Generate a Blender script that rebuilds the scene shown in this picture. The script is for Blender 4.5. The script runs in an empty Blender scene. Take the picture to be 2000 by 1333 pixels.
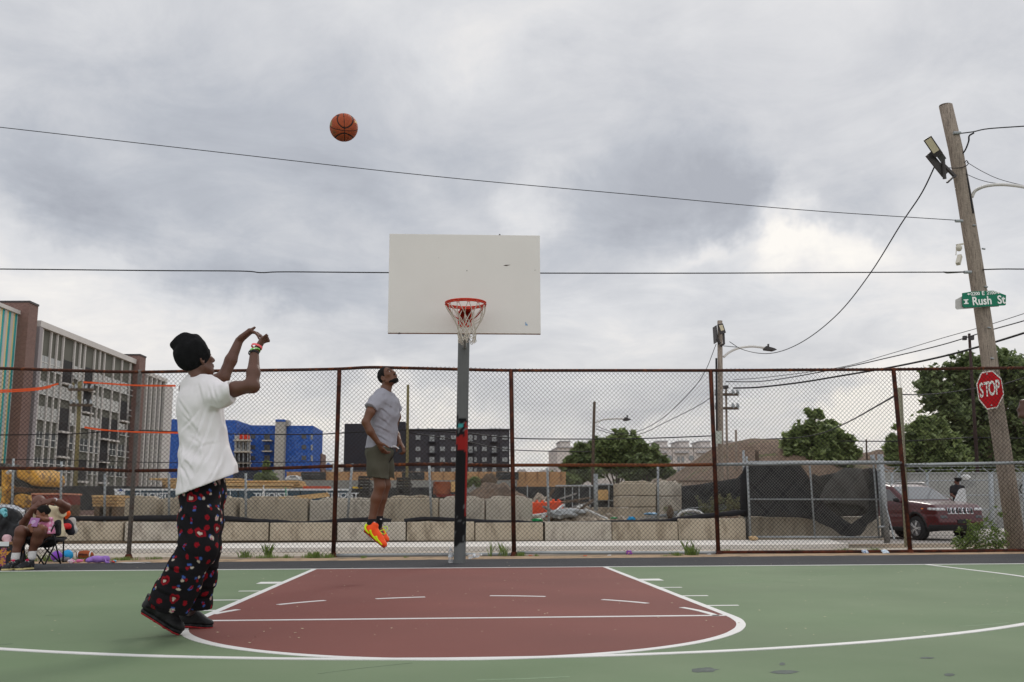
import bpy, math, random
import numpy as np
from mathutils import Vector, Matrix, noise as mnoise
random.seed(7)
rng = np.random.default_rng(11)
scn = bpy.context.scene
COL = scn.collection
R = math.radians

# ---------------------------------------------------------------- camera
FPX, CH, PITCH, ROLL, YAW, CX, CD = 1918.6, 0.7465, 0.1685, -0.004, -0.0576, -0.0771, 12.7217
cam_fwd = Vector((-math.sin(YAW)*math.cos(PITCH), math.cos(YAW)*math.cos(PITCH), math.sin(PITCH)))
_r0 = Vector((math.cos(YAW), math.sin(YAW), 0)); _u0 = _r0.cross(cam_fwd)
cam_rt = _r0*math.cos(ROLL) + _u0*math.sin(ROLL)
cam_up = -_r0*math.sin(ROLL) + _u0*math.cos(ROLL)
CAM = Vector((CX, -CD, CH))
cd = bpy.data.cameras.new("camera"); co = bpy.data.objects.new("camera", cd); COL.objects.link(co)
cd.sensor_width = 36; cd.lens = FPX*36/2000; cd.clip_start = 0.05; cd.clip_end = 3000
m3 = Matrix((cam_rt, cam_up, -cam_fwd)).transposed()
co.matrix_world = Matrix.Translation(CAM) @ m3.to_4x4()
scn.camera = co
cd.dof.use_dof = True; cd.dof.focus_distance = 8.5; cd.dof.aperture_fstop = 16

def ray(px, py):
    return cam_fwd + cam_rt*((px-1000)/FPX) + cam_up*((666.5-py)/FPX)
def W(px, py, Y, b=0.0):
    """measured photo point -> world point on the upright plane y = Y + b*x"""
    d = ray(px, py)
    t = (Y + b*CAM.x - CAM.y)/(d.y - b*d.x)
    return CAM + d*t
def G(px, py, z=0.0):
    d = ray(px, py); return CAM + d*((z-CAM.z)/d.z)

def lin(c):
    c = c/255.0
    return c/12.92 if c <= .04045 else ((c+.055)/1.055)**2.4
def S(r, g, b, k=1.0):
    return (lin(r)*k, lin(g)*k, lin(b)*k)

# ---------------------------------------------------------------- materials
_mats = {}
def M(name, col, rough=.7, var=.12, scale=3.0, bump=0.0, bscale=40.0, metal=0.0, col2=None, spot=.5, attr=False, fine=0.0,
      coat=0.0, spec=.25, stretch=None, soft=.12):
    """procedural material: base colour broken up by two noises, optional second colour in patches, bump"""
    if name in _mats: return _mats[name]
    m = bpy.data.materials.new(name); m.use_nodes = True; _mats[name] = m
    nt = m.node_tree; N = nt.nodes; L = nt.links
    bs = N['Principled BSDF']
    bs.inputs['Roughness'].default_value = rough; bs.inputs['Metallic'].default_value = metal
    bs.inputs['Specular IOR Level'].default_value = spec
    if coat: bs.inputs['Coat Weight'].default_value = coat; bs.inputs['Coat Roughness'].default_value = .08
    tc = N.new('ShaderNodeTexCoord'); mp = N.new('ShaderNodeMapping')
    L.new(tc.outputs['Object'], mp.inputs['Vector'])
    if stretch: mp.inputs['Scale'].default_value = stretch
    n1 = N.new('ShaderNodeTexNoise'); n1.inputs['Scale'].default_value = scale; n1.inputs['Detail'].default_value = 5
    L.new(mp.outputs[0], n1.inputs['Vector'])
    if attr:
        a = N.new('ShaderNodeAttribute'); a.attribute_name = 'Col'; base = a.outputs['Color']
    else:
        a = N.new('ShaderNodeRGB'); a.outputs[0].default_value = (*col, 1); base = a.outputs[0]
    if col2:
        rp = N.new('ShaderNodeMapRange'); rp.inputs[1].default_value = spot-soft/2; rp.inputs[2].default_value = spot+soft/2
        n3 = N.new('ShaderNodeTexNoise'); n3.inputs['Scale'].default_value = scale*1.7; n3.inputs['Detail'].default_value = 8
        n3.inputs['Roughness'].default_value = .62
        L.new(mp.outputs[0], n3.inputs['Vector']); L.new(n3.outputs['Fac'], rp.inputs[0])
        mx = N.new('ShaderNodeMix'); mx.data_type = 'RGBA'
        L.new(rp.outputs[0], mx.inputs['Factor']); L.new(base, mx.inputs['A']); mx.inputs['B'].default_value = (*col2, 1)
        base = mx.outputs['Result']
    mr = N.new('ShaderNodeMapRange'); mr.inputs[1].default_value = .25; mr.inputs[2].default_value = .75
    mr.inputs[3].default_value = 1-var; mr.inputs[4].default_value = 1+var
    L.new(n1.outputs['Fac'], mr.inputs[0])
    fac = mr.outputs[0]
    if fine:
        n4 = N.new('ShaderNodeTexNoise'); n4.inputs['Scale'].default_value = bscale*1.3; n4.inputs['Detail'].default_value = 2
        L.new(tc.outputs['Object'], n4.inputs['Vector'])
        m4 = N.new('ShaderNodeMapRange'); m4.inputs[1].default_value = .3; m4.inputs[2].default_value = .7
        m4.inputs[3].default_value = 1-fine; m4.inputs[4].default_value = 1+fine
        L.new(n4.outputs['Fac'], m4.inputs[0])
        mm = N.new('ShaderNodeMath'); mm.operation = 'MULTIPLY'; L.new(fac, mm.inputs[0]); L.new(m4.outputs[0], mm.inputs[1]); fac = mm.outputs[0]
    vm = N.new('ShaderNodeVectorMath'); vm.operation = 'SCALE'
    L.new(base, vm.inputs[0]); L.new(fac, vm.inputs['Scale'])
    L.new(vm.outputs[0], bs.inputs['Base Color'])
    if bump:
        n2 = N.new('ShaderNodeTexNoise'); n2.inputs['Scale'].default_value = bscale; n2.inputs['Detail'].default_value = 4
        L.new(mp.outputs[0], n2.inputs['Vector'])
        b = N.new('ShaderNodeBump'); b.inputs['Strength'].default_value = bump; b.inputs['Distance'].default_value = .02
        L.new(n2.outputs['Fac'], b.inputs['Height']); L.new(b.outputs[0], bs.inputs['Normal'])
    return m

def glassmat(name, col=(.05,.06,.07), rough=.06):
    m = M(name, col, rough=rough, var=.1, scale=2, spec=1.0, coat=1.0); return m

# ---------------------------------------------------------------- mesh builder
class MB:
    def __init__(s): s.v = []; s.f = []; s.c = None
    def add(s, vs, fs):
        n = len(s.v); s.v += [tuple(v) for v in vs]; s.f += [tuple(i+n for i in f) for f in fs]; return s
    def box(s, lo, hi, rot=None, org=None):
        x0, y0, z0 = lo; x1, y1, z1 = hi
        vs = [Vector(p) for p in ((x0,y0,z0),(x1,y0,z0),(x1,y1,z0),(x0,y1,z0),(x0,y0,z1),(x1,y0,z1),(x1,y1,z1),(x0,y1,z1))]
        if rot is not None:
            o = Vector(org) if org is not None else Vector((0,0,0)); vs = [o + rot @ (v-o) for v in vs]
        return s.add(vs, ((0,3,2,1),(4,5,6,7),(0,1,5,4),(1,2,6,5),(2,3,7,6),(3,0,4,7)))
    def beam(s, a, b, w, h, up=(0,0,1)):
        """box-section bar from a to b"""
        a = Vector(a); b = Vector(b); d = (b-a).normalized(); up = Vector(up)
        if abs(d.dot(up)) > .97: up = Vector((0,1,0))
        x = d.cross(up).normalized()*w/2; y = x.cross(d).normalized()*h/2
        vs = [a-x-y, a+x-y, a+x+y, a-x+y, b-x-y, b+x-y, b+x+y, b-x+y]
        return s.add(vs, ((0,1,2,3),(7,6,5,4),(0,4,5,1),(1,5,6,2),(2,6,7,3),(3,7,4,0)))
    def tube(s, pts, r, n=8, caps=True):
        pts = [Vector(p) for p in pts]; k = len(pts)
        rs = r if isinstance(r, (list, tuple)) else [r]*k
        vs = []; prev = None
        for i, p in enumerate(pts):
            d = (pts[min(i+1, k-1)] - pts[max(i-1, 0)]).normalized()
            if prev is None:
                a = Vector((0,0,1)) if abs(d.z) < .9 else Vector((1,0,0))
                x = d.cross(a).normalized()
            else:
                x = (prev - d*prev.dot(d)).normalized()
            prev = x; y = d.cross(x)
            for j in range(n):
                t = 2*math.pi*j/n; vs.append(p + (x*math.cos(t)+y*math.sin(t))*rs[i])
        fs = [(i*n+j, i*n+(j+1)%n, (i+1)*n+(j+1)%n, (i+1)*n+j) for i in range(k-1) for j in range(n)]
        if caps: fs += [tuple(range(n-1, -1, -1)), tuple((k-1)*n+j for j in range(n))]
        return s.add(vs, fs)
    def lathe(s, prof, org=(0,0,0), n=16, axis='z'):
        vs = []
        for r, h in prof:
            for j in range(n):
                t = 2*math.pi*j/n; a, b = r*math.cos(t), r*math.sin(t)
                p = (a, b, h) if axis == 'z' else ((h, a, b) if axis == 'x' else (a, h, b))
                vs.append(Vector(p)+Vector(org))
        k = len(prof)
        fs = [(i*n+j, i*n+(j+1)%n, (i+1)*n+(j+1)%n, (i+1)*n+j) for i in range(k-1) for j in range(n)]
        fs += [tuple(range(n-1, -1, -1)), tuple((k-1)*n+j for j in range(n))]
        return s.add(vs, fs)
    def prism(s, poly, ext):
        """closed polygon (3D points) pushed along ext"""
        p = [Vector(q) for q in poly]; e = Vector(ext); n = len(p)
        return s.add(p + [q+e for q in p], [tuple(range(n)), tuple(range(2*n-1, n-1, -1))] + [(i, i+n, (i+1)%n+n, (i+1)%n) for i in range(n)])
    def sheet(s, poly): return s.add(poly, [tuple(range(len(poly)))])
    def boxpx(s, x0, y0, x1, y1, Y, dep, b=0.0):
        """upright box whose front covers the measured rectangle, standing at distance Y, dep deep"""
        q = [W(x0, y1, Y, b), W(x1, y1, Y, b), W(x1, y0, Y, b), W(x0, y0, Y, b)]
        return s.prism(q, (0, dep, 0))

def new_mesh(name, verts, faces, smooth=False):
    me = bpy.data.meshes.new(name); me.from_pydata([tuple(v) for v in verts], [], faces); me.update()
    if smooth: me.polygons.foreach_set('use_smooth', [True]*len(me.polygons))
    return me
def fixn(me):
    import bmesh
    b = bmesh.new(); b.from_mesh(me); bmesh.ops.recalc_face_normals(b, faces=b.faces); b.to_mesh(me); b.free()

def put(o, parent):
    COL.objects.link(o)
    if parent is not None:
        o.parent = parent
        if parent.type == 'EMPTY' and not parent.get('_l'): o.matrix_parent_inverse = Matrix.Translation(-parent.location)
    return o
def obj(name, mb, mat, parent=None, smooth=False, bevel=0, fix=True, label=None):
    me = mb if isinstance(mb, bpy.types.Mesh) else new_mesh(name, mb.v, mb.f, smooth)
    if fix and not isinstance(mb, bpy.types.Mesh): fixn(me)
    me.materials.append(mat)
    o = bpy.data.objects.new(name, me); put(o, parent)
    if bevel:
        md = o.modifiers.new('bevel', 'BEVEL'); md.width = bevel; md.segments = 2; md.limit_method = 'ANGLE'
    if label: o['label'] = label
    return o
def tag(o, label=None, cat=None, group=None, kind=None):
    if label: o['label'] = label
    if cat: o['category'] = cat
    if group: o['group'] = group
    if kind: o['kind'] = kind
    return o
def thing(name, label, cat, loc=(0,0,0), group=None):
    o = bpy.data.objects.new(name, None); COL.objects.link(o); o.location = loc; o.empty_display_size = .1
    return tag(o, label, cat, group)
def struct(name, mb, mat, smooth=False):
    return tag(obj(name, mb, mat, smooth=smooth), kind='structure')
def catenary(a, b, sag, n=24):
    a = Vector(a); b = Vector(b)
    return [a.lerp(b, i/n) + Vector((0,0,-4*sag*(i/n)*(1-i/n))) for i in range(n+1)]
def smoothpath(pts, n=6):
    """Catmull-Rom through points"""
    P = [Vector(p) for p in pts]; P = [P[0]*2-P[1]] + P + [P[-1]*2-P[-2]]; out = []
    for i in range(1, len(P)-2):
        for k in range(n):
            t = k/n; p0, p1, p2, p3 = P[i-1:i+3]
            out.append(.5*((2*p1)+(p2-p0)*t+(2*p0-5*p1+4*p2-p3)*t*t+(3*p1-p0-3*p2+p3)*t**3))
    return out + [P[-2]]
def text_mesh(body, size, ext=.001):
    cu = bpy.data.curves.new('lettering', 'FONT'); cu.body = body; cu.size = size; cu.extrude = ext; cu.offset = size*.022
    cu.align_x = 'CENTER'; cu.align_y = 'CENTER'; cu.resolution_u = 3
    o = bpy.data.objects.new('lettering', cu); COL.objects.link(o)
    dg = bpy.context.evaluated_depsgraph_get(); me = bpy.data.meshes.new_from_object(o.evaluated_get(dg))
    bpy.data.objects.remove(o); return me
def text_on(body, size, mat, parent, ctr, xdir, up, name='lettering', bold=0, sx=1.0):
    me = text_mesh(body, size); x = Vector(xdir).normalized(); z = Vector(up).normalized(); n = x.cross(z)
    mt = Matrix((x*sx, z, n)).transposed().to_4x4(); mt.translation = Vector(ctr)
    me.transform(mt); me.materials.clear()
    return obj(name, me, mat, parent)

# ---------------------------------------------------------------- organic surfaces from distance fields
import openvdb
def nrm(v): v = np.asarray(v, float); return v/np.linalg.norm(v)
class Field:
    def __init__(s, lo, hi, vox):
        s.lo = np.array(lo, float); s.vox = vox
        s.n = np.ceil((np.array(hi)-s.lo)/vox).astype(int)+1
        s.D = np.full(s.n, .2, np.float32)
    def sub(s, lo, hi):
        a = np.clip(np.floor((np.array(lo)-s.lo)/s.vox).astype(int), 0, s.n); b = np.clip(np.ceil((np.array(hi)-s.lo)/s.vox).astype(int)+1, 0, s.n)
        sl = tuple(slice(a[i], b[i]) for i in range(3))
        if min(b-a) <= 0: return sl, None
        ax = [(s.lo[i]+s.vox*np.arange(a[i], b[i])).astype(np.float32) for i in range(3)]
        return sl, np.stack(np.meshgrid(*ax, indexing='ij'), -1)
    def comb(s, sl, d, k, op):
        A = s.D[sl]
        if op == 'add':
            if k <= 0: s.D[sl] = np.minimum(A, d)
            else:
                h = np.maximum(k-np.abs(A-d), 0)/k; s.D[sl] = np.minimum(A, d)-h*h*k*.25
        else:
            d = -d
            if k <= 0: s.D[sl] = np.maximum(A, d)
            else:
                h = np.maximum(k-np.abs(A-d), 0)/k; s.D[sl] = np.maximum(A, d)+h*h*k*.25
    def cone(s, a, b, ra, rb, k=.02, op='add', ax=None, fl=1.0):
        """tapered limb; ax/fl: flattening direction and factor (<1 thinner along ax)"""
        a = np.array(a, float); b = np.array(b, float); pad = max(ra, rb)+k+.02
        sl, P = s.sub(np.minimum(a, b)-pad, np.maximum(a, b)+pad)
        if P is None: return s
        ab = b-a; L = float(ab@ab)+1e-12; pa = P-a; t = np.clip(pa@ab/L, 0, 1)
        q = pa-t[..., None]*ab
        r = ra+(rb-ra)*t
        if ax is not None:
            u = nrm(ax); c = q@u; q = q+(c*(1/fl-1))[..., None]*u
            d = (np.linalg.norm(q, axis=-1)-r)*(.5+.5*fl)
        else: d = np.linalg.norm(q, axis=-1)-r
        s.comb(sl, d, k, op); return s
    def chain(s, pts, rs, k=.02, **kw):
        for i in range(len(pts)-1): s.cone(pts[i], pts[i+1], rs[i], rs[i+1], k, **kw)
        return s
    def ell(s, c, r, axes=None, k=.02, op='add'):
        """ellipsoid with radii r along axes rows"""
        c = np.array(c, float); r = np.array(r, float); A = np.eye(3) if axes is None else np.array([nrm(x) for x in axes])
        pad = max(r)+k+.02; sl, P = s.sub(c-pad, c+pad)
        if P is None: return s
        q = (P-c)@A.T.astype(np.float32); k0 = np.linalg.norm(q/r, axis=-1); k1 = np.linalg.norm(q/(r*r), axis=-1)+1e-9
        d = np.where(k0 < .3, (k0-1)*min(r), k0*(k0-1)/k1)
        s.comb(sl, d, k, op); return s
    def loft(s, st, side, k=.03, op='add', flatcap=False):
        """stations (centre, half-width along side, half-depth); side: lateral axis (or one per station)"""
        for i in range(len(st)-1):
            (a, wa, da), (b, wb, db) = st[i], st[i+1]
            a = np.array(a, float); b = np.array(b, float); pad = max(wa, wb, da, db)+k+.02
            sl, P = s.sub(np.minimum(a, b)-pad, np.maximum(a, b)+pad)
            if P is None: continue
            ab = b-a; L = float(ab@ab); pa = P-a; tr = pa@ab/L; t = np.clip(tr, 0, 1); q = pa-t[..., None]*ab
            dn = ab/math.sqrt(L); sd = side[i] if isinstance(side, list) else side
            u = nrm(np.array(sd, float)-dn*(np.array(sd, float)@dn)); v = np.cross(dn, u)
            w = wa+(wb-wa)*t; dd = da+(db-da)*t
            qu = q@u; qv = q@v; qa = q@dn
            m = np.minimum(w, dd)
            e = np.sqrt((qu/w)**2+(qv/dd)**2+(qa/m)**2)
            d = (e-1)*m
            s.comb(sl, d.astype(np.float32), k, op)
        return s
    def cut(s, p, n, k=0.0):
        """remove everything on the side n points to"""
        sl, P = s.sub(s.lo-1, s.lo+s.n*s.vox+1); d = (P-np.array(p, float))@nrm(n)
        A = s.D
        if k: h = np.maximum(k-np.abs(A-d), 0)/k; s.D = np.maximum(A, d)+h*h*k*.25
        else: s.D = np.maximum(A, d)
        s.D = s.D.astype(np.float32); return s
    def points(s): return s.sub(s.lo-1, s.lo+s.n*s.vox+1)[1]
    def disp(s, fn):
        msk = np.abs(s.D) < .06
        idx = np.nonzero(msk); P = s.lo+s.vox*np.stack(idx, -1)
        s.D[idx] += fn(P).astype(np.float32); return s
    def copy(s, off=0.0):
        f = Field.__new__(Field); f.lo = s.lo; f.vox = s.vox; f.n = s.n; f.D = s.D+np.float32(off); return f
    def shell_with(s, region, k=0):  # intersect with another field
        s.D = np.maximum(s.D, region.D); return s
    def minus(s, o, off=0.0):
        s.D = np.maximum(s.D, -(o.D+np.float32(off))); return s
    def mesh(s, name, colfn=None, smooth=1):
        g = openvdb.FloatGrid(.2); g.copyFromArray(np.ascontiguousarray(np.clip(s.D, -.2, .2), dtype=np.float32), tolerance=0.0)
        g.transform = openvdb.createLinearTransform(voxelSize=s.vox)
        pts, quads = g.convertToQuads(0.0)
        pts = pts.astype(float)
        if len(pts) == 0: raise RuntimeError('empty field '+name)
        pts += s.lo
        for _ in range(smooth):
            acc = np.zeros_like(pts); cnt = np.zeros(len(pts))
            for i in range(4):
                a = quads[:, i]; b = quads[:, (i+1) % 4]
                np.add.at(acc, a, pts[b]); np.add.at(acc, b, pts[a]); np.add.at(cnt, a, 1); np.add.at(cnt, b, 1)
            pts = pts*.5+acc/np.maximum(cnt, 1)[:, None]*.5
        # orientation
        p0, p1, p2 = pts[quads[:, 0]], pts[quads[:, 1]], pts[quads[:, 2]]
        vol = np.einsum('ij,ij->i', p0-pts.mean(0), np.cross(p1-p0, p2-p0)).sum()
        if vol < 0: quads = quads[:, ::-1]
        me = bpy.data.meshes.new(name)
        me.vertices.add(len(pts)); me.vertices.foreach_set('co', pts.ravel())
        me.loops.add(quads.size); me.loops.foreach_set('vertex_index', quads.astype(np.int32).ravel())
        me.polygons.add(len(quads)); me.polygons.foreach_set('loop_start', np.arange(0, quads.size, 4, dtype=np.int32))
        me.polygons.foreach_set('use_smooth', np.ones(len(quads), bool))
        me.update(calc_edges=True)
        if colfn is not None:
            c = np.ones((len(pts), 4), np.float32); c[:, :3] = colfn(pts)
            at = me.color_attributes.new('Col', 'FLOAT_COLOR', 'POINT'); at.data.foreach_set('color', c.ravel())
        return me
def fobj(name, F, mat, parent=None, colfn=None, smooth=1, label=None):
    o = obj(name, F.mesh(name, colfn, smooth), mat, parent)
    if label: o['label'] = label
    return o
def bounds(pts, pad):
    a = np.array([tuple(p) for p in pts]); return a.min(0)-pad, a.max(0)+pad

def vnoise(P, f, seed=0):
    """cheap smooth 3-D value noise, -1..1"""
    P = np.asarray(P)*f; i = np.floor(P).astype(np.int64); u = P-i; u = u*u*(3-2*u)
    def h(a, b, c):
        n = (a*374761393+b*668265263+c*2147483647+seed*974634777) & 0xffffffff
        n = ((n ^ (n >> 13))*1274126177) & 0xffffffff; n = n ^ (n >> 16)
        return (n & 0xffff)/32767.5-1
    x, y, z = i[..., 0], i[..., 1], i[..., 2]; r = 0
    for dx in (0, 1):
        for dy in (0, 1):
            for dz in (0, 1):
                w = (u[..., 0] if dx else 1-u[..., 0])*(u[..., 1] if dy else 1-u[..., 1])*(u[..., 2] if dz else 1-u[..., 2])
                r = r+w*h(x+dx, y+dy, z+dz)
    return r
# ---------------------------------------------------------------- world: overcast sky
wd = bpy.data.worlds.new("World"); scn.world = wd; wd.use_nodes = True
nt = wd.node_tree; N = nt.nodes; L = nt.links
for n in list(N): N.remove(n)
SUN_DIR = ray(1650, 430).normalized()          # behind the clouds, high on the right
sun_el = R(36); sun_az = math.atan2(SUN_DIR.x, SUN_DIR.y)
def wm(op, a, b=None, clamp=False):
    n = N.new('ShaderNodeMath'); n.operation = op; n.use_clamp = clamp
    for k, x in enumerate((a, b)):
        if x is None: continue
        if isinstance(x, (int, float)): n.inputs[k].default_value = x
        else: L.new(x, n.inputs[k])
    return n.outputs[0]
tc = N.new('ShaderNodeTexCoord'); DIR = tc.outputs['Generated']
# stretch clouds towards the horizon: project on a cloud deck
sep = N.new('ShaderNodeSeparateXYZ'); L.new(DIR, sep.inputs[0])
zz = wm('ADD', wm('MAXIMUM', sep.outputs[2], 0.0), .16)
cmb = N.new('ShaderNodeCombineXYZ')
L.new(wm('DIVIDE', sep.outputs[0], zz), cmb.inputs[0]); L.new(wm('DIVIDE', sep.outputs[1], zz), cmb.inputs[1]); cmb.inputs[2].default_value = .3
def wnoise(vec, scale, detail, rough=.55, dist=0.0):
    n = N.new('ShaderNodeTexNoise'); n.inputs['Scale'].default_value = scale; n.inputs['Detail'].default_value = detail
    n.inputs['Roughness'].default_value = rough; n.inputs['Distortion'].default_value = dist; L.new(vec, n.inputs['Vector']); return n
# warp directions so that every patch has a ragged outline
wn = wnoise(DIR, 4.5, 6, .6); wv = N.new('ShaderNodeVectorMath'); wv.operation = 'SUBTRACT'; L.new(wn.outputs['Color'], wv.inputs[0]); wv.inputs[1].default_value = (.5,.5,.5)
ws = N.new('ShaderNodeVectorMath'); ws.operation = 'SCALE'; L.new(wv.outputs[0], ws.inputs[0]); ws.inputs['Scale'].default_value = .26
wa = N.new('ShaderNodeVectorMath'); wa.operation = 'ADD'; L.new(DIR, wa.inputs[0]); L.new(ws.outputs[0], wa.inputs[1]); WD = wa.outputs[0]
def blob(px, py, rx, ry, ang, amp):
    """soft bank of cloud in the direction of a measured point; rx, ry angular sizes in photo pixels"""
    c = ray(px, py).normalized(); a = R(ang)
    u = (cam_rt*math.cos(a) + cam_up*math.sin(a)); u = (u - c*u.dot(c)).normalized(); v = c.cross(u)
    def dt(vec, s):
        n = N.new('ShaderNodeVectorMath'); n.operation = 'DOT_PRODUCT'; L.new(WD, n.inputs[0]); n.inputs[1].default_value = vec*s; return n.outputs['Value']
    x = dt(u, FPX/rx); y = dt(v, FPX/ry)
    # keep to the facing half of the sky
    r2 = wm('ADD', wm('MULTIPLY', x, x), wm('MULTIPLY', y, y))
    e = wm('POWER', 2.718, wm('MULTIPLY', r2, -1.0))
    f = wm('MULTIPLY', dt(c, 1.6), 1.0, True)
    return wm('MULTIPLY', wm('MULTIPLY', e, f), amp)
BL = [  # dark banks (negative) and bright breaks (positive), measured on the photo
 (120,150,420,120,-12,-.05),(560,300,520,110,-8,-.22),(350,420,420,80,-14,-.20),(130,330,200,60,-8,-.10),(640,130,260,110,0,-.12),(930,60,180,80,0,.12),
 (1300,330,330,150,-12,-.20),(1480,400,260,60,-10,-.18),(1250,120,420,120,5,-.08),(1900,60,200,120,0,-.06),(620,590,260,50,-14,-.16),(480,560,220,40,-14,-.10),
 (20,20,120,60,0,-.10),(700,440,220,60,-20,-.14),
 (1085,330,80,60,30,.24),(1040,380,60,40,0,.16),(1560,430,36,66,20,.42),(1620,500,150,40,12,.26),(1590,470,50,30,0,.15),(1420,490,120,26,8,.26),(1720,560,200,70,0,.10),
 (60,530,160,60,-20,.14),(200,490,150,26,-20,.10),(150,600,260,80,-10,.06),(1200,600,300,60,0,.04),(1780,470,160,80,0,.10),
 (1800,770,110,45,12,.35),(1770,820,150,22,0,.40),(1630,855,130,18,0,.22),(1250,820,120,30,15,.10),(550,770,220,40,0,.10),(800,770,160,40,0,.10),(1090,890,140,30,0,.22),
 (1690,800,80,30,0,-.28),(1250,750,200,36,-4,-.16),(860,735,200,26,-6,-.10),(560,830,200,30,0,.16),(860,800,120,22,0,.16),(1480,760,130,30,0,-.10),(1110,850,120,22,0,.12),(1350,690,260,40,0,-.04),
]
acc = None
for b in BL:
    o = blob(*b); acc = o if acc is None else wm('ADD', acc, o)
n1 = wnoise(cmb.outputs[0], .9, 7, .58, .4).outputs['Fac']
n2 = wnoise(cmb.outputs[0], 3.0, 9, .64, .5).outputs['Fac']
val = wm('ADD', wm('MULTIPLY', wm('SUBTRACT', n1, .5), .64), wm('MULTIPLY', wm('SUBTRACT', n2, .5), .50))
val = wm('ADD', wm('ADD', val, acc), .645)
ramp = N.new('ShaderNodeValToRGB'); L.new(val, ramp.inputs[0])
cr = ramp.color_ramp; cr.elements[0].position = .25; cr.elements[0].color = (*S(172,176,185), 1)
cr.elements[1].position = 1.0; cr.elements[1].color = (*S(254,250,244), 1)
for p, c in ((.40, S(188,192,200)), (.55, S(207,209,214)), (.68, S(221,222,225)), (.82, S(237,235,234))):
    e = cr.elements.new(p); e.color = (*c, 1)
# warm the band at the horizon
hz = wm('MULTIPLY', wm('SUBTRACT', 1.0, wm('MULTIPLY', wm('ABSOLUTE', sep.outputs[2]), 5.0, True)), .32)
wmx = N.new('ShaderNodeMix'); wmx.data_type = 'RGBA'; L.new(hz, wmx.inputs['Factor']); L.new(ramp.outputs[0], wmx.inputs['A'])
wmx.inputs['B'].default_value = (*S(233,222,208), 1)
# brighter overhead and behind the camera, added to light surfaces facing the camera
bk = wm('ADD', 1.0, wm('MULTIPLY', wm('ADD', wm('MULTIPLY', sep.outputs[1], -1.0), .0, True), .75))
ov = wm('ADD', 1.0, wm('MULTIPLY', wm('SUBTRACT', sep.outputs[2], .5, True), .6))
sc = N.new('ShaderNodeVectorMath'); sc.operation = 'SCALE'; L.new(wmx.outputs['Result'], sc.inputs[0]); L.new(wm('MULTIPLY', bk, ov), sc.inputs['Scale'])
sky = N.new('ShaderNodeTexSky'); sky.sky_type = 'NISHITA'; sky.sun_disc = False; sky.sun_elevation = sun_el; sky.sun_rotation = sun_az
bg1 = N.new('ShaderNodeBackground'); L.new(sky.outputs[0], bg1.inputs[0]); bg1.inputs[1].default_value = .1
bg2 = N.new('ShaderNodeBackground'); L.new(sc.outputs[0], bg2.inputs[0]); bg2.inputs[1].default_value = 1.0
ms = N.new('ShaderNodeMixShader'); ms.inputs[0].default_value = .97; L.new(bg1.outputs[0], ms.inputs[1]); L.new(bg2.outputs[0], ms.inputs[2])
wo = N.new('ShaderNodeOutputWorld'); L.new(ms.outputs[0], wo.inputs[0])
wd.cycles.sampling_method = 'MANUAL'; wd.cycles.sample_map_resolution = 512

sl = bpy.data.lights.new('sun', 'SUN'); so = bpy.data.objects.new('sun', sl); COL.objects.link(so)
sl.energy = 1.0; sl.angle = R(16); sl.color = (1, .95, .88)
sd = Vector((math.sin(sun_az)*math.cos(sun_el), math.cos(sun_az)*math.cos(sun_el), math.sin(sun_el)))
so.rotation_euler = (-sd).to_track_quat('-Z', 'Y').to_euler(); so.location = (8, 4, 20)
scn.view_settings.view_transform = 'Standard'; scn.view_settings.look = 'None'
scn.view_settings.exposure = 0; scn.view_settings.gamma = 1
scn.cycles.max_bounces = 5; scn.cycles.use_denoising = True

# ---------------------------------------------------------------- ground
def gnd(poly, z): return [G(x, y, z) for x, y in poly]
asphalt = M('asphalt', (.040,.040,.044), .85, .16, .9, .5, 160, fine=.22)
courtm = M('court_green', S(101,120,89), .8, .13, .45, .2, 260, fine=.09, spec=.22, col2=S(109,125,96), spot=.5, soft=.3)
redm = M('court_red', S(116,67,60), .8, .12, .7, .2, 260, fine=.09, spec=.22)
linem = M('line_paint', (.66,.65,.63), .6, .06, 3, .15, 200, fine=.04)
conc = M('concrete', S(176,164,148), .9, .14, 1.4, .3, 60, fine=.08)
kerbm = M('kerb_concrete', S(216,210,202), .9, .10, 2.0, .3, 50, fine=.07)
dirt = M('dirt', S(140,122,102), .95, .25, .4, .6, 30, fine=.2, col2=S(120,112,98), spot=.52)
# terrain: one sheet, level with the court near it and slightly lower across the street
gm = MB(); xs = [-400,-150,-60,-30,-15,0,15,30,60,150,400]; ys = [-60,-20,3.2,4.2,6.5,9,14,18,40,120,600]
def gz(x, y):
    if y <= 3.2: return -.012
    if y <= 4.2: return -.03
    if y <= 6.5: return -.06
    if y <= 9: return -.10
    return -.25
for j, y in enumerate(ys):
    for x in xs: gm.v.append((x, y, gz(x, y)))
nx = len(xs)
gm.f = [(j*nx+i, j*nx+i+1, (j+1)*nx+i+1, (j+1)*nx+i) for j in range(len(ys)-1) for i in range(nx-1)]
struct('ground', gm, dirt)
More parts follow.
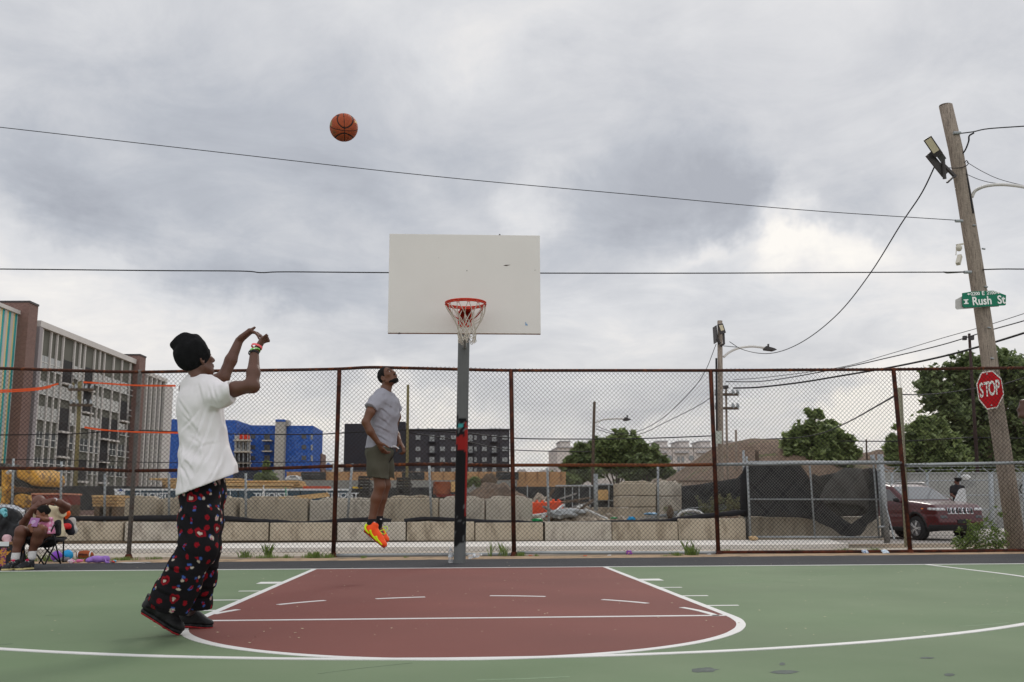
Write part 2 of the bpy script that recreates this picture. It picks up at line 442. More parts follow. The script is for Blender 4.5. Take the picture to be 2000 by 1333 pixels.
# court slab of asphalt, then paint in thin sheets
yl, yr = G(100, 1101).y, G(1900, 1083).y
sb = (yr-yl)/(G(1900,1083).x-G(100,1101).x); s0 = yl - sb*G(100,1101).x
edge = lambda x: s0+sb*x
slab = MB().sheet([(-30,-30,.0),(30,-30,.0),(30,edge(30),.0),(-30,edge(-30),.0)])
struct('court_asphalt', slab, asphalt)
struct('court_edging', MB().sheet([(-30,edge(-30)+.001,-.004),(30,edge(30)+.001,-.004),(30,edge(30)+.9,-.004),(-30,edge(-30)+.9,-.004)]), M('edging', S(172,146,118), .95, .2, 2, .5, 50, fine=.25, col2=S(120,104,84), spot=.56))
struct('street', MB().sheet([(-40,4.1,-.026),(40,4.1,-.026),(40,6.45,-.05),(-40,6.45,-.05)]), M('street_concrete', S(176,166,152), .9, .14, .8, .3, 60, fine=.1, col2=S(140,130,116), spot=.58))
struct('court_paint', MB().sheet([(-30,-30,.003),(30,-30,.003),(30,0,.003),(-30,0,.003)]), courtm)
KW = 1.83; KL = 5.79; BY = -1.58      # key half width, free throw line, basket
def arc(cx, cy, r, a0, a1, n): return [(cx+r*math.cos(R(a0+(a1-a0)*i/n)), cy+r*math.sin(R(a0+(a1-a0)*i/n))) for i in range(n+1)]
key = [(-KW,0),(-KW,-KL)] + arc(0,-KL,KW,180,360,48) + [(KW,0)]
struct('key_paint', MB().sheet([(x,y,.0045) for x,y in key]), redm)
lw = .05
def wob(v): return v + random.uniform(-.0035,.0035)
def strip(pts, w=lw, z=.008):
    mb = MB(); P = [Vector((x,y,0)) for x,y in pts]; vs = []
    for i, p in enumerate(P):
        d = (P[min(i+1,len(P)-1)]-P[max(i-1,0)]).normalized(); n = Vector((-d.y,d.x,0))*wob(w)/2
        vs += [(p-n).to_tuple()[:2]+(z,), (p+n).to_tuple()[:2]+(z,)]
    n = len(P); vs += [(x, y, .001) for x, y, _ in vs]; m_ = 2*n
    mb.add(vs, [(2*i,2*i+1,2*i+3,2*i+2) for i in range(n-1)] + [(2*i+m_,2*i,2*i+2,2*i+2+m_) for i in range(n-1)] + [(2*i+1,2*i+1+m_,2*i+3+m_,2*i+3) for i in range(n-1)] + [(0,m_,m_+1,1),(2*n-2,2*n-1,2*n-1+m_,2*n-2+m_)]); return mb
def line(pts, nm, w=lw, z=.008): return struct(nm, strip(pts, w, z), linem)
def dens(a, b, n=24): return [(a[0]+(b[0]-a[0])*i/n, a[1]+(b[1]-a[1])*i/n) for i in range(n+1)]
line(dens((-30,0),(30,0),60), 'baseline_marking', .05, .0085)
line(dens((-KW,-.02),(-KW,-KL),20) + arc(0,-KL,KW,180,360,64)[1:] + dens((KW,-KL),(KW,-.02),20)[1:], 'key_outline_marking', .06, .0060)
line(dens((-KW+.02,-KL+.025),(KW-.02,-KL+.025)), 'free_throw_line_marking', .05, .0072)
line(dens((-6.02,-.02),(-6.02,BY),8)+arc(0,BY,6.02,180,360,120)[1:]+dens((6.02,BY),(6.02,-.02),8)[1:], 'three_point_line_marking', .06, .0072)
for (xa, ya, xb, yb_) in ((415,1198.5,467,1190),(540,1180,637,1172.5),(730,1168,832,1166.5),(957,1163,1065,1164.5),(1176,1170.5,1265,1177.5),(1325,1186,1408,1202)):
    pa, pb_ = G(xa, ya, .01), G(xb, yb_, .01); aa, ab = [math.degrees(math.atan2(p.y+KL, p.x)) for p in (pa, pb_)]; rr1 = (math.hypot(pa.x, pa.y+KL)+math.hypot(pb_.x, pb_.y+KL))/2
    line(arc(0,-KL,rr1,aa,ab,8), 'broken_circle_marking', .05, .0072)
for sgn in (-1, 1):
    for (y0, w, l) in ((-2.28,.24,.22),(-3.30,.05,.20),(-4.20,.05,.22),(-5.05,.05,.24)):
        line([(sgn*(KW+.03),y0),(sgn*(KW+.03+l),y0)], 'lane_marking', w, .0048)
# worn spots and scuffs on the green paint, lower right
stm = M('paint_wear', S(92,100,94), .85, .22, 9, 0, fine=.15, spec=.2)
for (x,y,a,b) in ((1375,1309,58,5),(1530,1313,62,4),(1528,1297,12,3),(1855,1318,24,3),(1810,1285,30,2)):
    mb = MB(); pts = []
    for k in range(22):
        t = 2*math.pi*k/22; q = .75+.35*random.random(); pts.append(G(x+.5*a*q*math.cos(t), y+b*q*math.sin(t), .0040))
    tag(obj('paint_wear', mb.sheet(pts), stm), kind='structure')
scuff = M('paint_scuff', S(126,145,116), .85, .1, 6, 0, fine=.1, spec=.2); scuffd = M('paint_scuff_dark', S(98,114,90), .85, .1, 6, 0, fine=.1, spec=.2)
for k in range(46):
    x, y = random.uniform(-6,7.5), -random.uniform(.3,8.6)
    if math.hypot(x, y+KL) < 2.3 or (abs(x) < 2.1 and y > -KL): continue
    a = random.gauss(.1,.5); L_ = random.uniform(.08,.5); pts = [(x+L_*t*math.cos(a)+.02*math.sin(t*5+k), y+L_*t*math.sin(a)+.03*t*t) for t in (0,.25,.5,.75,1)]
    tag(obj('scuff_mark', strip(pts, random.uniform(.006,.022), .0038), scuff if k % 3 else scuffd), kind='structure')
# small dry crumbs scattered over the court
mb = MB()
for k in range(520):
    x, y = random.uniform(-6.5,8), -random.random()**.8*8.6+1.6
    s_ = random.uniform(.004,.011); a = random.random()*6.3
    p = [Vector((x,y,.0085 if y < 0 else .002)) + Vector((math.cos(a+t)*s_*random.uniform(.6,1.4), math.sin(a+t)*s_*random.uniform(.6,1.4), random.uniform(0,.003))) for t in (0,1.6,3.1,4.7)]
    mb.sheet(p)
tag(obj('leaf_litter', mb, M('crumbs', S(190,180,150), .9, .4, 30)), 'tiny dry leaf crumbs scattered over the painted court', 'leaf litter', kind='stuff')

# far pavement with its kerb, running along the block wall
sx0, sx1 = -34, G(1560,1070,-.06).x; yk = 6.45
yb = 9.35
p = MB(); prof = [(-40,yk),(sx1,yk),(sx1+.9,yk+.35),(G(1650,1063,0).x,yk+1.1),(G(1650,1063,0).x+.5,yb),(-40,yb)]
p.prism([(x,y,-.2) for x,y in prof], (0,0,.225))
struct('pavement', p, kerbm)
struct('site_ground', MB().box((-60, 11.35, -.3), (W(1331,1000,12).x, 49.5, .42)), M('site_dirt', S(152,134,112), .95, .25, .6, .7, 20, fine=.25, col2=S(126,110,92), spot=.52))
# right: road the car stands on
struct('road', MB().sheet([(10.5,9.3,-.245),(400,9.3,-.245),(400,40,-.245),(14,40,-.245),(10.5,16,-.245)]), M('old_asphalt', S(150,144,138), .9, .14, .7, .35, 60, fine=.12))
# ---------------------------------------------------------------- hoop
galv = M('galvanised', (.33,.35,.36), .5, .14, 5, .15, 60, metal=.35, fine=.06)
boardm = M('board_white', S(219,215,210), .55, .035, 1.6, .05, 120, fine=.012)
rimm = M('rim_orange', S(196,52,26), .42, .10, 12, .1, 120)
ropem = M('net_cord', S(196,188,176), .9, .12, 30)
boltm = M('bolt_steel', (.4,.4,.41), .35, .1, 20, metal=.8)
BDY = -1.10; RIMY = -1.56
pb = G(898, 1100, 0); PY = pb.y
pt = W(907, 640, PY)
hoop = thing('basketball_hoop', 'white backboard with red rim and net on a pole spray painted black and red', 'basketball hoop', pb)
pole_bot = W(897.5, 1100, PY); pole_top = W(908, 560, PY)
pr = .083
# spray-painted pole: colour laid along its height
pm = M('hoop_pole_paint', (.3,.3,.3), .6, .10, 4, .15, 50, attr=True, spec=.15)
def pole_col(P):
    z = P[:, 2]; n = vnoise(P*[1,1,.45], 11, 3)*.11+vnoise(P, 31, 5)*.05; zz = z+n
    X = (P[:, 0]-pole_bot.x)/pr
    grey = np.array((.135,.14,.14)); blk = np.array((.006,.006,.007)); red = np.array(S(170,38,34))
    c = np.tile(grey, (len(P), 1))
    zt = 2.06
    c[(zz > .25) & (zz < zt)] = blk
    c[(zz > 1.60) & (zz < 1.78)] = red*.62
    c[(X > .86) & (z+n*1.4 > .74) & (z+n*1.4 < 1.98)] = red*.7
    c[(zz > .56) & (zz < .585)] = grey*.55
    c[(zz > 1.86) & (zz < 1.89)] = grey*.8
    c[(zz > 1.95) & (zz < 1.98)] = grey*.75
    m = (vnoise(P*[1,1,.6], 24, 9) > .52) & (z > .30) & (z < .85); c[m] = grey*.75
    m = (abs(z-1.90) < .018) & (abs(X) < .35); c[m] = S(60,150,150)
    return c
me_ = MB(); nz, nr = 150, 20
for i in range(nz+1):
    c = pole_bot.lerp(pole_top, i/nz)
    for j in range(nr):
        t = 2*math.pi*j/nr; me_.v.append((c.x+pr*math.cos(t), c.y+pr*math.sin(t), c.z))
me_.f = [(i*nr+j, i*nr+(j+1)%nr, (i+1)*nr+(j+1)%nr, (i+1)*nr+j) for i in range(nz) for j in range(nr)] + [tuple(range(nz*nr, nz*nr+nr))]
m_ = new_mesh('pole', me_.v, me_.f, True); P_ = np.array(me_.v)
at = m_.color_attributes.new('Col', 'FLOAT_COLOR', 'POINT'); at.data.foreach_set('color', np.c_[pole_col(P_), np.ones(len(P_))].astype(np.float32).ravel())
obj('pole', m_, pm, hoop)
# backboard from its four measured corners
c4 = [W(759,653,BDY), W(1058,650,BDY), W(1052.5,457.5,BDY), W(759,459.5,BDY)]
bx0 = (c4[0].x+c4[3].x)/2; bx1 = (c4[1].x+c4[2].x)/2; bz0 = (c4[0].z+c4[1].z)/2; bz1 = (c4[2].z+c4[3].z)/2
bb = MB().box((bx0, BDY, bz0), (bx1, BDY+.022, bz1))
board = obj('backboard', bb, boardm, hoop, bevel=.004)
edge_m = M('board_edge', S(120,86,68), .85, .3, 20)
obj('board_edge', MB().box((bx0+.002, BDY+.001, bz0-.009), (bx1-.002, BDY+.02, bz0-.0005)), edge_m, board)
chipm = M('board_chip', (.09,.07,.06), .9, .2, 30)
def onboard(px, py): p = W(px, py, BDY-.002); return p
for (px, py, sx_, sz_) in ((780,651.5,.018,.012),(976,458.5,.012,.008),(912,529,.006,.007),(857,504,.003,.003),(1045,528,.004,.006)):
    p = onboard(px, py); obj('chip', MB().sheet([p+Vector((-sx_,0,-sz_)), p+Vector((sx_,0,-sz_*.8)), p+Vector((sx_*.3,0,sz_)), p+Vector((-sx_*.5,0,sz_*.7))]), chipm, board)
p = onboard(983, 519); obj('scratch', MB().sheet([p, p+Vector((.035,0,-.006)), p+Vector((.09,0,.010)), p+Vector((.03,0,.008))]), chipm, board)
p = onboard(1028, 633); obj('sticker', MB().sheet([p+Vector((-.012,0,-.02)), p+Vector((.018,0,-.02)), p+Vector((.01,0,.0)), p+Vector((.0,0,.0)), p+Vector((-.004,0,.022)), p+Vector((-.012,0,.02))]), M('sticker_blue', S(120,160,196), .6), board)
# frame behind and arm to pole
arm = MB(); bc = Vector(((bx0+bx1)/2, BDY+.03, 0))
rc = W(909.5, 591, RIMY); RX, RZ = rc.x, W(909, 592, RIMY).z
for x in (RX-.30, RX+.30): arm.beam((x, BDY+.045, bz0+.14), (x, BDY+.045, bz1-.25), .04, .04)
for z in (bz0+.30, bz1-.42):
    arm.beam((RX-.30, BDY+.085, z), (RX+.30, BDY+.085, z), .04, .04)
    arm.tube([(RX, BDY+.1, z), (pole_top.x, PY, z-.10)], .03, 10)
arm.tube([(RX, BDY+.1, bz0+.3), (pole_top.x, PY, bz0+.75)], .022, 8)
obj('support_arm', arm, galv, hoop)
obj('pole_top_tube', MB().tube([pole_top-Vector((0,0,.02)), Vector((pole_top.x, PY, bz0+1.0))], pr*.96, 18), galv, hoop)
rim = MB(); rr = .232
def torus(mb, c, r, tr, n=56, m=8, z=0):
    c = Vector(c); vs = []
    for i in range(n):
        a = 2*math.pi*i/n
        for j in range(m):
            b = 2*math.pi*j/m; q = r+tr*math.cos(b); vs.append(c+Vector((q*math.cos(a), q*math.sin(a), tr*math.sin(b)+z)))
    mb.add(vs, [(i*m+j, i*m+(j+1)%m, ((i+1)%n)*m+(j+1)%m, ((i+1)%n)*m+j) for i in range(n) for j in range(m)]); return mb
RC = Vector((RX, RIMY, RZ))
torus(rim, RC, rr, .0095); torus(rim, RC, rr+.001, .009, z=-.019)
rimo = obj('rim', rim, rimm, hoop, smooth=True)
br = MB()
br.box((RX-.085, BDY-.012, RZ-.20), (RX+.075, BDY-.0015, RZ-.01))
br.prism([(RX-.075,BDY-.012,RZ-.022),(RX+.065,BDY-.012,RZ-.022),(RX+.055,RIMY+.20,RZ-.03),(RX-.055,RIMY+.20,RZ-.03)], (0,0,.014))
br.prism([(RX-.065,BDY-.012,RZ-.15),(RX-.065,BDY-.012,RZ-.022),(RX-.065,RIMY+.22,RZ-.022)], (.012,0,0))
br.prism([(RX+.055,BDY-.012,RZ-.15),(RX+.055,BDY-.012,RZ-.022),(RX+.055,RIMY+.22,RZ-.022)], (.012,0,0))
for s_ in (-1, 1): br.tube(smoothpath([(RX+s_*.03,BDY-.02,RZ-.13),(RX+s_*.13,BDY-.15,RZ-.10),(RX+s_*.2,RIMY+.05,RZ-.055),(RX+s_*.215,RIMY-.03,RZ-.03)], 5), .008, 6)
obj('rim_bracket', br, rimm, hoop)
for dx, dz in ((-.06,-.04),(.05,-.04),(.05,-.165),(-.06,-.165)): obj('bolt', MB().lathe([(.011,-.008),(.011,0)], (RX+dx, BDY-.013, RZ+dz), 8, 'y'), boltm, hoop)
# hooks and net: twelve loops, the net swung a little to the right and gathered
net = MB(); nh = 12
def ringpt(i, lvl):
    a = 2*math.pi*i/nh; z = [-.035,-.17,-.245,-.31,-.37,-.435][lvl]; r_ = [rr-.004,.150,.118,.105,.103,.095][lvl]
    ox = [0,.002,.012,.018,.02,.016][lvl]+(.05 if (lvl == 1 and math.cos(a) > .6) else 0)+(.035 if (lvl == 2 and math.cos(a) > .75) else 0)
    jx, jy, jz = mnoise.noise((i*1.7, lvl*2.3, 0))*.018, mnoise.noise((i*1.1, lvl*3.3, 5))*.018, mnoise.noise((i*.9, lvl*1.3, 9))*.030
    if lvl == 0: jx = jy = jz = 0
    return RC+Vector((r_*math.cos(a)+ox+jx, r_*math.sin(a)+jy, z+jz))
for i in range(nh):
    a = 2*math.pi*(i+.25)/nh; c = Vector((math.cos(a), math.sin(a), 0)); t = Vector((-c.y, c.x, 0))
    b0 = RC+c*rr+Vector((0,0,-.03))
    obj('hook', MB().tube([b0-t*.016, b0-t*.012+Vector((0,0,-.012)), b0-t*.004+Vector((0,0,-.004)), b0+t*.004+Vector((0,0,-.004)), b0+t*.012+Vector((0,0,-.012)), b0+t*.016], .004, 5), rimm, rimo)
    for s_, k in ((-1, i), (1, i+1)):
        e = ringpt(k, 1) if True else None
        st = b0+t*s_*.010+Vector((0,0,-.012))
        mid = st.lerp(e, .5)+c*.006+Vector((0,0,-.006)) + t*s_*.010
        net.tube(smoothpath([st, mid, e], 4), .0052, 5)
    for lvl in range(1, 5):
        h = .5*(lvl % 2)
        p = ringpt(i, lvl) if lvl % 2 else ringpt(i+.5, lvl)
        for dk in ((-.5, .5)):
            k2 = (i if lvl % 2 else i+.5)+dk
            net.tube(smoothpath([p, p.lerp(ringpt(k2, lvl+1), .5)+Vector((random.uniform(-.005,.005), random.uniform(-.005,.005), -.004)), ringpt(k2, lvl+1)], 3), .0048, 5)
        net.lathe([(.002,-.006),(.008,-.004),(.008,.004),(.002,.006)], p, 6)
    p = ringpt(i, 5); net.tube(smoothpath([p+Vector((-.012,0,.01)), p+Vector((-.01,0,-.014)), p+Vector((.006,0,-.02)), p+Vector((.014,0,0))], 3), .0045, 5)
obj('net', net, ropem, hoop, smooth=True)

# ---------------------------------------------------------------- basketball
BC = W(671.5, 249.5, -4.2); BR_ = 27.3/FPX*((BC-CAM).dot(cam_fwd))
nt_mat = bpy.data.materials.new('ball_leather'); nt_mat.use_nodes = True; _n = nt_mat.node_tree.nodes; _l = nt_mat.node_tree.links
bmt = M('ball_leather2', (.2,.08,.04), .62, .12, 9/ .24, .5, 700, attr=True, fine=.05)
bm_ = MB(); nu, nv = 160, 96
for i in range(nv+1):
    th = math.pi*i/nv
    for j in range(nu):
        ph = 2*math.pi*j/nu; bm_.v.append((math.sin(th)*math.cos(ph), math.sin(th)*math.sin(ph), math.cos(th)))
bm_.f = [(i*nu+j, (i+1)*nu+j, (i+1)*nu+(j+1)%nu, i*nu+(j+1)%nu) for i in range(nv) for j in range(nu)]
U = np.array(bm_.v)
# ball frame: pole of the seams seen slightly right of centre, below the middle
view = np.array(-ray(671.5, 249.5).normalized()); rt_ = np.array(cam_rt); up_ = np.array(cam_up)
lx, ly, lz = U@rt_, U@up_, U@view
a_ = R(-5); u2 = lx*math.cos(a_)+ly*math.sin(a_); v2 = -lx*math.sin(a_)+ly*math.cos(a_)
# meridian (vertical seam), equator below centre, and the two curved side seams
b_ = R(22); v3 = v2*math.cos(b_)+lz*math.sin(b_); w3 = -v2*math.sin(b_)+lz*math.cos(b_)
c_ = R(13); u4 = u2*math.cos(c_)-w3*math.sin(c_); w4 = u2*math.sin(c_)+w3*math.cos(c_)
seam = np.minimum(np.abs(u4), np.abs(v3))
lat = np.arcsin(np.clip(v3, -1, 1))
ang = np.arctan2(u4, w4)
q_ = np.abs(lat) - (.17 + .62*np.abs(np.sin(ang))**1.6*1.25)
seam = np.minimum(seam, np.abs(q_)*.62/(1+.8*np.abs(np.sin(ang))))
leather = np.array(S(166,78,48)); blk = np.array((.012,.010,.010))
tt = np.clip((seam-.020)/.012, 0, 1)[:, None]
colb = blk*(1-tt)+leather*tt
halo = np.exp(-((seam-.06)/.03)**2)[:, None]; colb = colb*(1-halo*tt*.35)+np.array(S(190,92,48))*halo*tt*.35
pt1 = (lx < -.74) & (ly > -.02) & (ly < .40) & (seam > .03); colb[pt1] = S(150,128,84)
pt2 = (lx > .84) & (ly > .26) & (ly < .42); colb[pt2] = S(214,180,120)
pt3 = (np.hypot(lx+.62, ly+.50) < .20) & (vnoise(U, 14, 2) > .05); colb[pt3] = S(116,84,48)
bumpr = 1-.010*np.exp(-(seam/.02)**2)
m_ = new_mesh('basketball', [tuple(Vector(u)*BR_*bumpr[k]) for k, u in enumerate(U)], bm_.f, True)
at = m_.color_attributes.new('Col', 'FLOAT_COLOR', 'POINT'); at.data.foreach_set('color', np.c_[colb, np.ones(len(U))].astype(np.float32).ravel())
ball = obj('basketball', m_, bmt); ball.location = BC
tag(ball, 'brown leather basketball with black seams in mid air above the court', 'basketball')

# ---------------------------------------------------------------- court fence
fa, fb_ = G(250,1089,0), G(1778,1079.5,0)
FS = (fb_.y-fa.y)/(fb_.x-fa.x); F0 = fa.y-FS*fa.x
WF = lambda px, py, off=0.0: W(px, py, F0+off, FS)
rust = M('rusty_steel', S(92,48,32), .85, .25, 4, .3, 60, fine=.2, col2=S(60,34,28), spot=.5)
rust2 = M('rusty_rail', S(74,44,34), .8, .25, 5, .3, 60, fine=.2, col2=S(128,70,38), spot=.58)
greyp = M('weathered_pipe', S(112,108,104), .7, .2, 4, .2, 60, fine=.1, col2=S(92,66,50), spot=.62)
wirem = M('chain_link_wire', S(34,31,30), .9, .2, 2, metal=.1, col2=S(50,36,30), spot=.55)
fence = thing('chain_link_fence', 'tall rusty chain link fence with dark steel posts along the back of the court', 'fence', (0, F0, 0))
posts = [(-135,724,-178,1092,rust), (274,723,251,1089,greyp), (663,719,651,1088,rust), (998,722,1004,1081,rust), (1388,723,1403,1080,rust), (1745,722,1778,1079.5,rust), (2140,719,2200,1077,rust)]
for xt, yt, xb_, yb_, m in posts:
    a, b = WF(xb_, yb_), WF(xt, yt); a.z = 0
    po = obj('post', MB().tube([a-Vector((0,0,.03)), b], .036, 12), m, fence, smooth=True)
    obj('post_footing', MB().tube([a-Vector((0,0,.03)), a+Vector((0,0,.05))], [.075,.045], 10), rust, po)
def rail(name, pts, r, m):
    return obj(name, MB().tube(smoothpath([WF(x, y, -.005) for x, y in pts], 5), r, 10), m, fence, smooth=True)
toppts = [(-170,719),(0,720),(130,724),(265,727),(400,725),(560,723),(660,721),(720,718),(780,719),(900,722),(1000,724),(1200,724),(1390,724),(1560,723),(1745,722),(1900,720),(2000,719),(2200,717)]
rail('top_rail', toppts, .026, rust2)
rail('middle_rail', [(-170,913),(0,915),(130,916),(250,920)], .028, rust2)
rail('middle_rail', [(252,920),(340,919),(436,917),(540,915),(650,911)], .028, rust)
rail('middle_rail', [(655,911),(770,908),(860,907),(905,908),(1000,910)], .028, rust2)
rail('middle_rail', [(1004,909),(1150,909),(1300,909),(1392,908)], .028, M('rust_orange', S(120,70,44), .85, .2, 4, .3, 60, fine=.2))
rail('middle_rail', [(1398,908),(1550,906),(1762,904)], .028, galv)
rail('middle_rail', [(1768,909),(1850,907),(2000,904),(2200,900)], .028, galv)
rail('bottom_rail', [(655,1085),(800,1084),(998,1083)], .026, galv)
rail('bottom_rail', [(1010,1080),(1200,1080),(1400,1080)], .026, galv)
rail('bottom_rail', [(1408,1079),(1600,1078),(1775,1077)], .026, rust)
rail('bottom_rail', [(1782,1077),(2000,1075),(2200,1074)], .026, rust)
# mesh: diamond weave, one real zig-zag wire after another, bay by bay
PIT = .0718
def topz(x):
    pass
tp = [WF(x, y) for x, y in toppts]; tpx = np.array([p.x for p in tp]); tpz = np.array([p.z for p in tp])
def bend(x, z):
    """dents where the mesh has been pushed about"""
    d = np.exp(-(((x-DN[0][0])/.45)**2+((z-DN[0][1])/.22)**2))
    e = np.exp(-(((x-DN[1][0])/.35)**2+((z-DN[1][1])/.5)**2))
    n = vnoise(np.stack([x, z, x*0], -1), 2.2, 4)
    n2 = vnoise(np.stack([x, z, x*0+7], -1), 2.0, 8)
    g = vnoise(np.stack([x, z, x*0+3], -1), .6, 6)
    return x+n*(.006+.05*d+.06*e)+g*.015, z+n2*(.006+.04*d+.06*e)+g*.02, (d*.10+e*.12)+n*.02
p1_, p2_ = WF(505,765), WF(1870,870); DN = [(p1_.x, p1_.z), (p2_.x, p2_.z)]
def chain_mesh(name, x0, x1, z0, z1fn, plane, pit, wr, mat, parent, yoff=0.0, dent=True, zig=None):
    nw = int((x1-x0)/pit*2); V = []; Fc = []; base = 0
    for i in range(nw+1):
        xc = x0+(i+.5)*pit/2; zt = float(z1fn(xc)); nseg = max(2, int((zt-z0)/(pit/2))); sg = 1 if i % 2 else -1
        k = np.arange(nseg+1); x = xc+np.where(k % 2 == 0, -1, 1)*sg*pit*.25; z = zt-k*(pit/2); yy = np.where(k % 2 == 0, -1, 1)*sg*wr*.6
        if dent: x, z, dy = bend(x, z)
        else: dy = x*0
        y = plane(x)+yoff+yy+dy
        P = np.stack([x, y, z], -1); A, B = P[:-1], P[1:]
        d = B-A; d /= np.linalg.norm(d, axis=1)[:, None]; s1 = np.stack([-d[:, 2], d[:, 1]*0, d[:, 0]], -1); s1 /= np.linalg.norm(s1, axis=1)[:, None]; s2 = np.array((0, 1., 0))
        ring = [s1*wr, -s1*wr*.5+s2*wr*.87, -s1*wr*.5-s2*wr*.87]
        vv = np.stack([A+r for r in ring]+[B+r for r in ring], 1).reshape(-1, 3); V.append(vv)
        m = np.arange(len(A))[:, None]*6+base
        for a, b in ((0,1),(1,2),(2,0)): Fc.append(np.concatenate([m+a, m+b, m+b+3, m+a+3], 1))
        base += len(vv)
    V = np.concatenate(V); Q = np.concatenate(Fc).astype(np.int32)
    me = bpy.data.meshes.new(name); me.vertices.add(len(V)); me.vertices.foreach_set('co', V.ravel())
    me.loops.add(Q.size); me.loops.foreach_set('vertex_index', Q.ravel()); me.polygons.add(len(Q)); me.polygons.foreach_set('loop_start', np.arange(0, Q.size, 4, dtype=np.int32))
    me.update(calc_edges=True)
    return obj(name, me, mat, parent)
bx = [WF(x, 1085).x for x in (-170, 251, 651, 1003, 1403, 1778, 2170)]
ztf = lambda x: np.interp(x, tpx, tpz)+.022
for i in range(6):
    chain_mesh('mesh_panel', bx[i], bx[i+1]-.001, .03, ztf, lambda x: F0+FS*x, PIT, .0031, wirem, fence, yoff=-.045)
# orange straps tied along the left bays
strapm = M('orange_strap', S(214,84,40), .7, .12, 8)
for pts in ([(-20,764),(60,760),(90,756),(114,750)], [(163,747),(200,749),(262,753),(343,754)], [(165,835),(200,840),(262,844),(357,846)]):
    P = [WF(x, y, -.055) for x, y in pts]; mb = MB()
    pp = smoothpath(P, 5)
    for i in range(len(pp)-1): mb.beam(pp[i], pp[i+1], .008, .020+.012*random.random(), up=(0,0,1))
    if pts[0][0] < 0:
        for i in range(len(pp)-4): mb.beam(pp[i]+Vector((0,-.01,-.03+i*.001)), pp[i+1]+Vector((0,-.01,-.03)), .006, .022)
    lab = {-20:'doubled orange strap tied across the far left bay of the fence', 163:'upper orange strap stretched from the left fence post behind the thrower', 165:'lower orange strap stretched from the left fence post behind the thrower'}[pts[0][0]]
    tag(obj('strap', mb, strapm), lab, 'strap', 'orange straps on the fence')
# ---------------------------------------------------------------- utility poles, lamps, signs, wires
woodm = M('pole_wood', S(146,134,122), .9, .18, 5, .5, 30, fine=.15, col2=S(108,98,90), spot=.58, stretch=(6,6,.5))
woodd = M('pole_wood_dark', S(88,76,66), .9, .2, 4, .4, 30, fine=.12, stretch=(6,6,.5))
woodo = M('pole_wood_olive', S(120,112,80), .9, .2, 4, .4, 30, fine=.12, stretch=(6,6,.5))
blackm = M('black_cable', (.012,.012,.014), .6, .1, 5)
darkmetal = M('dark_metal', (.05,.045,.045), .5, .15, 8)
lens = M('lamp_lens', S(196,186,158), .3, .1, 60)
armm = M('lamp_arm', S(206,204,200), .5, .08, 4)
UY = 4.6     # the big leaning pole stands here
def pole(name, lab, pts, rs, mat, Y, group=None, n=14):
    P = [W(x, y, Y) for x, y in pts]; b = P[0].copy(); b.z = min(b.z, -.02) if Y < 12 else -.25
    P[0] = b
    t = thing(name, lab, 'utility pole', b, group)
    obj('pole', MB().tube(P, rs, n), mat, t, smooth=True)
    return t, P
up, UP = pole('utility_pole', 'thick weathered wooden pole leaning left beside the stop sign and street name sign',
    [(1986,1074),(1966,930),(1944,790),(1925,650),(1905,520),(1884,390),(1866,290),(1847,207)], [.158,.152,.147,.142,.138,.133,.128,.123], woodm, UY)
obj('pole_top', MB().lathe([(.121,-.02),(.118,.012),(.06,.03)], UP[-1], 14), woodd, up)
# conduit and small hardware on the pole
def uw(px, py, off=0): return W(px, py, UY+off)
obj('conduit', MB().tube([uw(1885,330,-.10), uw(1893,370,-.12), uw(1901,417,-.13)], .018, 6), blackm, up)
for (x, y) in ((1868,260),(1872,432),(1889,532)):
    obj('cable_clamp', MB().tube([uw(x-6,y,-.14), uw(x+8,y,-.14)], .03, 8), galv, up)
for (x,y) in ((1921,486),(1926,560),(1932,640),(1903,440),(1938,700)):
    obj('climbing_bolt', MB().tube([uw(x-3,y,-.15), uw(x+3,y+1,-.15)], .016, 6), galv, up)
# coil of cable where the service wire meets the pole
obj('cable_coil', MB().tube(smoothpath([uw(1879,302,-.1), uw(1886,292,-.12), uw(1892,276,-.1), uw(1893,266,-.1), uw(1902,260,-.1)], 6), .016, 6), blackm, up)
obj('cable_loop', MB().tube(smoothpath([uw(1850,328,-.15), uw(1868,329,-.16), uw(1884,326,-.15), uw(1891,320,-.13), uw(1888,314,-.13), uw(1884,318,-.13)], 5), .008, 5), blackm, up)
# two flood lights on a bracket
def floodlight(name, lab, A, B, C_, thick, Y, parent=None):
    pass
fl = thing('floodlight', 'pair of flat grey floodlights bracketed to the left of the leaning pole', 'floodlight', uw(1850,350,-.2))
def slab(mb, p, q, wdt, th, ydir):
    """flat housing between p and q, wdt wide across, th thick"""
    return mb.beam(p, q, wdt, th, up=ydir)
h1, h2 = uw(1811,270,-.45), uw(1834,304,-.40)
obj('housing', slab(MB(), h1, h2, .155, .045, (-.5,-.8,-.25)), darkmetal, fl)
u_ = (h2-h1); nn = Vector((-.5,-.8,-.25)); nn = (nn-u_.normalized()*nn.dot(u_.normalized())).normalized()
obj('lens', slab(MB(), h1+u_*.06+nn*.028, h2-u_*.22+nn*.026, .115, .012, (-.5,-.8,-.25)), lens, fl)
obj('driver_box', slab(MB(), uw(1832,298,-.36), uw(1842,312,-.30), .115, .09, (-.5,-.8,-.25)), M('driver_box', (.09,.09,.095), .5), fl)
obj('housing', slab(MB(), uw(1813,301,-.30), uw(1846,342,-.22), .14, .03, (.9,-.25,-.6)), darkmetal, fl)
obj('bracket', MB().tube([uw(1842,312,-.3), uw(1845,350,-.25)], .035, 8).beam(uw(1838,318,-.2), uw(1866,346,-.12), .05, .05).beam(uw(1850,357,-.2), uw(1866,342,-.12), .04, .03), darkmetal, fl)
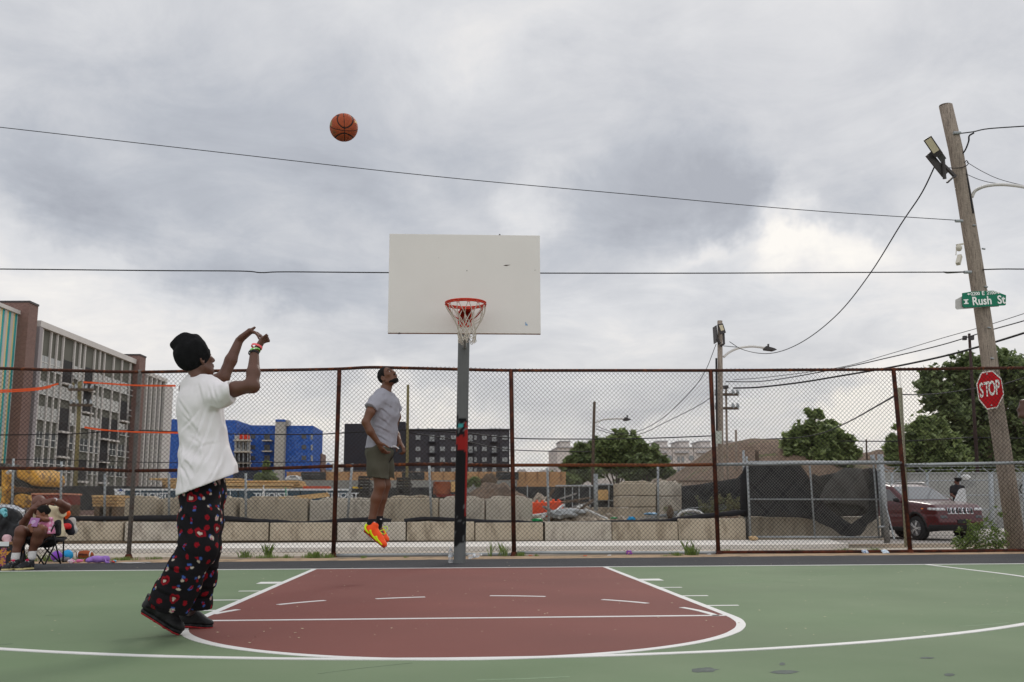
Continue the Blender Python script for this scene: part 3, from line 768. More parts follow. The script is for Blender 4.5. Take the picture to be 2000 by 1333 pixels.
# curved street light arm leaving the frame
sa = thing('street_light', 'pale curved street light arm sticking out right from the leaning pole', 'street light', uw(1899,385))
apts = [uw(1898,386), uw(1905,373,-.05), uw(1925,364,-.2), uw(1955,361,-.4), uw(1990,364,-.7), uw(2030,372,-1.0), uw(2080,380,-1.3)]
obj('arm', MB().tube(smoothpath(apts, 5), .030, 10), armm, sa, smooth=True)
obj('lamp_head', MB().prism([apts[-1]+Vector(v) for v in ((-.02,-.1,-.03),(.6,-.1,-.03),(.62,.0,-.02),(.6,.1,-.03),(-.02,.1,-.03))], (0,0,.09)), darkmetal, sa, bevel=.02)
# security cameras
cmm = M('camera_plastic', S(196,190,176), .5, .06, 20)
sc_ = thing('security_camera', 'two small cream security cameras one above the other left of the leaning pole', 'security camera', uw(1876,495,-.15))
obj('dome', MB().lathe([(.03,.05),(.055,.03),(.055,-.01),(.035,-.05),(.01,-.06)], uw(1873,485,-.2), 12), cmm, sc_, smooth=True)
obj('mount', MB().beam(uw(1869,479,-.2), uw(1881,477,-.12), .04, .03).tube([uw(1868,483,-.2), uw(1867,499,-.2)], .008, 5), cmm, sc_)
obj('camera_body', MB().beam(uw(1875,500,-.2), uw(1871,516,-.3), .07, .07), cmm, sc_)
# ---- street name sign: two crossed blades
gsign = M('sign_green', S(0,112,84), .45, .05, 4); wsign = M('sign_white', S(238,238,234), .45, .03, 8); gback = M('sign_back', S(176,174,170), .5, .08, 6, metal=.2)
def signpts(l): return [uw(x, y, -.22) for x, y in l]
out = [(1879,573),(1897,570),(1940,568),(1965,577),(1964.5,596),(1962,597),(1884,601),(1880,598)]
sg = thing('street_name_sign', 'green street name sign reading Rush St on the leaning pole', 'street sign', uw(1922,585,-.2))
P = signpts(out); pl = obj('sign_blade', MB().prism(P, (0,.006,0)), gsign, sg)
ctr = uw(1927,586.5,-.224); xd = uw(1958,585,-.224)-uw(1895,588.5,-.224); upv = Vector((-.03,0,1))
text_on('Rush  St', .215, wsign, pl, ctr+Vector((.035,-.003,-.012)), xd, upv, 'lettering', sx=.88)
text_on('E', .105, wsign, pl, uw(1920,573.2,-.228), xd, upv)
text_on('2200', .085, wsign, pl, uw(1905,574.3,-.228), xd, upv)
text_on('2100', .085, wsign, pl, uw(1936,572.6,-.228), xd, upv)
def arrow(px, py, s_):
    c = uw(px, py, -.228); d = xd.normalized()*s_
    return MB().sheet([c+d*.04, c+Vector((0,0,.022)), c+Vector((0,0,.008)), c-d*.045+Vector((0,0,.006)), c-d*.045-Vector((0,0,.006)), c-Vector((0,0,.008)), c-Vector((0,0,.022))])
obj('arrow', arrow(1892.5,574.8,-1), wsign, pl); obj('arrow', arrow(1949.5,572.2,1), wsign, pl)
bc_ = uw(1887,589.5,-.228)
bell = [(-.045,-.045),(.045,-.045),(.045,-.03),(.022,-.02),(.018,.018),(.045,.025),(.045,.042),(-.045,.042),(-.045,.025),(-.018,.018),(-.022,-.02),(-.045,-.03)]
obj('bell_emblem', MB().sheet([bc_+xd.normalized()*a+Vector((0,0,b)) for a, b in bell]), wsign, pl)
sg2 = thing('cross_street_sign', 'grey back of the second street sign crossing behind the green one', 'street sign', uw(1900,592,-.1))
a0, a1 = uw(1866,594,-.05), uw(1950,590,.25)
obj('sign_blade', MB().prism([uw(1866,586,-.20), uw(1883,577,-.20), uw(1920,577,-.17), uw(1951,580,-.17), uw(1951,599,-.17), uw(1920,601,-.17), uw(1869,605,-.20), uw(1866,602,-.20)], (0,.005,0)), gback, sg2)
# ---- stop sign
st_ = thing('stop_sign', 'red octagonal stop sign with a chipped white border on the leaning pole', 'stop sign', uw(1933,762,-.2))
octo = [(1916.5,727.5),(1938,724),(1956,740),(1961,771),(1948,797),(1927.5,800.5),(1911.5,781),(1907,750.5)]
ym = lambda x: -.24+(x-1934)*-.0035
oc = [uw(x, y, ym(x)) for x, y in octo]; cc = sum(oc, Vector())/8
stopw = M('stop_border', S(226,222,214), .5, .06, 10, col2=S(120,70,60), spot=.66); stopr = M('stop_red', S(178,8,22), .5, .10, 5, spec=.15)
border = obj('sign_border', MB().prism(oc, (0,.006,0)), stopw, st_)
face = obj('sign_face', MB().prism([cc+(p-cc)*.935+Vector((0,-.003,0)) for p in oc], (0,.002,0)), stopr, st_)
xds = oc[3]-oc[7]; xds = (uw(1957,752,ym(1957))-uw(1911,769,ym(1911))); ups = (uw(1930,728,ym(1930))-uw(1937,798,ym(1937)))
for i, (ch, px, py) in enumerate((('S',1917,764),('T',1927.5,762),('O',1937.5,760),('P',1948.5,758))):
    text_on(ch, .37, stopw, face, uw(px, py, ym(px)-.006), uw(1957,757,ym(1957))-uw(1911,765.5,ym(1911)), uw(1931,728,ym(1931))-uw(1936,798,ym(1936)), 'letter', sx=.40)
for (x,y) in ((1927,731),(1936,792)): obj('bolt', MB().lathe([(.014,-.008),(.014,0)], uw(x, y, ym(x)-.004), 8, 'y'), boltm, st_)
# ---- wooden post right behind the fence, and farther poles
pole('wooden_post', 'short pale wooden post just behind the second rusty fence post from the right', [(1772,1066),(1757,758)], [.055,.05], M('post_wood', S(150,146,124), .9, .2, 4, .3, 30, stretch=(6,6,.5)), 6.2)
def farpole(lab, x0, y0, x1, y1, r0, r1, mat, Y, grp=None): return pole('utility_pole', lab, [(x0,y0),((x0+x1)/2,(y0+y1)/2),(x1,y1)], [r0,(r0+r1)/2,r1], mat, Y, grp, 10)
mp, MP = farpole('grey wooden pole with floodlights and a meter box in the middle distance', 1408,1010, 1406,627, .115,.10, woodm, 26)
mw = lambda x, y, o=0: W(x, y, 26+o)
obj('meter_box', MB().boxpx(1398,842,1410,867,25.6,.25), M('meter_box', S(172,176,166), .6, .08, 6), mp)
obj('conduit', MB().tube([mw(1399,700,-.2), mw(1400,842,-.2)], .04, 6), blackm, mp)
ff = thing('floodlight', 'pair of floodlights at the top of the middle distance pole', 'floodlight', mw(1409,645,-.4))
obj('housing', MB().prism([mw(1402,634,-.5), mw(1412,632,-.5), mw(1418,650,-.5), mw(1408,653,-.5)], (0,.12,0)), darkmetal, ff)
obj('lens', MB().prism([mw(1404.5,636,-.52), mw(1411,634.5,-.52), mw(1414.5,645,-.52), mw(1408.5,647,-.52)], (0,.015,0)), lens, ff)
obj('housing', MB().prism([mw(1398,636,-.3), mw(1400,636,-.3), mw(1402,668,-.3), mw(1400,668,-.3)], (0,.5,0)), darkmetal, ff)
obj('bracket', MB().tube([mw(1413,652,-.4), mw(1414,672,-.4), mw(1408,676,-.2)], .05, 6).beam(mw(1400,662,-.3), mw(1406,672,-.2), .08, .08), darkmetal, ff)
def lamparm(lab, pts, Y, head, r, group='street lights on distant poles'):
    t = thing('street_light', lab, 'street light', W(*pts[0], Y), group)
    obj('arm', MB().tube(smoothpath([W(x, y, Y) for x, y in pts], 5), r, 7), armm, t, smooth=True)
    x0, y0, x1, y1 = head
    obj('lamp_head', MB().prism([W(x0,y0+1,Y-.15), W(x0+3,y0-3,Y-.15), W(x1-6,y1-2,Y-.15), W(x1,y1+1,Y-.15), W(x1-6,y1+3,Y-.15), W(x0+1,y0+4,Y-.15)], (0,.3,0)), darkmetal, t)
    obj('sensor', MB().boxpx(x0+6,y0-7,x0+8.5,y0-2,Y-.05,.1), darkmetal, t)
lamparm('curved street light on the grey pole with floodlights', [(1413,698),(1425,688),(1440,681),(1455,678),(1472,677),(1496,680)], 26, (1494,679,1518,682), .05)
obj('stay', MB().tube([mw(1413,676), mw(1445,679)], .02, 5), galv, mp)
cp, CP = farpole('thin double crossarm pole just right of the floodlight pole', 1421,960, 1418,755, .06,.05, woodm, 34)
for yy in (771, 798):
    cr_ = obj('crossarm', MB().beam(W(1397,yy,33.8), W(1442,yy,33.8), .12, .12), woodd, cp)
    for xx in (1399,1408,1432,1441): obj('insulator', MB().lathe([(.07,0),(.09,.1),(.05,.25)], W(xx,yy,33.8), 7), galv, cr_)
obj('top_cap', MB().boxpx(1415,753,1423,759,33.7,.3), darkmetal, cp)
farpole('short grey pole in front of the dirt mound', 1438,925, 1437.5,840, .062,.06, woodm, 40)
farpole('dark wooden pole with a curved lamp arm left of the middle trees', 1156,968, 1161,785, .085,.07, woodd, 36)
lamparm('curved street light on the dark pole by the middle trees', [(1163,826),(1178,820),(1195,818.5),(1206,818),(1220,818.5)], 36, (1218,818,1233,819), .045)
farpole('olive wooden pole beside the jumping player', 795,935, 797,752, .066,.06, woodo, 30)
lp, LP = farpole('weathered pole with two crossarms before the grey apartment block', 148,960, 156,746, .11,.10, woodo, 42)
for yy, w_ in ((761,24),(791,22)):
    cr_ = obj('crossarm', MB().beam(W(158-w_,yy,41.7), W(158+w_,yy+1,41.7), .14, .14), woodd, lp)
    for xx in (158-w_+3, 158-w_+14, 158+w_-14, 158+w_-3): obj('insulator', MB().lathe([(.07,0),(.09,.1),(.05,.28)], W(xx,yy,41.7), 7), galv, cr_)
obj('brace', MB().beam(W(142,748,41.8), W(157,771,41.8), .07, .07), woodo, lp)
dp, DP = farpole('thin dark pole with two small lamps in front of the tall trees', 1914,1003, 1893,652, .085,.055, M('dark_wood', S(58,44,42), .85, .2, 5), 27)
for x_ in (1886, 1900): obj('lamp', MB().boxpx(x_-3,656,x_+3,664,26.8,.15), darkmetal, dp)
farpole('small brown post on the dirt beside the leafy tree', 1693,905, 1692,858, .05,.045, woodd, 44)
farpole('dark stub post on top of the dirt mound', 1479,905, 1478,880, .10,.10, woodd, 38)

# ---------------------------------------------------------------- wires
def wire(lab, pts, r, Ys=None, mat=blackm, sub=6):
    P = [W(*p) for p in pts]
    return tag(obj('overhead_wire', MB().tube(smoothpath(P, sub), r, 5), mat, smooth=True), lab, 'wire', 'overhead wires')
U = UY-.14
wire('thin black wire sloping down from the upper left to the leaning pole', [(-120,236,U),(0,249,U),(420,297,U),(840,344,U),(1240,381,U),(1560,410,U),(1872,431,U)], .0075)
wire('nearly level black cable passing behind the backboard', [(-120,526,U+.1),(0,526,U+.1),(300,529,U+.1),(470,530,U+.1),(510,533,U+.1),(560,531.5,U+.1),(760,533,U+.1),(1060,534,U+.1),(1400,534,U+.1),(1700,532.5,U+.1),(1890,532,U)], .011)
obj('splice', MB().tube([uw(1842,531.5,-.1), uw(1850,533,-.1), uw(1884,531.5,-.1)], [.012,.02,.014], 6), M('splice', (.4,.4,.4), .5), up)
wire('twisted cable drooping from the floodlights down to the middle distance pole', [(1829,318,U-.1),(1800,378,U+1),(1760,438,U+2.4),(1700,534,U+5.5),(1640,610,U+9),(1580,660,U+13),(1530,685,U+16),(1490,691,U+18.5),(1450,683,U+20.5),(1425,668,25.8)], .014)
wire('wire running right from the floodlight pole behind the street name sign', [(1920,527,U),(1960,526,U),(2010,526,U),(2100,524,U)], .012)
wire('double black service cable leaving the top of the leaning pole', [(1868,262,U),(1900,258,U),(1930,252,U-.1),(2000,247,U-.3),(2100,240,U-.5)], .012)
wire('thin wire going right below the top of the leaning pole', [(1888,317,U),(1920,336,U),(1960,353,U),(2040,372,U)], .006)
wire('lower thin wire going right from the leaning pole', [(1886,340,U),(1915,352,U),(1950,359,U),(2040,366,U)], .006)
wire('thick black cable rising to the right behind the leaning pole', [(1432,758.5,25.9),(1480,757,25),(1560,748,23),(1640,735,21),(1740,718,18),(1840,697,15.5),(1925,674,13.5),(2000,651,12),(2080,625,11)], .032)
wire('middle black cable rising to the right behind the leaning pole', [(1417,746,25.9),(1500,744,24),(1640,720,22),(1740,698,20),(1840,674,18),(1925,648,16),(2000,627,14),(2080,602,13)], .018)
wire('topmost thin wire rising to the right behind the leaning pole', [(1434,742,25.9),(1500,737,24.5),(1640,718,22),(1740,691,20),(1840,661,18),(1925,637,16),(2000,613,14),(2080,588,13)], .011)
wire('wire from the wooden post to the dark pole by the trees', [(1763,771,6.2),(1800,771,9),(1850,767,15),(1903,759,26)], .012)
wire('wire from the dark pole past the stop sign', [(1903,759,26),(1940,757,22),(1970,748,19),(2040,726,17)], .02)
wire('cable sagging from the dark tree line up to the right fence bay', [(1497,858,30),(1560,855,28),(1610,845,25),(1660,823,20),(1710,795,14),(1757,768,6.3)], .022)
wire('long wire across the middle bays at the height of the far roofs', [(655,847,30),(740,842,30),(800,840,30),(905,846,31),(1000,856,33),(1100,858,34),(1250,857,35),(1410,851,34)], .028)
wire('second long wire below the roofline of the dark block', [(797,845,30),(905,862,32),(1000,879,34),(1160,883,36)], .022)
wire('wire sagging from the middle distance pole to the lamp pole left of the trees', [(1399,672,26),(1375,730,27),(1340,775,29),(1290,820,32),(1240,845,34),(1200,845,35),(1163,832,36)], .014)
wire('wire joining the crossarm pole and the lamp pole by the middle trees', [(1397,771,34),(1360,795,34.5),(1300,825,35),(1250,848,35.5),(1200,848,36),(1163,838,36)], .016)
wire('dark wire across the left bays in front of the apartment block', [(-60,850,40),(0,850,40),(140,848,41),(262,841,42),(440,848,42),(600,849,38),(655,847,36)], .03)
wire('low wire across the left bays in front of the apartment block', [(-60,900,40),(80,898,40),(260,903,40),(460,904,40),(655,902,38)], .02)
wire('level wire crossing the right hand trees', [(1640,862,33),(1760,862,32),(1860,857,30),(1906,855,27),(2060,858,27)], .025)
# ---------------------------------------------------------------- construction site behind the street
blk = M('block_concrete', S(178,166,146), .92, .12, 1.6, .45, 40, fine=.09, col2=S(148,136,118), spot=.57, stretch=(1.6,1.6,.5))
blk2 = M('block_concrete_pale', S(186,178,164), .92, .12, 1.6, .45, 40, fine=.09, col2=S(156,148,136), spot=.58, stretch=(1.6,1.6,.6))
def block(lab, x0, y0, x1, y1, Y, dep, mat, group, lump=False, seed=0):
    a = W(x0, y1, Y); b = W(x1, y0, Y)
    n, m_ = 14, 7
    r_ = random.Random(seed)
    mb = MB(); mb.prism([a, Vector((b.x,Y,a.z)), Vector((b.x,Y,b.z)), Vector((a.x,Y,b.z))], (0,dep,0))
    o = tag(obj('concrete_block', mb, mat, bevel=.022), lab, 'concrete block', group)
    if lump:
        k = MB()
        w = b.x-a.x
        # cast key along the top
        cs = [(a.x+w*t, b.z-.002+h) for t, h in ((.10,0),(.16,.045+.02*r_.random()),(.30,.06+.02*r_.random()),(.5,.05),(.68,.065+.02*r_.random()),(.84,.045),(.9,0))]
        k.prism([(x, Y+dep*.22, z) for x, z in cs], (0,dep*.5,0))
        obj('casting_key', k, mat, o, bevel=.02)
    return o
order = ['leftmost','second from the left','third from the left','fourth from the left','fifth from the left','sixth from the left','seventh from the left','eighth from the left','ninth from the left']
spl = [-160,-25,108,241,383,525,657,793,927,1061,1195,1324]
nm_ = ['behind the seated man\'s bags','behind the seated man','under the fence strap bay left of the thrower','directly behind the thrower','right of the thrower\'s trousers','left of the jumping player\'s shoes','behind the orange shoes','just left of the hoop pole','just right of the hoop pole','below the orange barriers','below the pile of white pipes']
for i in range(len(spl)-1):
    if i == 0: continue
    g_ = 4 if i in (9,) else 1.2
    block('long low concrete block '+(nm_[i-1] if i < 10 else 'with a dark gap at its left, below the white pipes'), spl[i]+g_, 1020+random.uniform(-1,1), spl[i+1]-.5, 1057.5, 9.4, .62, blk if i % 3 else blk2, 'lower row of concrete blocks', seed=i)
block('low concrete block tilted up towards the sliding gate', 1326, 1013, 1456, 1057.5, 9.4, .62, blk, 'lower row of concrete blocks')
block('concrete block behind the left half of the sliding gate', 1458, 1009, 1590, 1056, 9.9, .62, blk, 'lower row of concrete blocks')
block('concrete block behind the right half of the sliding gate', 1592, 1009, 1730, 1056, 9.9, .62, blk2, 'lower row of concrete blocks')
UPB = [(241,974,306,'narrow upper block left of the thrower\'s shoulder blades'),(318,972,462,'upper block behind the thrower\'s hips'),(467,974,601,'upper block with planks resting on its right end'),(604,977,744,'pale upper block behind the rusty fence post'),(747,973,856,'upper block behind the jumping player\'s shins'),(858,974,946,'short upper block behind the hoop pole'),(949,974,1040,'last upper block left of the orange barriers')]
for i, (x0, y0, x1, lb) in enumerate(UPB):
    block(lb, x0, y0, x1, 1021, 10.5, .75, blk2 if i in (3,5,6) else blk, 'upper row of concrete blocks', True, i+40)
STK = [(1208,944,1281,968.5,'top'),(1208,969.5,1281,990.5,'middle'),(1208,991.5,1281,1020,'bottom')]
for x0,y0,x1,y1,w_ in STK: block(w_+' block of the left tall concrete stack', x0, y0, x1, y1, 12, .8, blk, 'tall stacks of concrete blocks', w_ == 'top', 7)
for x0,y0,x1,y1,w_ in [(1286,945,1331,969.5,'top'),(1286,970.5,1331,1018,'bottom')]: block(w_+' block of the right tall concrete stack', x0, y0, x1, y1, 12, .8, blk2, 'tall stacks of concrete blocks', w_ == 'top', 9)
block('low concrete block under the dark screened panel', 1163, 991, 1206, 1022, 13, .7, blk, 'tall stacks of concrete blocks')

# rolled black silt fabric lying along the block tops
fab = M('black_fabric', (.016,.016,.019), .75, .3, 6, .6, 40, spec=.25)
def roll(lab, pts, r, Y=9.55):
    P = smoothpath([W(x, y, Y) for x, y in pts], 6); mb = MB()
    rs = [r*(.85+.4*mnoise.noise(p*1.5)+.2*mnoise.noise(p*6)) for p in P]
    return tag(obj('silt_fabric', mb.tube(P, rs, 9), fab, smooth=True), lab, 'silt fabric', 'black fabric rolled along the block wall')
roll('black fabric roll along the blocks from the seated man to the jumping player', [(-60,1013),(60,1013),(240,1013),(400,1012),(470,1015),(540,1022),(590,1024),(640,1022),(680,1018),(730,1015),(764,1019)], .072)
roll('black fabric roll from the hoop pole along the blocks towards the gate', [(790,1020),(826,1014),(862,1015),(930,1021),(1000,1022.5),(1100,1024),(1200,1023),(1290,1019),(1350,1012),(1400,1006),(1456,1001)], .078)

# inner galvanised fence standing on the wall
gwire = M('galvanised_wire', S(128,128,122), .6, .1, 3, metal=.3)
inf = thing('chain_link_fence', 'lower galvanised chain link fence standing on the concrete block wall', 'fence', W(700,1020,9.85))
def ip(xt, yt, xb, yb, r=.028): return obj('post', MB().tube([W(xb,yb,9.85), W(xt,yt,9.85)], r, 8), galv, inf, smooth=True)
for q in ((26,896,23,1018),(120,902,118,1020),(205,926,204,1020),(330,925,330,1020),(480,925,480,1020),(688,906,678,1021),(838,904,843,1022),(1069,914,1072,1023),(1285,906,1286,1021),(1452,880,1456,1055),(1458,892,1461,1054)): ip(*q)
ip(1163.5,926,1164,998,.05)
x0_, x1_ = W(-80,1018,9.8).x, W(1454,1018,9.8).x
tops = [(-80,W(0,900,9.8).z),(1454,W(0,905,9.8).z)]
zt_ = lambda x: np.interp(x, [W(a,950,9.8).x for a in (-80,0,240,500,700,850,1050,1300,1454)], [W(900,y,9.8).z for y in (905,905,915,921,918,916,917,916,905)])
chain_mesh('mesh_panel', x0_, x1_, W(500,1016,9.8).z, zt_, lambda x: 9.80+0*x, .071, .0028, gwire, inf, dent=False)

# sliding gate on the right
gt = thing('sliding_gate', 'galvanised chain link sliding gate with torn black screen beside the red car', 'gate', W(1590,1056,9.2))
gp = lambda x, y, o=0: W(x, y, 9.2+o)
fr = lambda nm, a, b, r, m=galv, par=gt: obj(nm, MB().tube([gp(*a), gp(*b)], r, 9), m, par, smooth=True)
fr('frame', (1458,903),(1716,902),.026); fr('frame', (1466,1049),(1722,1050),.024); fr('frame', (1461,975.5),(1717,976),.018)
fr('frame', (1459,902),(1466,1052),.026); fr('frame', (1581,903),(1592,1052),.022); fr('frame', (1714,902),(1724,1050),.026)
fr('frame', (1706,905),(1717,1052),.02)
ztg = lambda x: gp(1600,903).z+0*x
chain_mesh('mesh_panel', gp(1462,1040).x, gp(1716,1040).x, gp(1600,1049).z, ztg, lambda x: 9.17+0*x, .071, .0028, gwire, gt, dent=False)
gpost = thing('gate_post', 'thick galvanised post with clamps at the right end of the sliding gate', 'post', gp(1732,1060,-.1))
obj('post', MB().tube([gp(1733,1061,-.1), gp(1719,888,-.1)], .065, 12), galv, gpost, smooth=True)
obj('post', MB().tube([gp(1707,905,.5), gp(1703,889,.5)], .05, 10), galv, gpost, smooth=True)
for (a, b, y) in ((1712,1727,918),(1716,1734,1030)):
    obj('clamp', MB().tube([gp(a,y,-.12), gp(b,y-1,-.12)], .03, 8), galv, gpost)
tag(obj('brace_rod', MB().tube([gp(1729,985,-.2), gp(1747,1055,-.5)], .02, 7), galv), 'thin leaning rod propped right of the gate post', 'rod')
# torn screen hanging behind the gate: real cloth with swags
def cloth(name, lab, poly_cols, Y, mat, amp=.05, group=None, cat='screen', parent=None, kind=None):
    """columns of (x, ytop, ybottom) in measured pixels -> rippled cloth"""
    mb = MB(); nzr = 14; cols = []
    for i in range(len(poly_cols)-1):
        (xa, ta, ba), (xb, tb, bb2) = poly_cols[i], poly_cols[i+1]; n = max(2, int(abs(xb-xa)/5))
        for k in range(n): t = k/n; cols.append((xa+(xb-xa)*t, ta+(tb-ta)*t, ba+(bb2-ba)*t))
    cols.append(poly_cols[-1])
    for (x, t, b) in cols:
        for j in range(nzr+1):
            p = W(x, t+(b-t)*j/nzr, Y); q = mnoise.noise(Vector((p.x*1.6, p.z*1.3, 3)))+.6*mnoise.noise(Vector((p.x*4+p.z*3, p.z*2, 8)))
            p.y += amp*q; mb.v.append(tuple(p))
    m1 = nzr+1
    mb.f = [(i*m1+j, (i+1)*m1+j, (i+1)*m1+j+1, i*m1+j+1) for i in range(len(cols)-1) for j in range(nzr)]
    me = new_mesh(name, mb.v, mb.f, True); o = obj(name, me, mat, parent); md = o.modifiers.new('t', 'SOLIDIFY'); md.thickness = .006
    return tag(o, lab, cat if parent is None else None, group)
scr = M('screen_cloth', (.030,.030,.033), .85, .35, 3, .4, 60, spec=.2)
cloth('screen', None, [(1460,905,1008),(1500,905,1010),(1560,906,1011),(1575,925,1013),(1590,955,1016),(1600,975,1022),(1625,1000,1032),(1642,1010,1046),(1660,1024,1048),(1680,1012,1046),(1696,1000,1024),(1716,992,1012)], 9.32, scr, .07, parent=gt)
cloth('screen', None, [(1600,975,985),(1612,950,985),(1630,925,982),(1650,914,985),(1682,916,988),(1700,975,1000)], 9.42, M('screen_cloth_grey', S(86,84,82), .85, .3, 3, .4, 60), .06, parent=gt)
cloth('screen', None, [(1586,925,1012),(1600,930,1016),(1640,922,1010),(1680,918,1005),(1702,914,1005)], 9.62, M('screen_cloth_mid', S(62,60,58), .85, .3, 3, .4, 60), .05, parent=gt)
cloth('screen', None, [(1697,915,1005),(1706,915,1008),(1716,915,1010)], 9.35, scr, .05, parent=gt)
cloth('debris_screen', 'tall black debris screen between the concrete stack and the sliding gate', [(1331,950,1018),(1360,947,1015),(1400,941,1008),(1440,934,1003),(1457,915,1000)], 11.2, scr, .12, cat='screen')
obj_ = cloth('debris_screen', 'narrow black cloth bunched beside the left gate post', [(1446,935,1008),(1452,915,1010),(1460,905,1010)], 9.7, scr, .05)

# silt screens further back
sr = thing('silt_screen', 'long black screen fence with a pale top rail behind the orange barriers', 'screen', W(1080,990,20))
cloth('cloth', None, [(1004,951,992),(1060,951,992),(1110,952,992),(1163,951,992)], 20, scr, .10, parent=sr)
obj('rail', MB().tube([W(1085,949.5,19.8), W(1158,949.5,19.8)], .035, 6), galv, sr)
for x_ in (1030,1103,1118,1131,1152): obj('stake', MB().tube([W(x_,948,19.85), W(x_,992,19.85)], .02, 5), galv, sr)
cloth('silt_screen', 'long black screen at the foot of the grey apartment block', [(70,950,997),(150,950,997),(245,950,997),(320,951,997)], 26, scr, .12)
cloth('silt_screen', 'black screen behind the jumping player and the hoop pole', [(660,956,996),(740,953,996),(850,952,996),(905,951,996)], 22, scr, .1)
sp = thing('screened_panel', 'dark meshed panel with a plywood square left of the tall concrete stack', 'panel', W(1185,990,13))
obj('frame', MB().tube([W(1163,947,13), W(1206,947,13), W(1206,1012,13)], .03, 6).tube([W(1189,948,13), W(1189,991,13)], .02, 6).tube([W(1163,978,13), W(1206,978,13)], .015, 6), galv, sp)
obj('cloth', MB().boxpx(1164,948,1206,991,13.05,.02), scr, sp)
ply = M('plywood', S(206,168,112), .8, .12, 3, .2, 40, fine=.06)
obj('plywood_sheet', MB().boxpx(1167,957,1188,977,12.95,.02), ply, sp)
obj('tag', MB().boxpx(1199,961,1205,969,12.95,.02), M('cream_tag', S(196,186,140), .8), sp)

# orange barriers
orb = M('barrier_orange', S(236,86,40), .5, .10, 4, .1, 40)
def barrier(lab, x0, y0, x1, y1, Y=11.5):
    t = thing('traffic_barrier', lab, 'barrier', W((x0+x1)/2, y1, Y), 'orange plastic barriers on the rubble')
    a, b = W(x0,y1,Y), W(x1,y0,Y); w = b.x-a.x; h = b.z-a.z
    prof = [(-.14,0),(-.14,.18*h),(-.06,.32*h),(-.05,.95*h),(-.02,h),(.02,h),(.05,.95*h),(.06,.32*h),(.14,.18*h),(.14,0)]
    obj('body', MB().prism([(a.x, Y+.15+p, a.z+q) for p, q in prof], (w,0,0)), orb, t, bevel=.01)
    for k in range(5): obj('rib', MB().box((a.x+w*(.08+.19*k), Y+.07, a.z+.36*h), (a.x+w*(.08+.19*k)+.05, Y+.10, a.z+.9*h)), orb, t)
    for k in range(2): obj('lug', MB().lathe([(.035,0),(.035,.05),(.02,.06)], (a.x+w*(.3+.4*k), Y+.15, b.z-.01), 8), orb, t)
barrier('orange plastic barrier against the last upper concrete block', 1041,981,1069,1012)
barrier('orange plastic barrier right of the thin fence post', 1074,979,1101,1010)

# rubble, poles and pipes on the heap
def lumpfield(name, lab, pts, Y, dep, mat, cat, base=1026, amp=.3, res=46, kind=None, freq=1.3):
    """heap whose skyline follows measured points, with a rounded body towards and away from us"""
    X = [W(x, y, Y).x for x, y in pts]; Z = [W(x, y, Y).z for x, y in pts]; zb = min(W(pts[0][0], base, Y).z, -.25)
    n, m_ = res*2, res; mb = MB()
    for j in range(m_+1):
        v = j/m_*2-1
        for i in range(n+1):
            x = X[0]+(X[-1]-X[0])*i/n; z = float(np.interp(x, X, Z)); prof = math.sqrt(max(0, 1-v*v))**.9
            q = mnoise.fractal(Vector((x*freq, v*dep*freq, Y)), 1.0, 2.1, 5)
            h = (z-zb)*prof*(1+amp*q*(.35+.65*(1-prof)))+amp*.25*q*(prof > 0)
            mb.v.append((x, Y+v*dep, zb+max(h, -.05)))
    mb.f = [(j*(n+1)+i, j*(n+1)+i+1, (j+1)*(n+1)+i+1, (j+1)*(n+1)+i) for j in range(m_) for i in range(n)]
    o = obj(name, new_mesh(name, mb.v, mb.f, True), mat); 
    return tag(o, lab, cat) if kind is None else tag(o, kind=kind)
rub = M('rubble_concrete', S(180,168,152), .95, .3, 4, .8, 14, fine=.2, col2=S(120,108,94), spot=.52)
soil = M('soil', S(112,94,80), .95, .25, 1.5, .8, 12, fine=.2, col2=S(84,70,60), spot=.52)
lumpfield('rubble_heap', 'pale heap of broken concrete under the white pipes', [(1030,1022),(1060,1012),(1090,1008),(1120,1006),(1150,996),(1175,1006),(1200,1012),(1240,1018)], 11.3, .7, rub, 'rubble heap', amp=.35, freq=3)
lumpfield('dirt_heap', 'brown dirt heap behind the upper blocks right of the hoop pole', [(905,972),(920,960),(940,952),(960,950),(985,947),(1000,958),(1015,968),(1030,974)], 16, 1.6, soil, 'dirt heap', amp=.3)
lumpfield('dirt_heap', 'small heap of stones behind the orange barriers', [(1038,985),(1046,975),(1060,972),(1070,974),(1080,985)], 14, .6, rub, 'dirt heap', amp=.3, freq=4)
lumpfield('dirt_heap', 'low heap of pale stones on top of the concrete stacks', [(1262,946),(1272,939),(1284,936),(1296,940),(1312,943),(1325,946)], 13.4, .5, rub, 'dirt heap', base=955, amp=.2, freq=4)
def sticks(name, lab, cat, segs, mat, r, Y, group=None, ns=6):
    mb = MB()
    for (x0,y0,x1,y1) in segs[:1]: pass
    for i, (x0,y0,x1,y1) in enumerate(segs):
        o = obj(name, MB().tube([W(x0,y0,Y-.3+.1*(i%4)), W((x0+x1)/2,(y0+y1)/2+random.uniform(-.6,.6),Y-.2+.1*(i%3)), W(x1,y1,Y-.1+.12*(i%5))], r, ns), mat)
        tag(o, lab[i] if isinstance(lab, list) else lab, cat, group)
white = M('white_pipe', S(224,224,222), .5, .06, 6)
sticks('pipe', ['long white pipe sloping down right over the rubble','short white pipe pointing up right by the orange barriers','white pipe lying level in front of the orange barriers','white pipe leaning across the lower rubble','bent white pipe end standing in the rubble','short white pipe propped between the planks'], 'pipe',
       [(1143,995,1186,1014),(1087,998,1101,986),(1040,1007,1069,1003),(1047,1020,1068,1004),(1092,1012,1101,998),(1128,992,1136,987)], white, .03, 11, 'white pipes on the rubble')
brown = M('old_timber', S(96,80,66), .9, .25, 5, .4, 30)
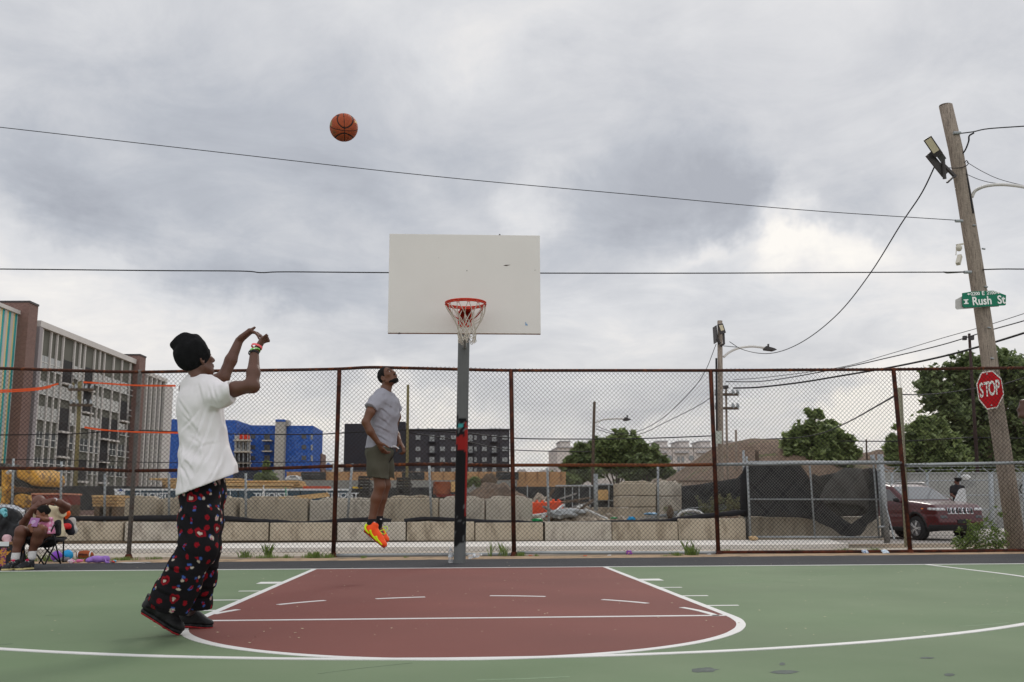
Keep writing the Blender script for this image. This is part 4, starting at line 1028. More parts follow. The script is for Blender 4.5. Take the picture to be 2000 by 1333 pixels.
sg_ = [(1073,1016,1101,1004),(1098,1014,1140,998),(1110,1010,1152,994),(1120,1018,1165,1002),(1063,990,1088,1006),(1128,1000,1158,976),(1100,1016,1150,1004),(1092,975,1126,964),(1098,982,1150,973),(1105,978,1152,984),(1120,990,1160,980),(1068,978,1081,955)]
for i, (x0,y0,x1,y1) in enumerate(sg_):
    m_ = [brown, M('grey_board', S(150,146,142), .85, .15, 6), brown][i % 3]
    tag(obj('timber_offcut', MB().beam(W(x0,y0,11+.15*(i%4)), W(x1,y1,11.2+.12*(i%5)), .10, .035), m_), 'splintered timber offcut lying in the heap by the orange barriers', 'timber offcut', 'timber offcuts in the rubble heap')
crump = M('crumpled_sheet', S(178,182,184), .5, .2, 9, .6, 30)
def rag(name, lab, x, y, Y, sx, sz, mat, cat, seed=0):
    F = MB(); n, m_ = 18, 10; c = W(x, y, Y)
    for j in range(m_+1):
        for i in range(n):
            a = 2*math.pi*i/n; b = math.pi*j/m_; v = Vector((math.sin(b)*math.cos(a), math.sin(b)*math.sin(a), math.cos(b)))
            q = 1+.55*mnoise.noise(v*1.7+Vector((seed,0,0)))+.3*mnoise.noise(v*4+Vector((seed,3,0)))
            F.v.append((c.x+v.x*sx*q, c.y+v.y*sx*.7*q, c.z+v.z*sz*q))
    F.f = [(j*n+i, (j+1)*n+i, (j+1)*n+(i+1)%n, j*n+(i+1)%n) for j in range(m_) for i in range(n)]
    return tag(obj(name, new_mesh(name, F.v, F.f, True), mat), lab, cat)
rag('metal_sheet', 'crumpled grey metal sheet by the orange barriers', 1098,1004,10.9,.30,.10,crump,'metal sheet',1)
rag('metal_sheet', 'second crumpled grey sheet lower in the rubble heap', 1120,1000,11.0,.26,.07,crump,'metal sheet',4)
rag('plastic_tarp', 'bright blue crumpled tarp on the block wall', 1233,1014,10.9,.09,.06,M('tarp_blue', S(40,150,206), .4, .1, 9),'tarp',2)
rag('plastic_tarp', 'light blue strip of tarp beside the wire bundle', 1272,1004,11,.16,.03,M('tarp_pale', S(120,170,206), .4, .1, 9),'tarp',5)
rag('plastic_bottle', 'green plastic lying below the orange barriers', 1048,1016,10.2,.14,.035,M('green_plastic', S(24,150,84), .4, .1, 9),'plastic scrap',3)
rag('plastic_scrap', 'small green plastic scrap right of the long white pipe', 1199,1012,10.6,.09,.02,M('green_plastic', S(24,150,84)),'plastic scrap',6)
rag('rubber_flap', 'dark upright rubber flap by the black fabric roll', 1309,1001,10.6,.07,.16,brown,'rubber scrap',8)
tag(obj('hose', MB().tube(smoothpath([W(1322,1012,10.6), W(1330,1002,10.6), W(1345,998,10.6), W(1362,999,10.6), W(1374,1006,10.6)], 6), .032, 8), white, smooth=True), 'thick white hose arching over the black fabric roll', 'hose')
mb = MB()
for k in range(26):
    x0 = random.uniform(1240,1300); mb.tube(smoothpath([W(x0,1016-(x0-1240)*.12+random.uniform(-5,4),10.8), W(x0+40,1008+random.uniform(-8,4),10.9), W(x0+100,997+random.uniform(-6,6),11), W(min(x0+150,1450),990+random.uniform(-6,8),11)], 4), .006, 4)
tag(obj('wire_bundle', mb, galv), 'tangled bundle of grey fence wire behind the black fabric roll', 'wire bundle', kind='stuff')
# planks on the upper blocks, lumber, bundles
lum = M('lumber', S(204,170,118), .85, .12, 4, .3, 40, fine=.08, stretch=(.5,4,4), col2=S(176,134,84), spot=.56)
for i, (a, b) in enumerate((((545,974),(641,964)),((575,976),(643,968)))):
    tag(obj('plank', MB().beam(W(*a,10.7), W(*b,10.9), .12, .045+.02*i), lum), ['thin plank sticking up over the upper blocks','thicker plank just below the first one on the upper blocks'][i], 'plank', 'planks on the upper blocks')
def bearer(t, x0, x1, y1, Y, dep):
    """timber cribbing that carries a thing down to the site ground"""
    a, b = W(x0, y1, Y), W(x1, y1, Y); w = b.x-a.x
    if a.z < .46: return
    for f in (.12, .5, .82):
        obj('bearer', MB().box((a.x+w*f, Y+.06, .42), (a.x+w*f+min(.22, w*.2), Y+dep-.04, a.z-.004)), M('bearer_wood', S(96,78,60), .9, .2, 5), t)
def stack(lab, x0, y0, x1, y1, Y, dep, n, tail=0):
    t = thing('lumber_stack', lab, 'lumber stack', W((x0+x1)/2, y1, Y), 'stacks of lumber')
    h = (y1-y0)/n
    for k in range(n):
        o_ = random.uniform(-4,4)
        obj('board', MB().boxpx(x0+o_-tail*k, y0+h*k+.12*h, x1+o_, y0+h*(k+1)-.04*h, Y+.05*k, dep), lum, t, bevel=.01)
    bearer(t, x0, x1, y1, Y, dep)
stack('long pale lumber stack behind the thrower', 320,938.5,588,952,19,1.4,3)
stack('upper lumber stack ending at the thrower\'s arm', 295,934,470,937.5,22,1.2,1)
stack('short lumber stack low behind the thrower', 335,944,566,956,18.2,1.0,2)
stack('small stack of plywood left of the teal bundles', 177,967,226,990,13.5,1.2,4)
stack('block of plywood between the concrete blocks', 306,978,317,1010,12.5,.5,2)
teal = M('teal_wrap', S(24,58,76), .45, .12, 2, .15, 20, spec=.4)
tealw = M('wrap_white', S(216,220,222), .5, .05, 6)
for i, (x0, x1, lab) in enumerate(((223,464,'wrapped teal lumber bundle left of the thrower'),(466,586,'wrapped teal lumber bundle between the thrower and the planks'),(588,678,'wrapped teal lumber bundle behind the rusty post'))):
    t = thing('wrapped_bundle', lab, 'lumber bundle', W((x0+x1)/2, 985, 16), 'teal wrapped lumber bundles')
    w_ = obj('wrap', MB().boxpx(x0,957.5,x1,984,16,1.1), teal, t, bevel=.02)
    obj('top_cover', MB().boxpx(x0-.5,955,x1+.5,958.5,15.98,1.14), tealw, t)
    for xx in range(x0+50, x1-5, 44): obj('strap', MB().boxpx(xx,958.6,xx+1.4,984.2,15.985,.01), tealw, t)
    for cx_ in ([295,410] if i == 0 else [528] if i == 1 else [668]):
        text_on('TJI JOIST', .20, tealw, w_, W(cx_, 968.5, 15.985), (1,0,0), (0,0,1), sx=1.25)
        obj('printed_line', MB().boxpx(cx_-17,963.2,cx_+17,964,15.985,.004), tealw, w_)
    bearer(t, x0, x1, 984, 16, 1.1)
    if i == 0:
        obj('label_patch', MB().boxpx(224,957.5,244,967,15.97,.01), tealw, w_)
        c_ = W(235.5,958.4,15.955); obj('blue_mark', MB().sheet([c_+Vector(v) for v in ((-.11,0,-.02),(.11,0,-.02),(.03,0,.02),(0,0,.06),(-.03,0,.02))]), M('mark_blue', S(30,60,130), .5), w_)
tag(obj('dirt_marker', MB().tube([W(514,973,15), W(515,948,15)], .02, 6), white), 'thin white marker stake before the teal bundles', 'stake')
tag(obj('dirt_marker', MB().tube([W(559,972,15), W(558,952,15)], .014, 6), M('green_stake', S(60,150,110), .5)), 'thin green stake before the teal bundles', 'stake')
oxr = M('oxide_red', S(120,44,36), .8, .2, 4, .2, 30)
t = thing('steel_skip', 'red oxide steel skip behind the seated man\'s head', 'skip', W(95,985,13))
obj('body', MB().boxpx(62,966,122,986,13,1.2), oxr, t); obj('rim', MB().boxpx(61,963.5,123,966.5,12.95,1.3), M('oxide_rim', S(206,140,112), .8, .2, 4), t)
bearer(t, 62, 122, 986, 13, 1.2)
t = thing('steel_bin', 'rusty brown steel bin with a plywood side left of the hoop pole', 'bin', W(868,972,17))
obj('body', MB().boxpx(846,941,880,966,17,1.6), M('bin_rust', S(140,74,44), .85, .2, 3, .3, 20, col2=S(100,52,36), spot=.54), t, bevel=.02)
obj('plywood_side', MB().boxpx(880.5,941,892,961,17.05,1.2), ply, t); obj('base', MB().boxpx(852,966,892,971,17.02,1.5), oxr, t); bearer(t, 852, 892, 971, 17, 1.5)
for (x0, y0, x1, y1, lab) in ((700,930,722,972,'dark stack of steel frames left of the jumping player\'s knees'),(775,933,802,972,'dark stack of steel frames under the olive pole')):
    t = thing('frame_stack', lab, 'frame stack', W((x0+x1)/2, y1, 18), 'dark stacks of steel frames')
    bearer(t, x0, x1, y1, 18, .8)
    for k in range(7): obj('frame', MB().boxpx(x0+random.uniform(-2,2), y0+k*(y1-y0)/7, x1+random.uniform(-2,2), y0+k*(y1-y0)/7+(y1-y0)/11, 18+.02*k, .8), M('dark_steel', (.035,.03,.028), .7, .3, 4), t)
    for k in range(3): obj('upright', MB().boxpx(x0+k*(x1-x0)*.45, y0, x0+k*(x1-x0)*.45+2.4, y1, 17.9, .1), M('dark_steel', (.035,.03,.028)), t)
tag(obj('water_barrier', MB().boxpx(688,951,706,954.5,19,.4), M('site_yellow', S(230,190,40), .5), bevel=.02), 'yellow rail left of the dark steel frames', 'rail')
tag(obj('pallet_pile', MB().boxpx(592,950,642,955,17.5,.6), M('pallet_red', S(196,78,52), .8, .2, 9)), 'red brick-coloured pile on top of the teal bundles', 'pile')
# retaining wall across the back of the site
lag = M('lagging_wood', S(178,138,98), .9, .14, 1.2, .3, 10, fine=.1, stretch=(1,1,5))
t = thing('retaining_wall', 'long tan timber retaining wall below the far buildings', 'wall', W(800,957,52))
obj('timber_lagging', MB().boxpx(560,922,1105,992,52,.6), lag, t)
for k in range(24): obj('soldier_post', MB().boxpx(566+k*23,921,567.6+k*23,939,51.9,.1), M('lag_post', S(140,104,74), .9), t)
tag(obj('retaining_kerb', MB().boxpx(555,938.5,1010,992,49.6,2.3), M('kerb_grey', S(132,132,128), .9, .15, 1)), 'grey concrete footing wall in front of the timber retaining wall', 'wall')
for i, (x0, x1) in enumerate(((588,636),(785,829),(969,1013))):
    tb = tag(obj('banner', MB().boxpx(x0,922.5,x1,937.5,51.7,.05), M('banner_black', (.03,.03,.032), .8, .4, 2)), ['black banner on the retaining wall left of the rusty post','black banner on the retaining wall left of the hoop pole','black banner on the retaining wall right of the hoop pole'][i], 'banner', 'black banners on the retaining wall')
    for k in range(3): obj('pale_mark', MB().boxpx(x0+8+k*11,927,x0+14+k*11,928.2,51.65,.02), M('banner_mark', S(110,108,110), .8), tb)
t = thing('parked_truck', 'small white truck cab on the far side of the lumber', 'truck', W(570,938,50.1))
obj('cab', MB().prism([W(x, y, 50.1) for x, y in ((556,938),(584,938),(582,931),(578,929),(566,929),(558,932))], (0,1.6,0)), M('truck_white', S(206,204,200), .5), t, bevel=.05)
obj('windscreen', MB().boxpx(566,930,578,933,50.05,.05), glassmat('dark_glass'), t)
# dark root ball on the dirt heap
t = rag('root_ball', 'tangled brown root ball on the dirt heap right of the hoop pole', 955,940,16.5,.22,.20,brown,'root ball',11)
mb = MB()
for k in range(22):
    a = random.uniform(-2.6,2.6); l = random.uniform(.2,.5); c = W(955,941,16.4); e = c+Vector((math.sin(a)*l, random.uniform(-.1,.1), math.cos(a)*l*.7))
    mb.tube([c, c.lerp(e,.5)+Vector((random.uniform(-.05,.05),0,random.uniform(-.05,.05))), e], [.02,.012,.005], 4)
obj('roots', mb, brown, t)
# excavator at the far left
yel = M('machine_yellow', S(206,154,56), .6, .2, 3, .2, 20, fine=.1, col2=S(120,86,52), spot=.55)
blackrub = M('machine_black', (.025,.022,.02), .7, .2, 5)
ex = thing('excavator', 'worn yellow excavator behind the seated man', 'excavator', W(35,992,14.5))
q = lambda x, y, o=0: W(x, y, 14.5+o)
obj('counterweight', MB().prism([q(x,y) for x,y in ((30,916),(50,914),(66,918),(74,928),(75,940),(70,952),(60,948),(44,940),(30,934))], (0,1.9,0)), yel, ex, bevel=.08)
obj('grille', MB().prism([q(x,y,-.02) for x,y in ((28,935),(44,942),(58,950),(52,953),(40,950),(28,944))], (0,1.7,0)), blackrub, ex)
obj('platform', MB().prism([q(x,y) for x,y in ((16,951),(56,953),(66,957),(52,962),(14,962))], (0,1.8,0)), M('machine_brown', S(92,62,40), .8, .3, 4), ex)
obj('track', MB().prism([q(x,y,.1) for x,y in ((8,966),(14,961),(50,961),(58,968),(56,982),(48,990),(14,990),(6,982))], (0,.6,0)), blackrub, ex, bevel=.03)
obj('track_frame', MB().prism([q(x,y,-.1) for x,y in ((28,968),(40,964),(56,968),(62,982),(58,992),(36,992),(24,982))], (0,.5,0)), yel, ex, bevel=.04)
obj('boom', MB().prism([q(x,y,-.4) for x,y in ((3,914),(10,914),(10,950),(8,975),(3,1000),(-3,1000),(2,972))], (0,.4,0)), yel, ex, bevel=.02)
obj('boom_knuckle', MB().prism([q(x,y,-.42) for x,y in ((2,948),(16,948),(15,955),(10,960),(2,960))], (0,.44,0)), yel, ex, bevel=.02)
obj('hydraulic_ram', MB().tube([q(14,925,-.5), q(22,919,-.5)], .05, 8), M('ram_chrome', S(210,210,210), .3, metal=.6), ex)
obj('cab', MB().prism([q(x,y,.3) for x,y in ((-24,950),(12,950),(14,920),(8,905),(-20,905))], (0,1.0,0)), blackrub, ex, bevel=.04)
# earth mounds and the white roof edge
mound = M('mound_earth', S(112,94,80), .95, .25, .5, .8, 4, fine=.3, col2=S(86,88,54), spot=.60)
lumpfield('mound', '', [(1285,955),(1310,942),(1340,922),(1370,900),(1395,882),(1420,868),(1450,863),(1500,862),(1512,866),(1525,880),(1560,898),(1640,906),(1690,884),(1725,892),(1760,925)], 48, 12, mound, '', base=1005, amp=.09, res=60, kind='structure', freq=.25)
gr_ = M('guard_rail', S(120,104,92), .85, .15, 3)
t = thing('plank_rail', 'low wooden rail along the foot of the dirt mound', 'rail', W(1400,945,40))
obj('rail', MB().tube([W(1312,939.5,40), W(1400,938.5,40), W(1452,938,40)], .05, 5).tube([W(1312,941,40), W(1400,940.5,40), W(1452,940,40)], .03, 5), gr_, t)
for k in range(20): obj('stake', MB().tube([W(1315+k*7,938,39.95), W(1315+k*7,945,39.95)], .04, 5), gr_, t)
# ---------------------------------------------------------------- buildings
def gm_(name, col, **k): return M(name, col, **k)
glass = glassmat('window_glass', (.09,.10,.10), .05)
class Fac:
    """upright facade through two measured roof corners lying at height h"""
    def __init__(s, pa, pb, h):
        s.a = G(*pa, h); s.b = G(*pb, h); d = (s.b-s.a); d.z = 0; s.L = d.length; s.u = d.normalized(); s.n = Vector((s.u.y, -s.u.x, 0))
        if s.n.dot(CAM-s.a) < 0: s.n = -s.n
        s.a = s.a+s.n*.45
    def uz(s, px, py, off=-.45):
        """position along the facade and height of a measured point lying off in front of the plane"""
        d = ray(px, py); t = (s.a+s.n*off-CAM).dot(s.n)/d.dot(s.n); p = CAM+d*t; q = p-s.a; return q.dot(s.u), p.z
    def P(s, u, z, o=0): return Vector((s.a.x, s.a.y, 0))+s.u*u+s.n*o+Vector((0,0,z))
    def slab(s, mb, u0, u1, z0, z1, o0, o1):
        q = [s.P(u0,z0,o1), s.P(u1,z0,o1), s.P(u1,z1,o1), s.P(u0,z1,o1)]
        return mb.prism(q, -s.n*(o1-o0))
BG = -.25
# --- grey apartment block with white fins
HB = 18.5
f1 = Fac((75,637),(268,713), HB)
greyw = M('facade_grey', S(98,98,90), .8, .08, .6); white_f = M('facade_white', S(196,192,188), .7, .06, .6); lilac = M('facade_lilac', S(150,144,146), .8, .05, .4)
bm1 = bpy.data.materials.new('brick_brown'); bm1.use_nodes = True
def brickmat(name, c1, c2, mort, scale=6):
    m = bpy.data.materials.new(name); m.use_nodes = True; n = m.node_tree.nodes; l = m.node_tree.links
    b = n.new('ShaderNodeTexBrick'); b.inputs['Scale'].default_value = scale; b.inputs['Color1'].default_value = (*c1,1); b.inputs['Color2'].default_value = (*c2,1)
    b.inputs['Mortar'].default_value = (*mort,1); b.inputs['Mortar Size'].default_value = .012
    tc = n.new('ShaderNodeTexCoord'); sp_ = n.new('ShaderNodeSeparateXYZ'); cb = n.new('ShaderNodeCombineXYZ'); ad = n.new('ShaderNodeMath'); ad.operation = 'ADD'
    l.new(tc.outputs['Object'], sp_.inputs[0]); l.new(sp_.outputs[0], ad.inputs[0]); l.new(sp_.outputs[1], ad.inputs[1]); l.new(ad.outputs[0], cb.inputs[0]); l.new(sp_.outputs[2], cb.inputs[1])
    l.new(cb.outputs[0], b.inputs['Vector']); l.new(b.outputs['Color'], n['Principled BSDF'].inputs['Base Color']); n['Principled BSDF'].inputs['Roughness'].default_value = .9
    return m
brick = brickmat('brick_brown2', S(120,92,84), S(104,78,72), S(140,124,116), 2.2)
brickd = brick
ap = thing('apartment_building', 'grey apartment block with white vertical fins and recessed balconies on the left', 'building', f1.P(f1.L/2, BG))
cols = [85,102,114,126,148,159,168,187,197,206,224,240,256,266]
us = [f1.uz(x, 760)[0] for x in cols]
# columns measured at the top, take them along the roof line instead
def u_top(x): return f1.uz(x, 637+(x-75)*(713-637)/193)[0]
us = [u_top(x) for x in cols]
zr = [f1.uz(90, y)[1] for y in (645,693,743,792,842,893,940)]
wall = MB(); f1.slab(wall, -.9, us[-1]+.3, BG, HB, -14, -.6)
obj('wall', wall, greyw, ap)
fz0 = 2.3
par = MB(); f1.slab(par, u_top(75), us[-1]+.3, HB-.05, HB+.55, -.62, -.22); obj('parapet', par, white_f, ap)
side = MB(); f1.slab(side, u_top(75)-.02, us[0]-.45, BG, HB-.06, -.61, -.26); obj('corner_panel', side, lilac, ap)
basem = MB(); f1.slab(basem, u_top(75), us[-1]+.3, BG, fz0, -.61, -.2); obj('brick_base', basem, brick, ap)
for i, u in enumerate(us):
    fb = MB(); f1.slab(fb, u-.11, u+.11, fz0+.01, HB-.06, -.62, -.42); obj('fin', fb, white_f, ap)
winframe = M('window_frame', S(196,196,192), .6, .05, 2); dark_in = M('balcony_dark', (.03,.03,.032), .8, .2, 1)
wide = {0,3,6,9,10,11}; balc = {(1,3),(1,6),(2,6),(2,10),(3,3),(3,10),(3,9),(4,3),(4,9),(5,6),(5,10),(2,11)}
balc = {(1,3),(3,3),(4,3),(1,6),(2,6),(5,6),(2,11),(3,9),(3,10),(4,9),(5,9)}
for r in range(1, 6):
    z1 = zr[r]-.15; z0 = zr[r+1]+1.05
    if z0 < fz0+.1: z0 = fz0+.15
    if z1-z0 < .5: continue
    for c in range(len(us)-1):
        u0, u1 = us[c]+.17, us[c+1]-.17
        if (r, c) in balc:
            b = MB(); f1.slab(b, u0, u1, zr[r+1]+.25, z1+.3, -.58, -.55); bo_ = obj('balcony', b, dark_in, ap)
            b = MB(); f1.slab(b, u0-.02, u1+.02, zr[r+1]+.05, zr[r+1]+.24, -.5, -.1); obj('slab', b, white_f, bo_)
            b = MB()
            nb = 9
            for k in range(nb): u = u0+(u1-u0)*k/(nb-1); f1.slab(b, u-.02, u+.02, zr[r+1]+.25, zr[r+1]+1.15, -.2, -.17)
            f1.slab(b, u0, u1, zr[r+1]+1.15, zr[r+1]+1.2, -.21, -.16); obj('railing', b, darkmetal, bo_)
        else:
            m = .12 if c in wide else .06
            w_ = MB(); f1.slab(w_, u0+m, u1-m, z0, z1, -.59, -.52); wo_ = obj('window', w_, glass, ap)
            b = MB(); uc = (u0+u1)/2
            if c in wide: f1.slab(b, uc-.04, uc+.04, z0+.1, z1, -.515, -.49)
            f1.slab(b, u0+m, u1-m, z0+.62, z0+.70, -.515, -.475)
            f1.slab(b, u0+m-.06, u1-m+.06, z0-.08, z0, -.515, -.42)
            for ua_ in (u0+m-.05, u1-m-.02): f1.slab(b, ua_, ua_+.07, z0-.01, z1, -.518, -.494)
            obj('frame', b, winframe, wo_)
# second, farther wing
ap2 = thing('apartment_building', 'far end wing of the apartment block beyond the right brick tower', 'building', f1.P(f1.uz(300,760)[0], BG))
u2 = [f1.uz(x, y)[0] for x, y in ((287,720),(296,724),(305,727),(313,730),(322,734))]
w_ = MB(); f1.slab(w_, u2[0]-.5, u2[-1], BG, HB-.9, -14, -.6); obj('wall', w_, greyw, ap2)
w_ = MB(); f1.slab(w_, u2[0]-.3, u2[-1]+.5, HB-.89, HB-.4, -.62, -.2); obj('parapet', w_, white_f, ap2)
for u in u2: w_ = MB(); f1.slab(w_, u-.2, u+.2, BG, HB-.9, -.62, -.26); obj('fin', w_, white_f, ap2)
w_ = MB(); f1.slab(w_, u2[-1]+.01, u2[-1]+3.2, BG, HB-1.2, -14, -.3); obj('end_wall', w_, white_f, ap2)
for r in range(1, 6):
    for c in range(4):
        if c == 1: continue
        w_ = MB(); f1.slab(w_, u2[c]+.4, u2[c+1]-.4, max(zr[r+1], BG)+.1, zr[r]-.6, -.59, -.5); obj('window', w_, glass, ap2)
# brick towers
def tower(lab, px0, px1, py, h0, dep_out, mat_front, brickw):
    a = f1.uz(px0, py, .15)[0]; b = f1.uz(px1, py, .15)[0]
    t = thing('brick_tower', lab, 'tower', f1.P((a+b)/2, BG), 'brick stair towers of the apartment block')
    m = MB(); f1.slab(m, a, b, BG, h0, -13, dep_out); obj('wall', m, mat_front, t)
    m = MB(); f1.slab(m, a-.05, b+.05, h0, h0+.18, -13.1, dep_out+.06); obj('coping', m, darkmetal, t)
    return t
zt1 = f1.uz(66, 595, .15)[1]; zt2 = f1.uz(279, 697, .15)[1]
tower('tall brown brick tower between the striped block and the grey apartments', 57, 75, 600, zt1, .15, brick, 0)
tower('brown brick tower near the right end of the apartment block', 273, 285, 700, zt2, .15, brick, 0)
# turquoise striped block
sbk = thing('striped_building', 'building clad in turquoise, cream and white vertical stripes at the left edge', 'building', f1.P(f1.uz(10,760)[0], BG))
ua, ub = f1.uz(-60, 613, -.75)[0], f1.uz(57, 600, .15)[0]-.01; zs = f1.uz(40, 616, -.75)[1]
m = MB(); f1.slab(m, ua, ub, BG, zs, -12, -.95); obj('wall', m, M('stripe_back', S(176,176,178), .8, .05, 1), sbk)
m = MB(); f1.slab(m, ua, ub, zs, zs+.35, -12, -.6); obj('parapet', m, white_f, sbk)
tq = M('stripe_turquoise', S(60,166,168), .7, .06, 1); crm = M('stripe_cream', S(226,206,150), .7, .05, 1)
pxs = [40,31,26,21,16,11,8,3,-2,-8,-14]
edges = []
for k in range(8):
    e_ = 41-k*12.6; edges += [(e_-4.2,e_,white_f,.12),(e_-7.8,e_-4.2,tq,.05),(e_-12.6,e_-7.8,crm,.03)]
for x0, x1, mt_, o in edges:
    u0, u1 = f1.uz(x0, 613, -.75)[0], min(f1.uz(x1, 613, -.75)[0], ub-.02); m = MB(); f1.slab(m, u0, u1, BG, zs-.02, -.94, -.93+o); obj('stripe', m, mt_, sbk)

# --- blue wrapped building under construction
YB = 150
bluem = M('blue_wrap', S(34,86,182), .6, .10, .5, .1, 8); bq = lambda x, y, o=0: W(x, y, YB+o)
# pale printed dashes on the wrap
def dashmat():
    m = M('blue_wrap_print', S(40,84,162), .6, .08, .5); n = m.node_tree.nodes; l = m.node_tree.links
    if 'dash' in n: return m
    tc = n.new('ShaderNodeTexCoord'); mp = n.new('ShaderNodeMapping'); mp.inputs['Rotation'].default_value = (0, R(35), 0); mp.inputs['Scale'].default_value = (1.1,1.1,2.4); mp.name = 'dash'
    br = n.new('ShaderNodeTexBrick'); sp_ = n.new('ShaderNodeSeparateXYZ'); cb = n.new('ShaderNodeCombineXYZ')
    l.new(tc.outputs['Object'], mp.inputs[0]); l.new(mp.outputs[0], sp_.inputs[0]); l.new(sp_.outputs[0], cb.inputs[0]); l.new(sp_.outputs[2], cb.inputs[1])
    l.new(cb.outputs[0], br.inputs['Vector']); br.inputs['Scale'].default_value = 1; br.inputs['Mortar Size'].default_value = .05; br.inputs['Color1'].default_value = (0,0,0,1); br.inputs['Color2'].default_value = (0,0,0,1); br.inputs['Mortar'].default_value = (1,1,1,1)
    nz_ = n.new('ShaderNodeTexNoise'); nz_.inputs['Scale'].default_value = 3.1; l.new(tc.outputs['Object'], nz_.inputs[0])
    a = n.new('ShaderNodeMath'); a.operation = 'GREATER_THAN'; a.inputs[1].default_value = .52; l.new(nz_.outputs['Fac'], a.inputs[0])
    b = n.new('ShaderNodeMath'); b.operation = 'MULTIPLY'; l.new(a.outputs[0], b.inputs[0]); l.new(br.outputs['Color'], b.inputs[1])
    c = n.new('ShaderNodeMath'); c.operation = 'MULTIPLY'; c.inputs[1].default_value = .30; l.new(b.outputs[0], c.inputs[0])
    mx = n.new('ShaderNodeMix'); mx.data_type = 'RGBA'; bs = n['Principled BSDF']; old = bs.inputs['Base Color'].links[0].from_socket
    l.new(c.outputs[0], mx.inputs['Factor']); l.new(old, mx.inputs['A']); mx.inputs['B'].default_value = (*S(150,176,222),1); l.new(mx.outputs['Result'], bs.inputs['Base Color'])
    return m
bw = dashmat()
bbld = thing('blue_building', 'unfinished building wrapped in blue sheeting with a concrete stair tower', 'building', bq(470,990))
def quadwall(nm, xa, ya, oa, xb, yb_, ob, mat, par_, th=1.0):
    A1, B1 = W(xa, ya, YB+oa), W(xb, yb_, YB+ob); A0 = Vector((A1.x, A1.y, BG)); B0 = Vector((B1.x, B1.y, BG))
    return obj(nm, MB().prism([A0, B0, B1, A1], (0,th,0)), mat, par_)
quadwall('wall', 322,819,0, 462,821,0, bw, bbld, 12)
quadwall('wall', 462.2,821.5,.5, 488,830,8, bw, bbld, 4)
quadwall('wall', 488,831,3, 612,832,3, bw, bbld, 12)
quadwall('wall', 612,834,3.2, 624,845,10, bw, bbld, 3)
# stair tower
quadwall('stair_tower', 538,824,1, 556,824,1, M('tower_concrete', S(168,164,156), .9, .08, .8), bbld, 3)
obj('tower_cap', MB().boxpx(538,819.5,556,824,YB+.9,3.2), bw, bbld); obj('tower_side', MB().boxpx(556.2,821,563,832,YB+2,3), M('tower_concrete', S(168,164,156)), bbld)
dkw = M('opening_dark', (.05,.055,.06), .4, .2, 1, spec=.8); sillm = M('balcony_pale', S(190,182,168), .8, .1, 1)
for k, y in enumerate((853,874,895)):
    o = obj('window', MB().boxpx(490,y-4,498.5,y+4,YB+2.9,.12), dkw, bbld)
    o = obj('window', MB().boxpx(516,y-5,527,y+6,YB+2.9,.12), dkw, bbld)
    obj('glazing', MB().boxpx(517,y-4.5,521.5,y+5.5,YB+2.82,.07), glass, o)
    obj('balcony_slab', MB().boxpx(511.5,y+6.5,530,y+8.8,YB+1.5,1.4), sillm, bbld)
    obj('window', MB().boxpx(589,y-4.5,598,y+4,YB+2.9,.12), dkw, bbld)
    obj('window', MB().boxpx(607,y-5,611,y+6,YB+2.9,.12), glass, bbld)
# open bay with scaffolding and a red tarp
bay = obj('open_bay', MB().boxpx(458,851,487,912,YB-.6,1.0), M('bay_pale', S(184,182,176), .8, .15, .8), bbld)
obj('open_bay_lower', MB().boxpx(457.5,884,487,914,YB-.9,.28), M('bay_dark', (.035,.036,.04), .7, .3, 1), bay)
obj('tarp', MB().boxpx(466,848,487,858.5,YB-1.4,.3), M('tarp_red', S(206,62,44), .6, .2, 1), bay)
for y in (859,881.5,903): obj('slab', MB().boxpx(456,y,488,y+2.4,YB-2.2,1.8), sillm, bay)
for x in (459,467,475,484): obj('scaffold_pole', MB().tube([W(x,846,YB-1.8), W(x,915,YB-1.8)], .07, 5), galv, bay)
for x0,y0,x1,y1 in ((463,864,468,876),(473,864,478,878),(481,866,485,879),(463,888,468,898),(474,888,479,899)): obj('window', MB().boxpx(x0,y0,x1,y1,YB-1.1,.1), dkw, bay)
tag(obj('brick_building', MB().boxpx(622,886,628,921,YB+12,6), brick), 'narrow brown brick house end right of the blue building', 'building')
bh = tag(obj('pale_building', MB().boxpx(624,906,672,926,YB+30,8), M('pale_house', S(206,198,186), .8, .1, .5)), 'low cream building between the blue and the dark block', 'building')
obj('blue_gable', MB().prism([W(635,918,YB+29.5), W(648,918,YB+29.5), W(648,909,YB+29.5), W(641,903,YB+29.5), W(635,909,YB+29.5)], (0,.4,0)), M('gable_blue', S(120,146,190), .8), bh)
# left low dark building behind the lumber (site hoarding)
tag(obj('hoarding', MB().boxpx(455,919,505,936,90,1), M('hoarding_navy', S(36,42,58), .8, .3, .6)), 'dark navy hoarding below the blue building', 'hoarding')
# --- dark charcoal block
YD = 180
char = M('charcoal_cladding', S(66,64,68), .75, .10, .3, .05, 5); char2 = M('charcoal_dark', S(50,49,54), .75, .08, .3)
db = thing('dark_building', 'charcoal apartment block with rows of small pale windows behind the hoop', 'building', W(830,990,YD))
def dbox(nm, x0, y0, x1, y1, o, dep, mat, par_=db):
    a = W(x0, y0, YD+o); b = W(x1, y0, YD+o); zb = W(x0, y1, YD+o).z if y1 < 985 else BG
    return obj(nm, MB().prism([(a.x,YD+o,zb),(b.x,YD+o,zb),(b.x,YD+o,b.z),(a.x,YD+o,a.z)], (0,dep,0)), mat, par_)
dbox('plain_wing', 673,828,768,990,0,14, char2); dbox('wall', 768.5,824,792,990,-.5,16, char2); dbox('wall', 792.5,839,995,990,1,16, char)
for x_ in (856,905,911,938,975): dbox('cladding_joint', x_,840,x_+.7,924,.93,.06, char2)
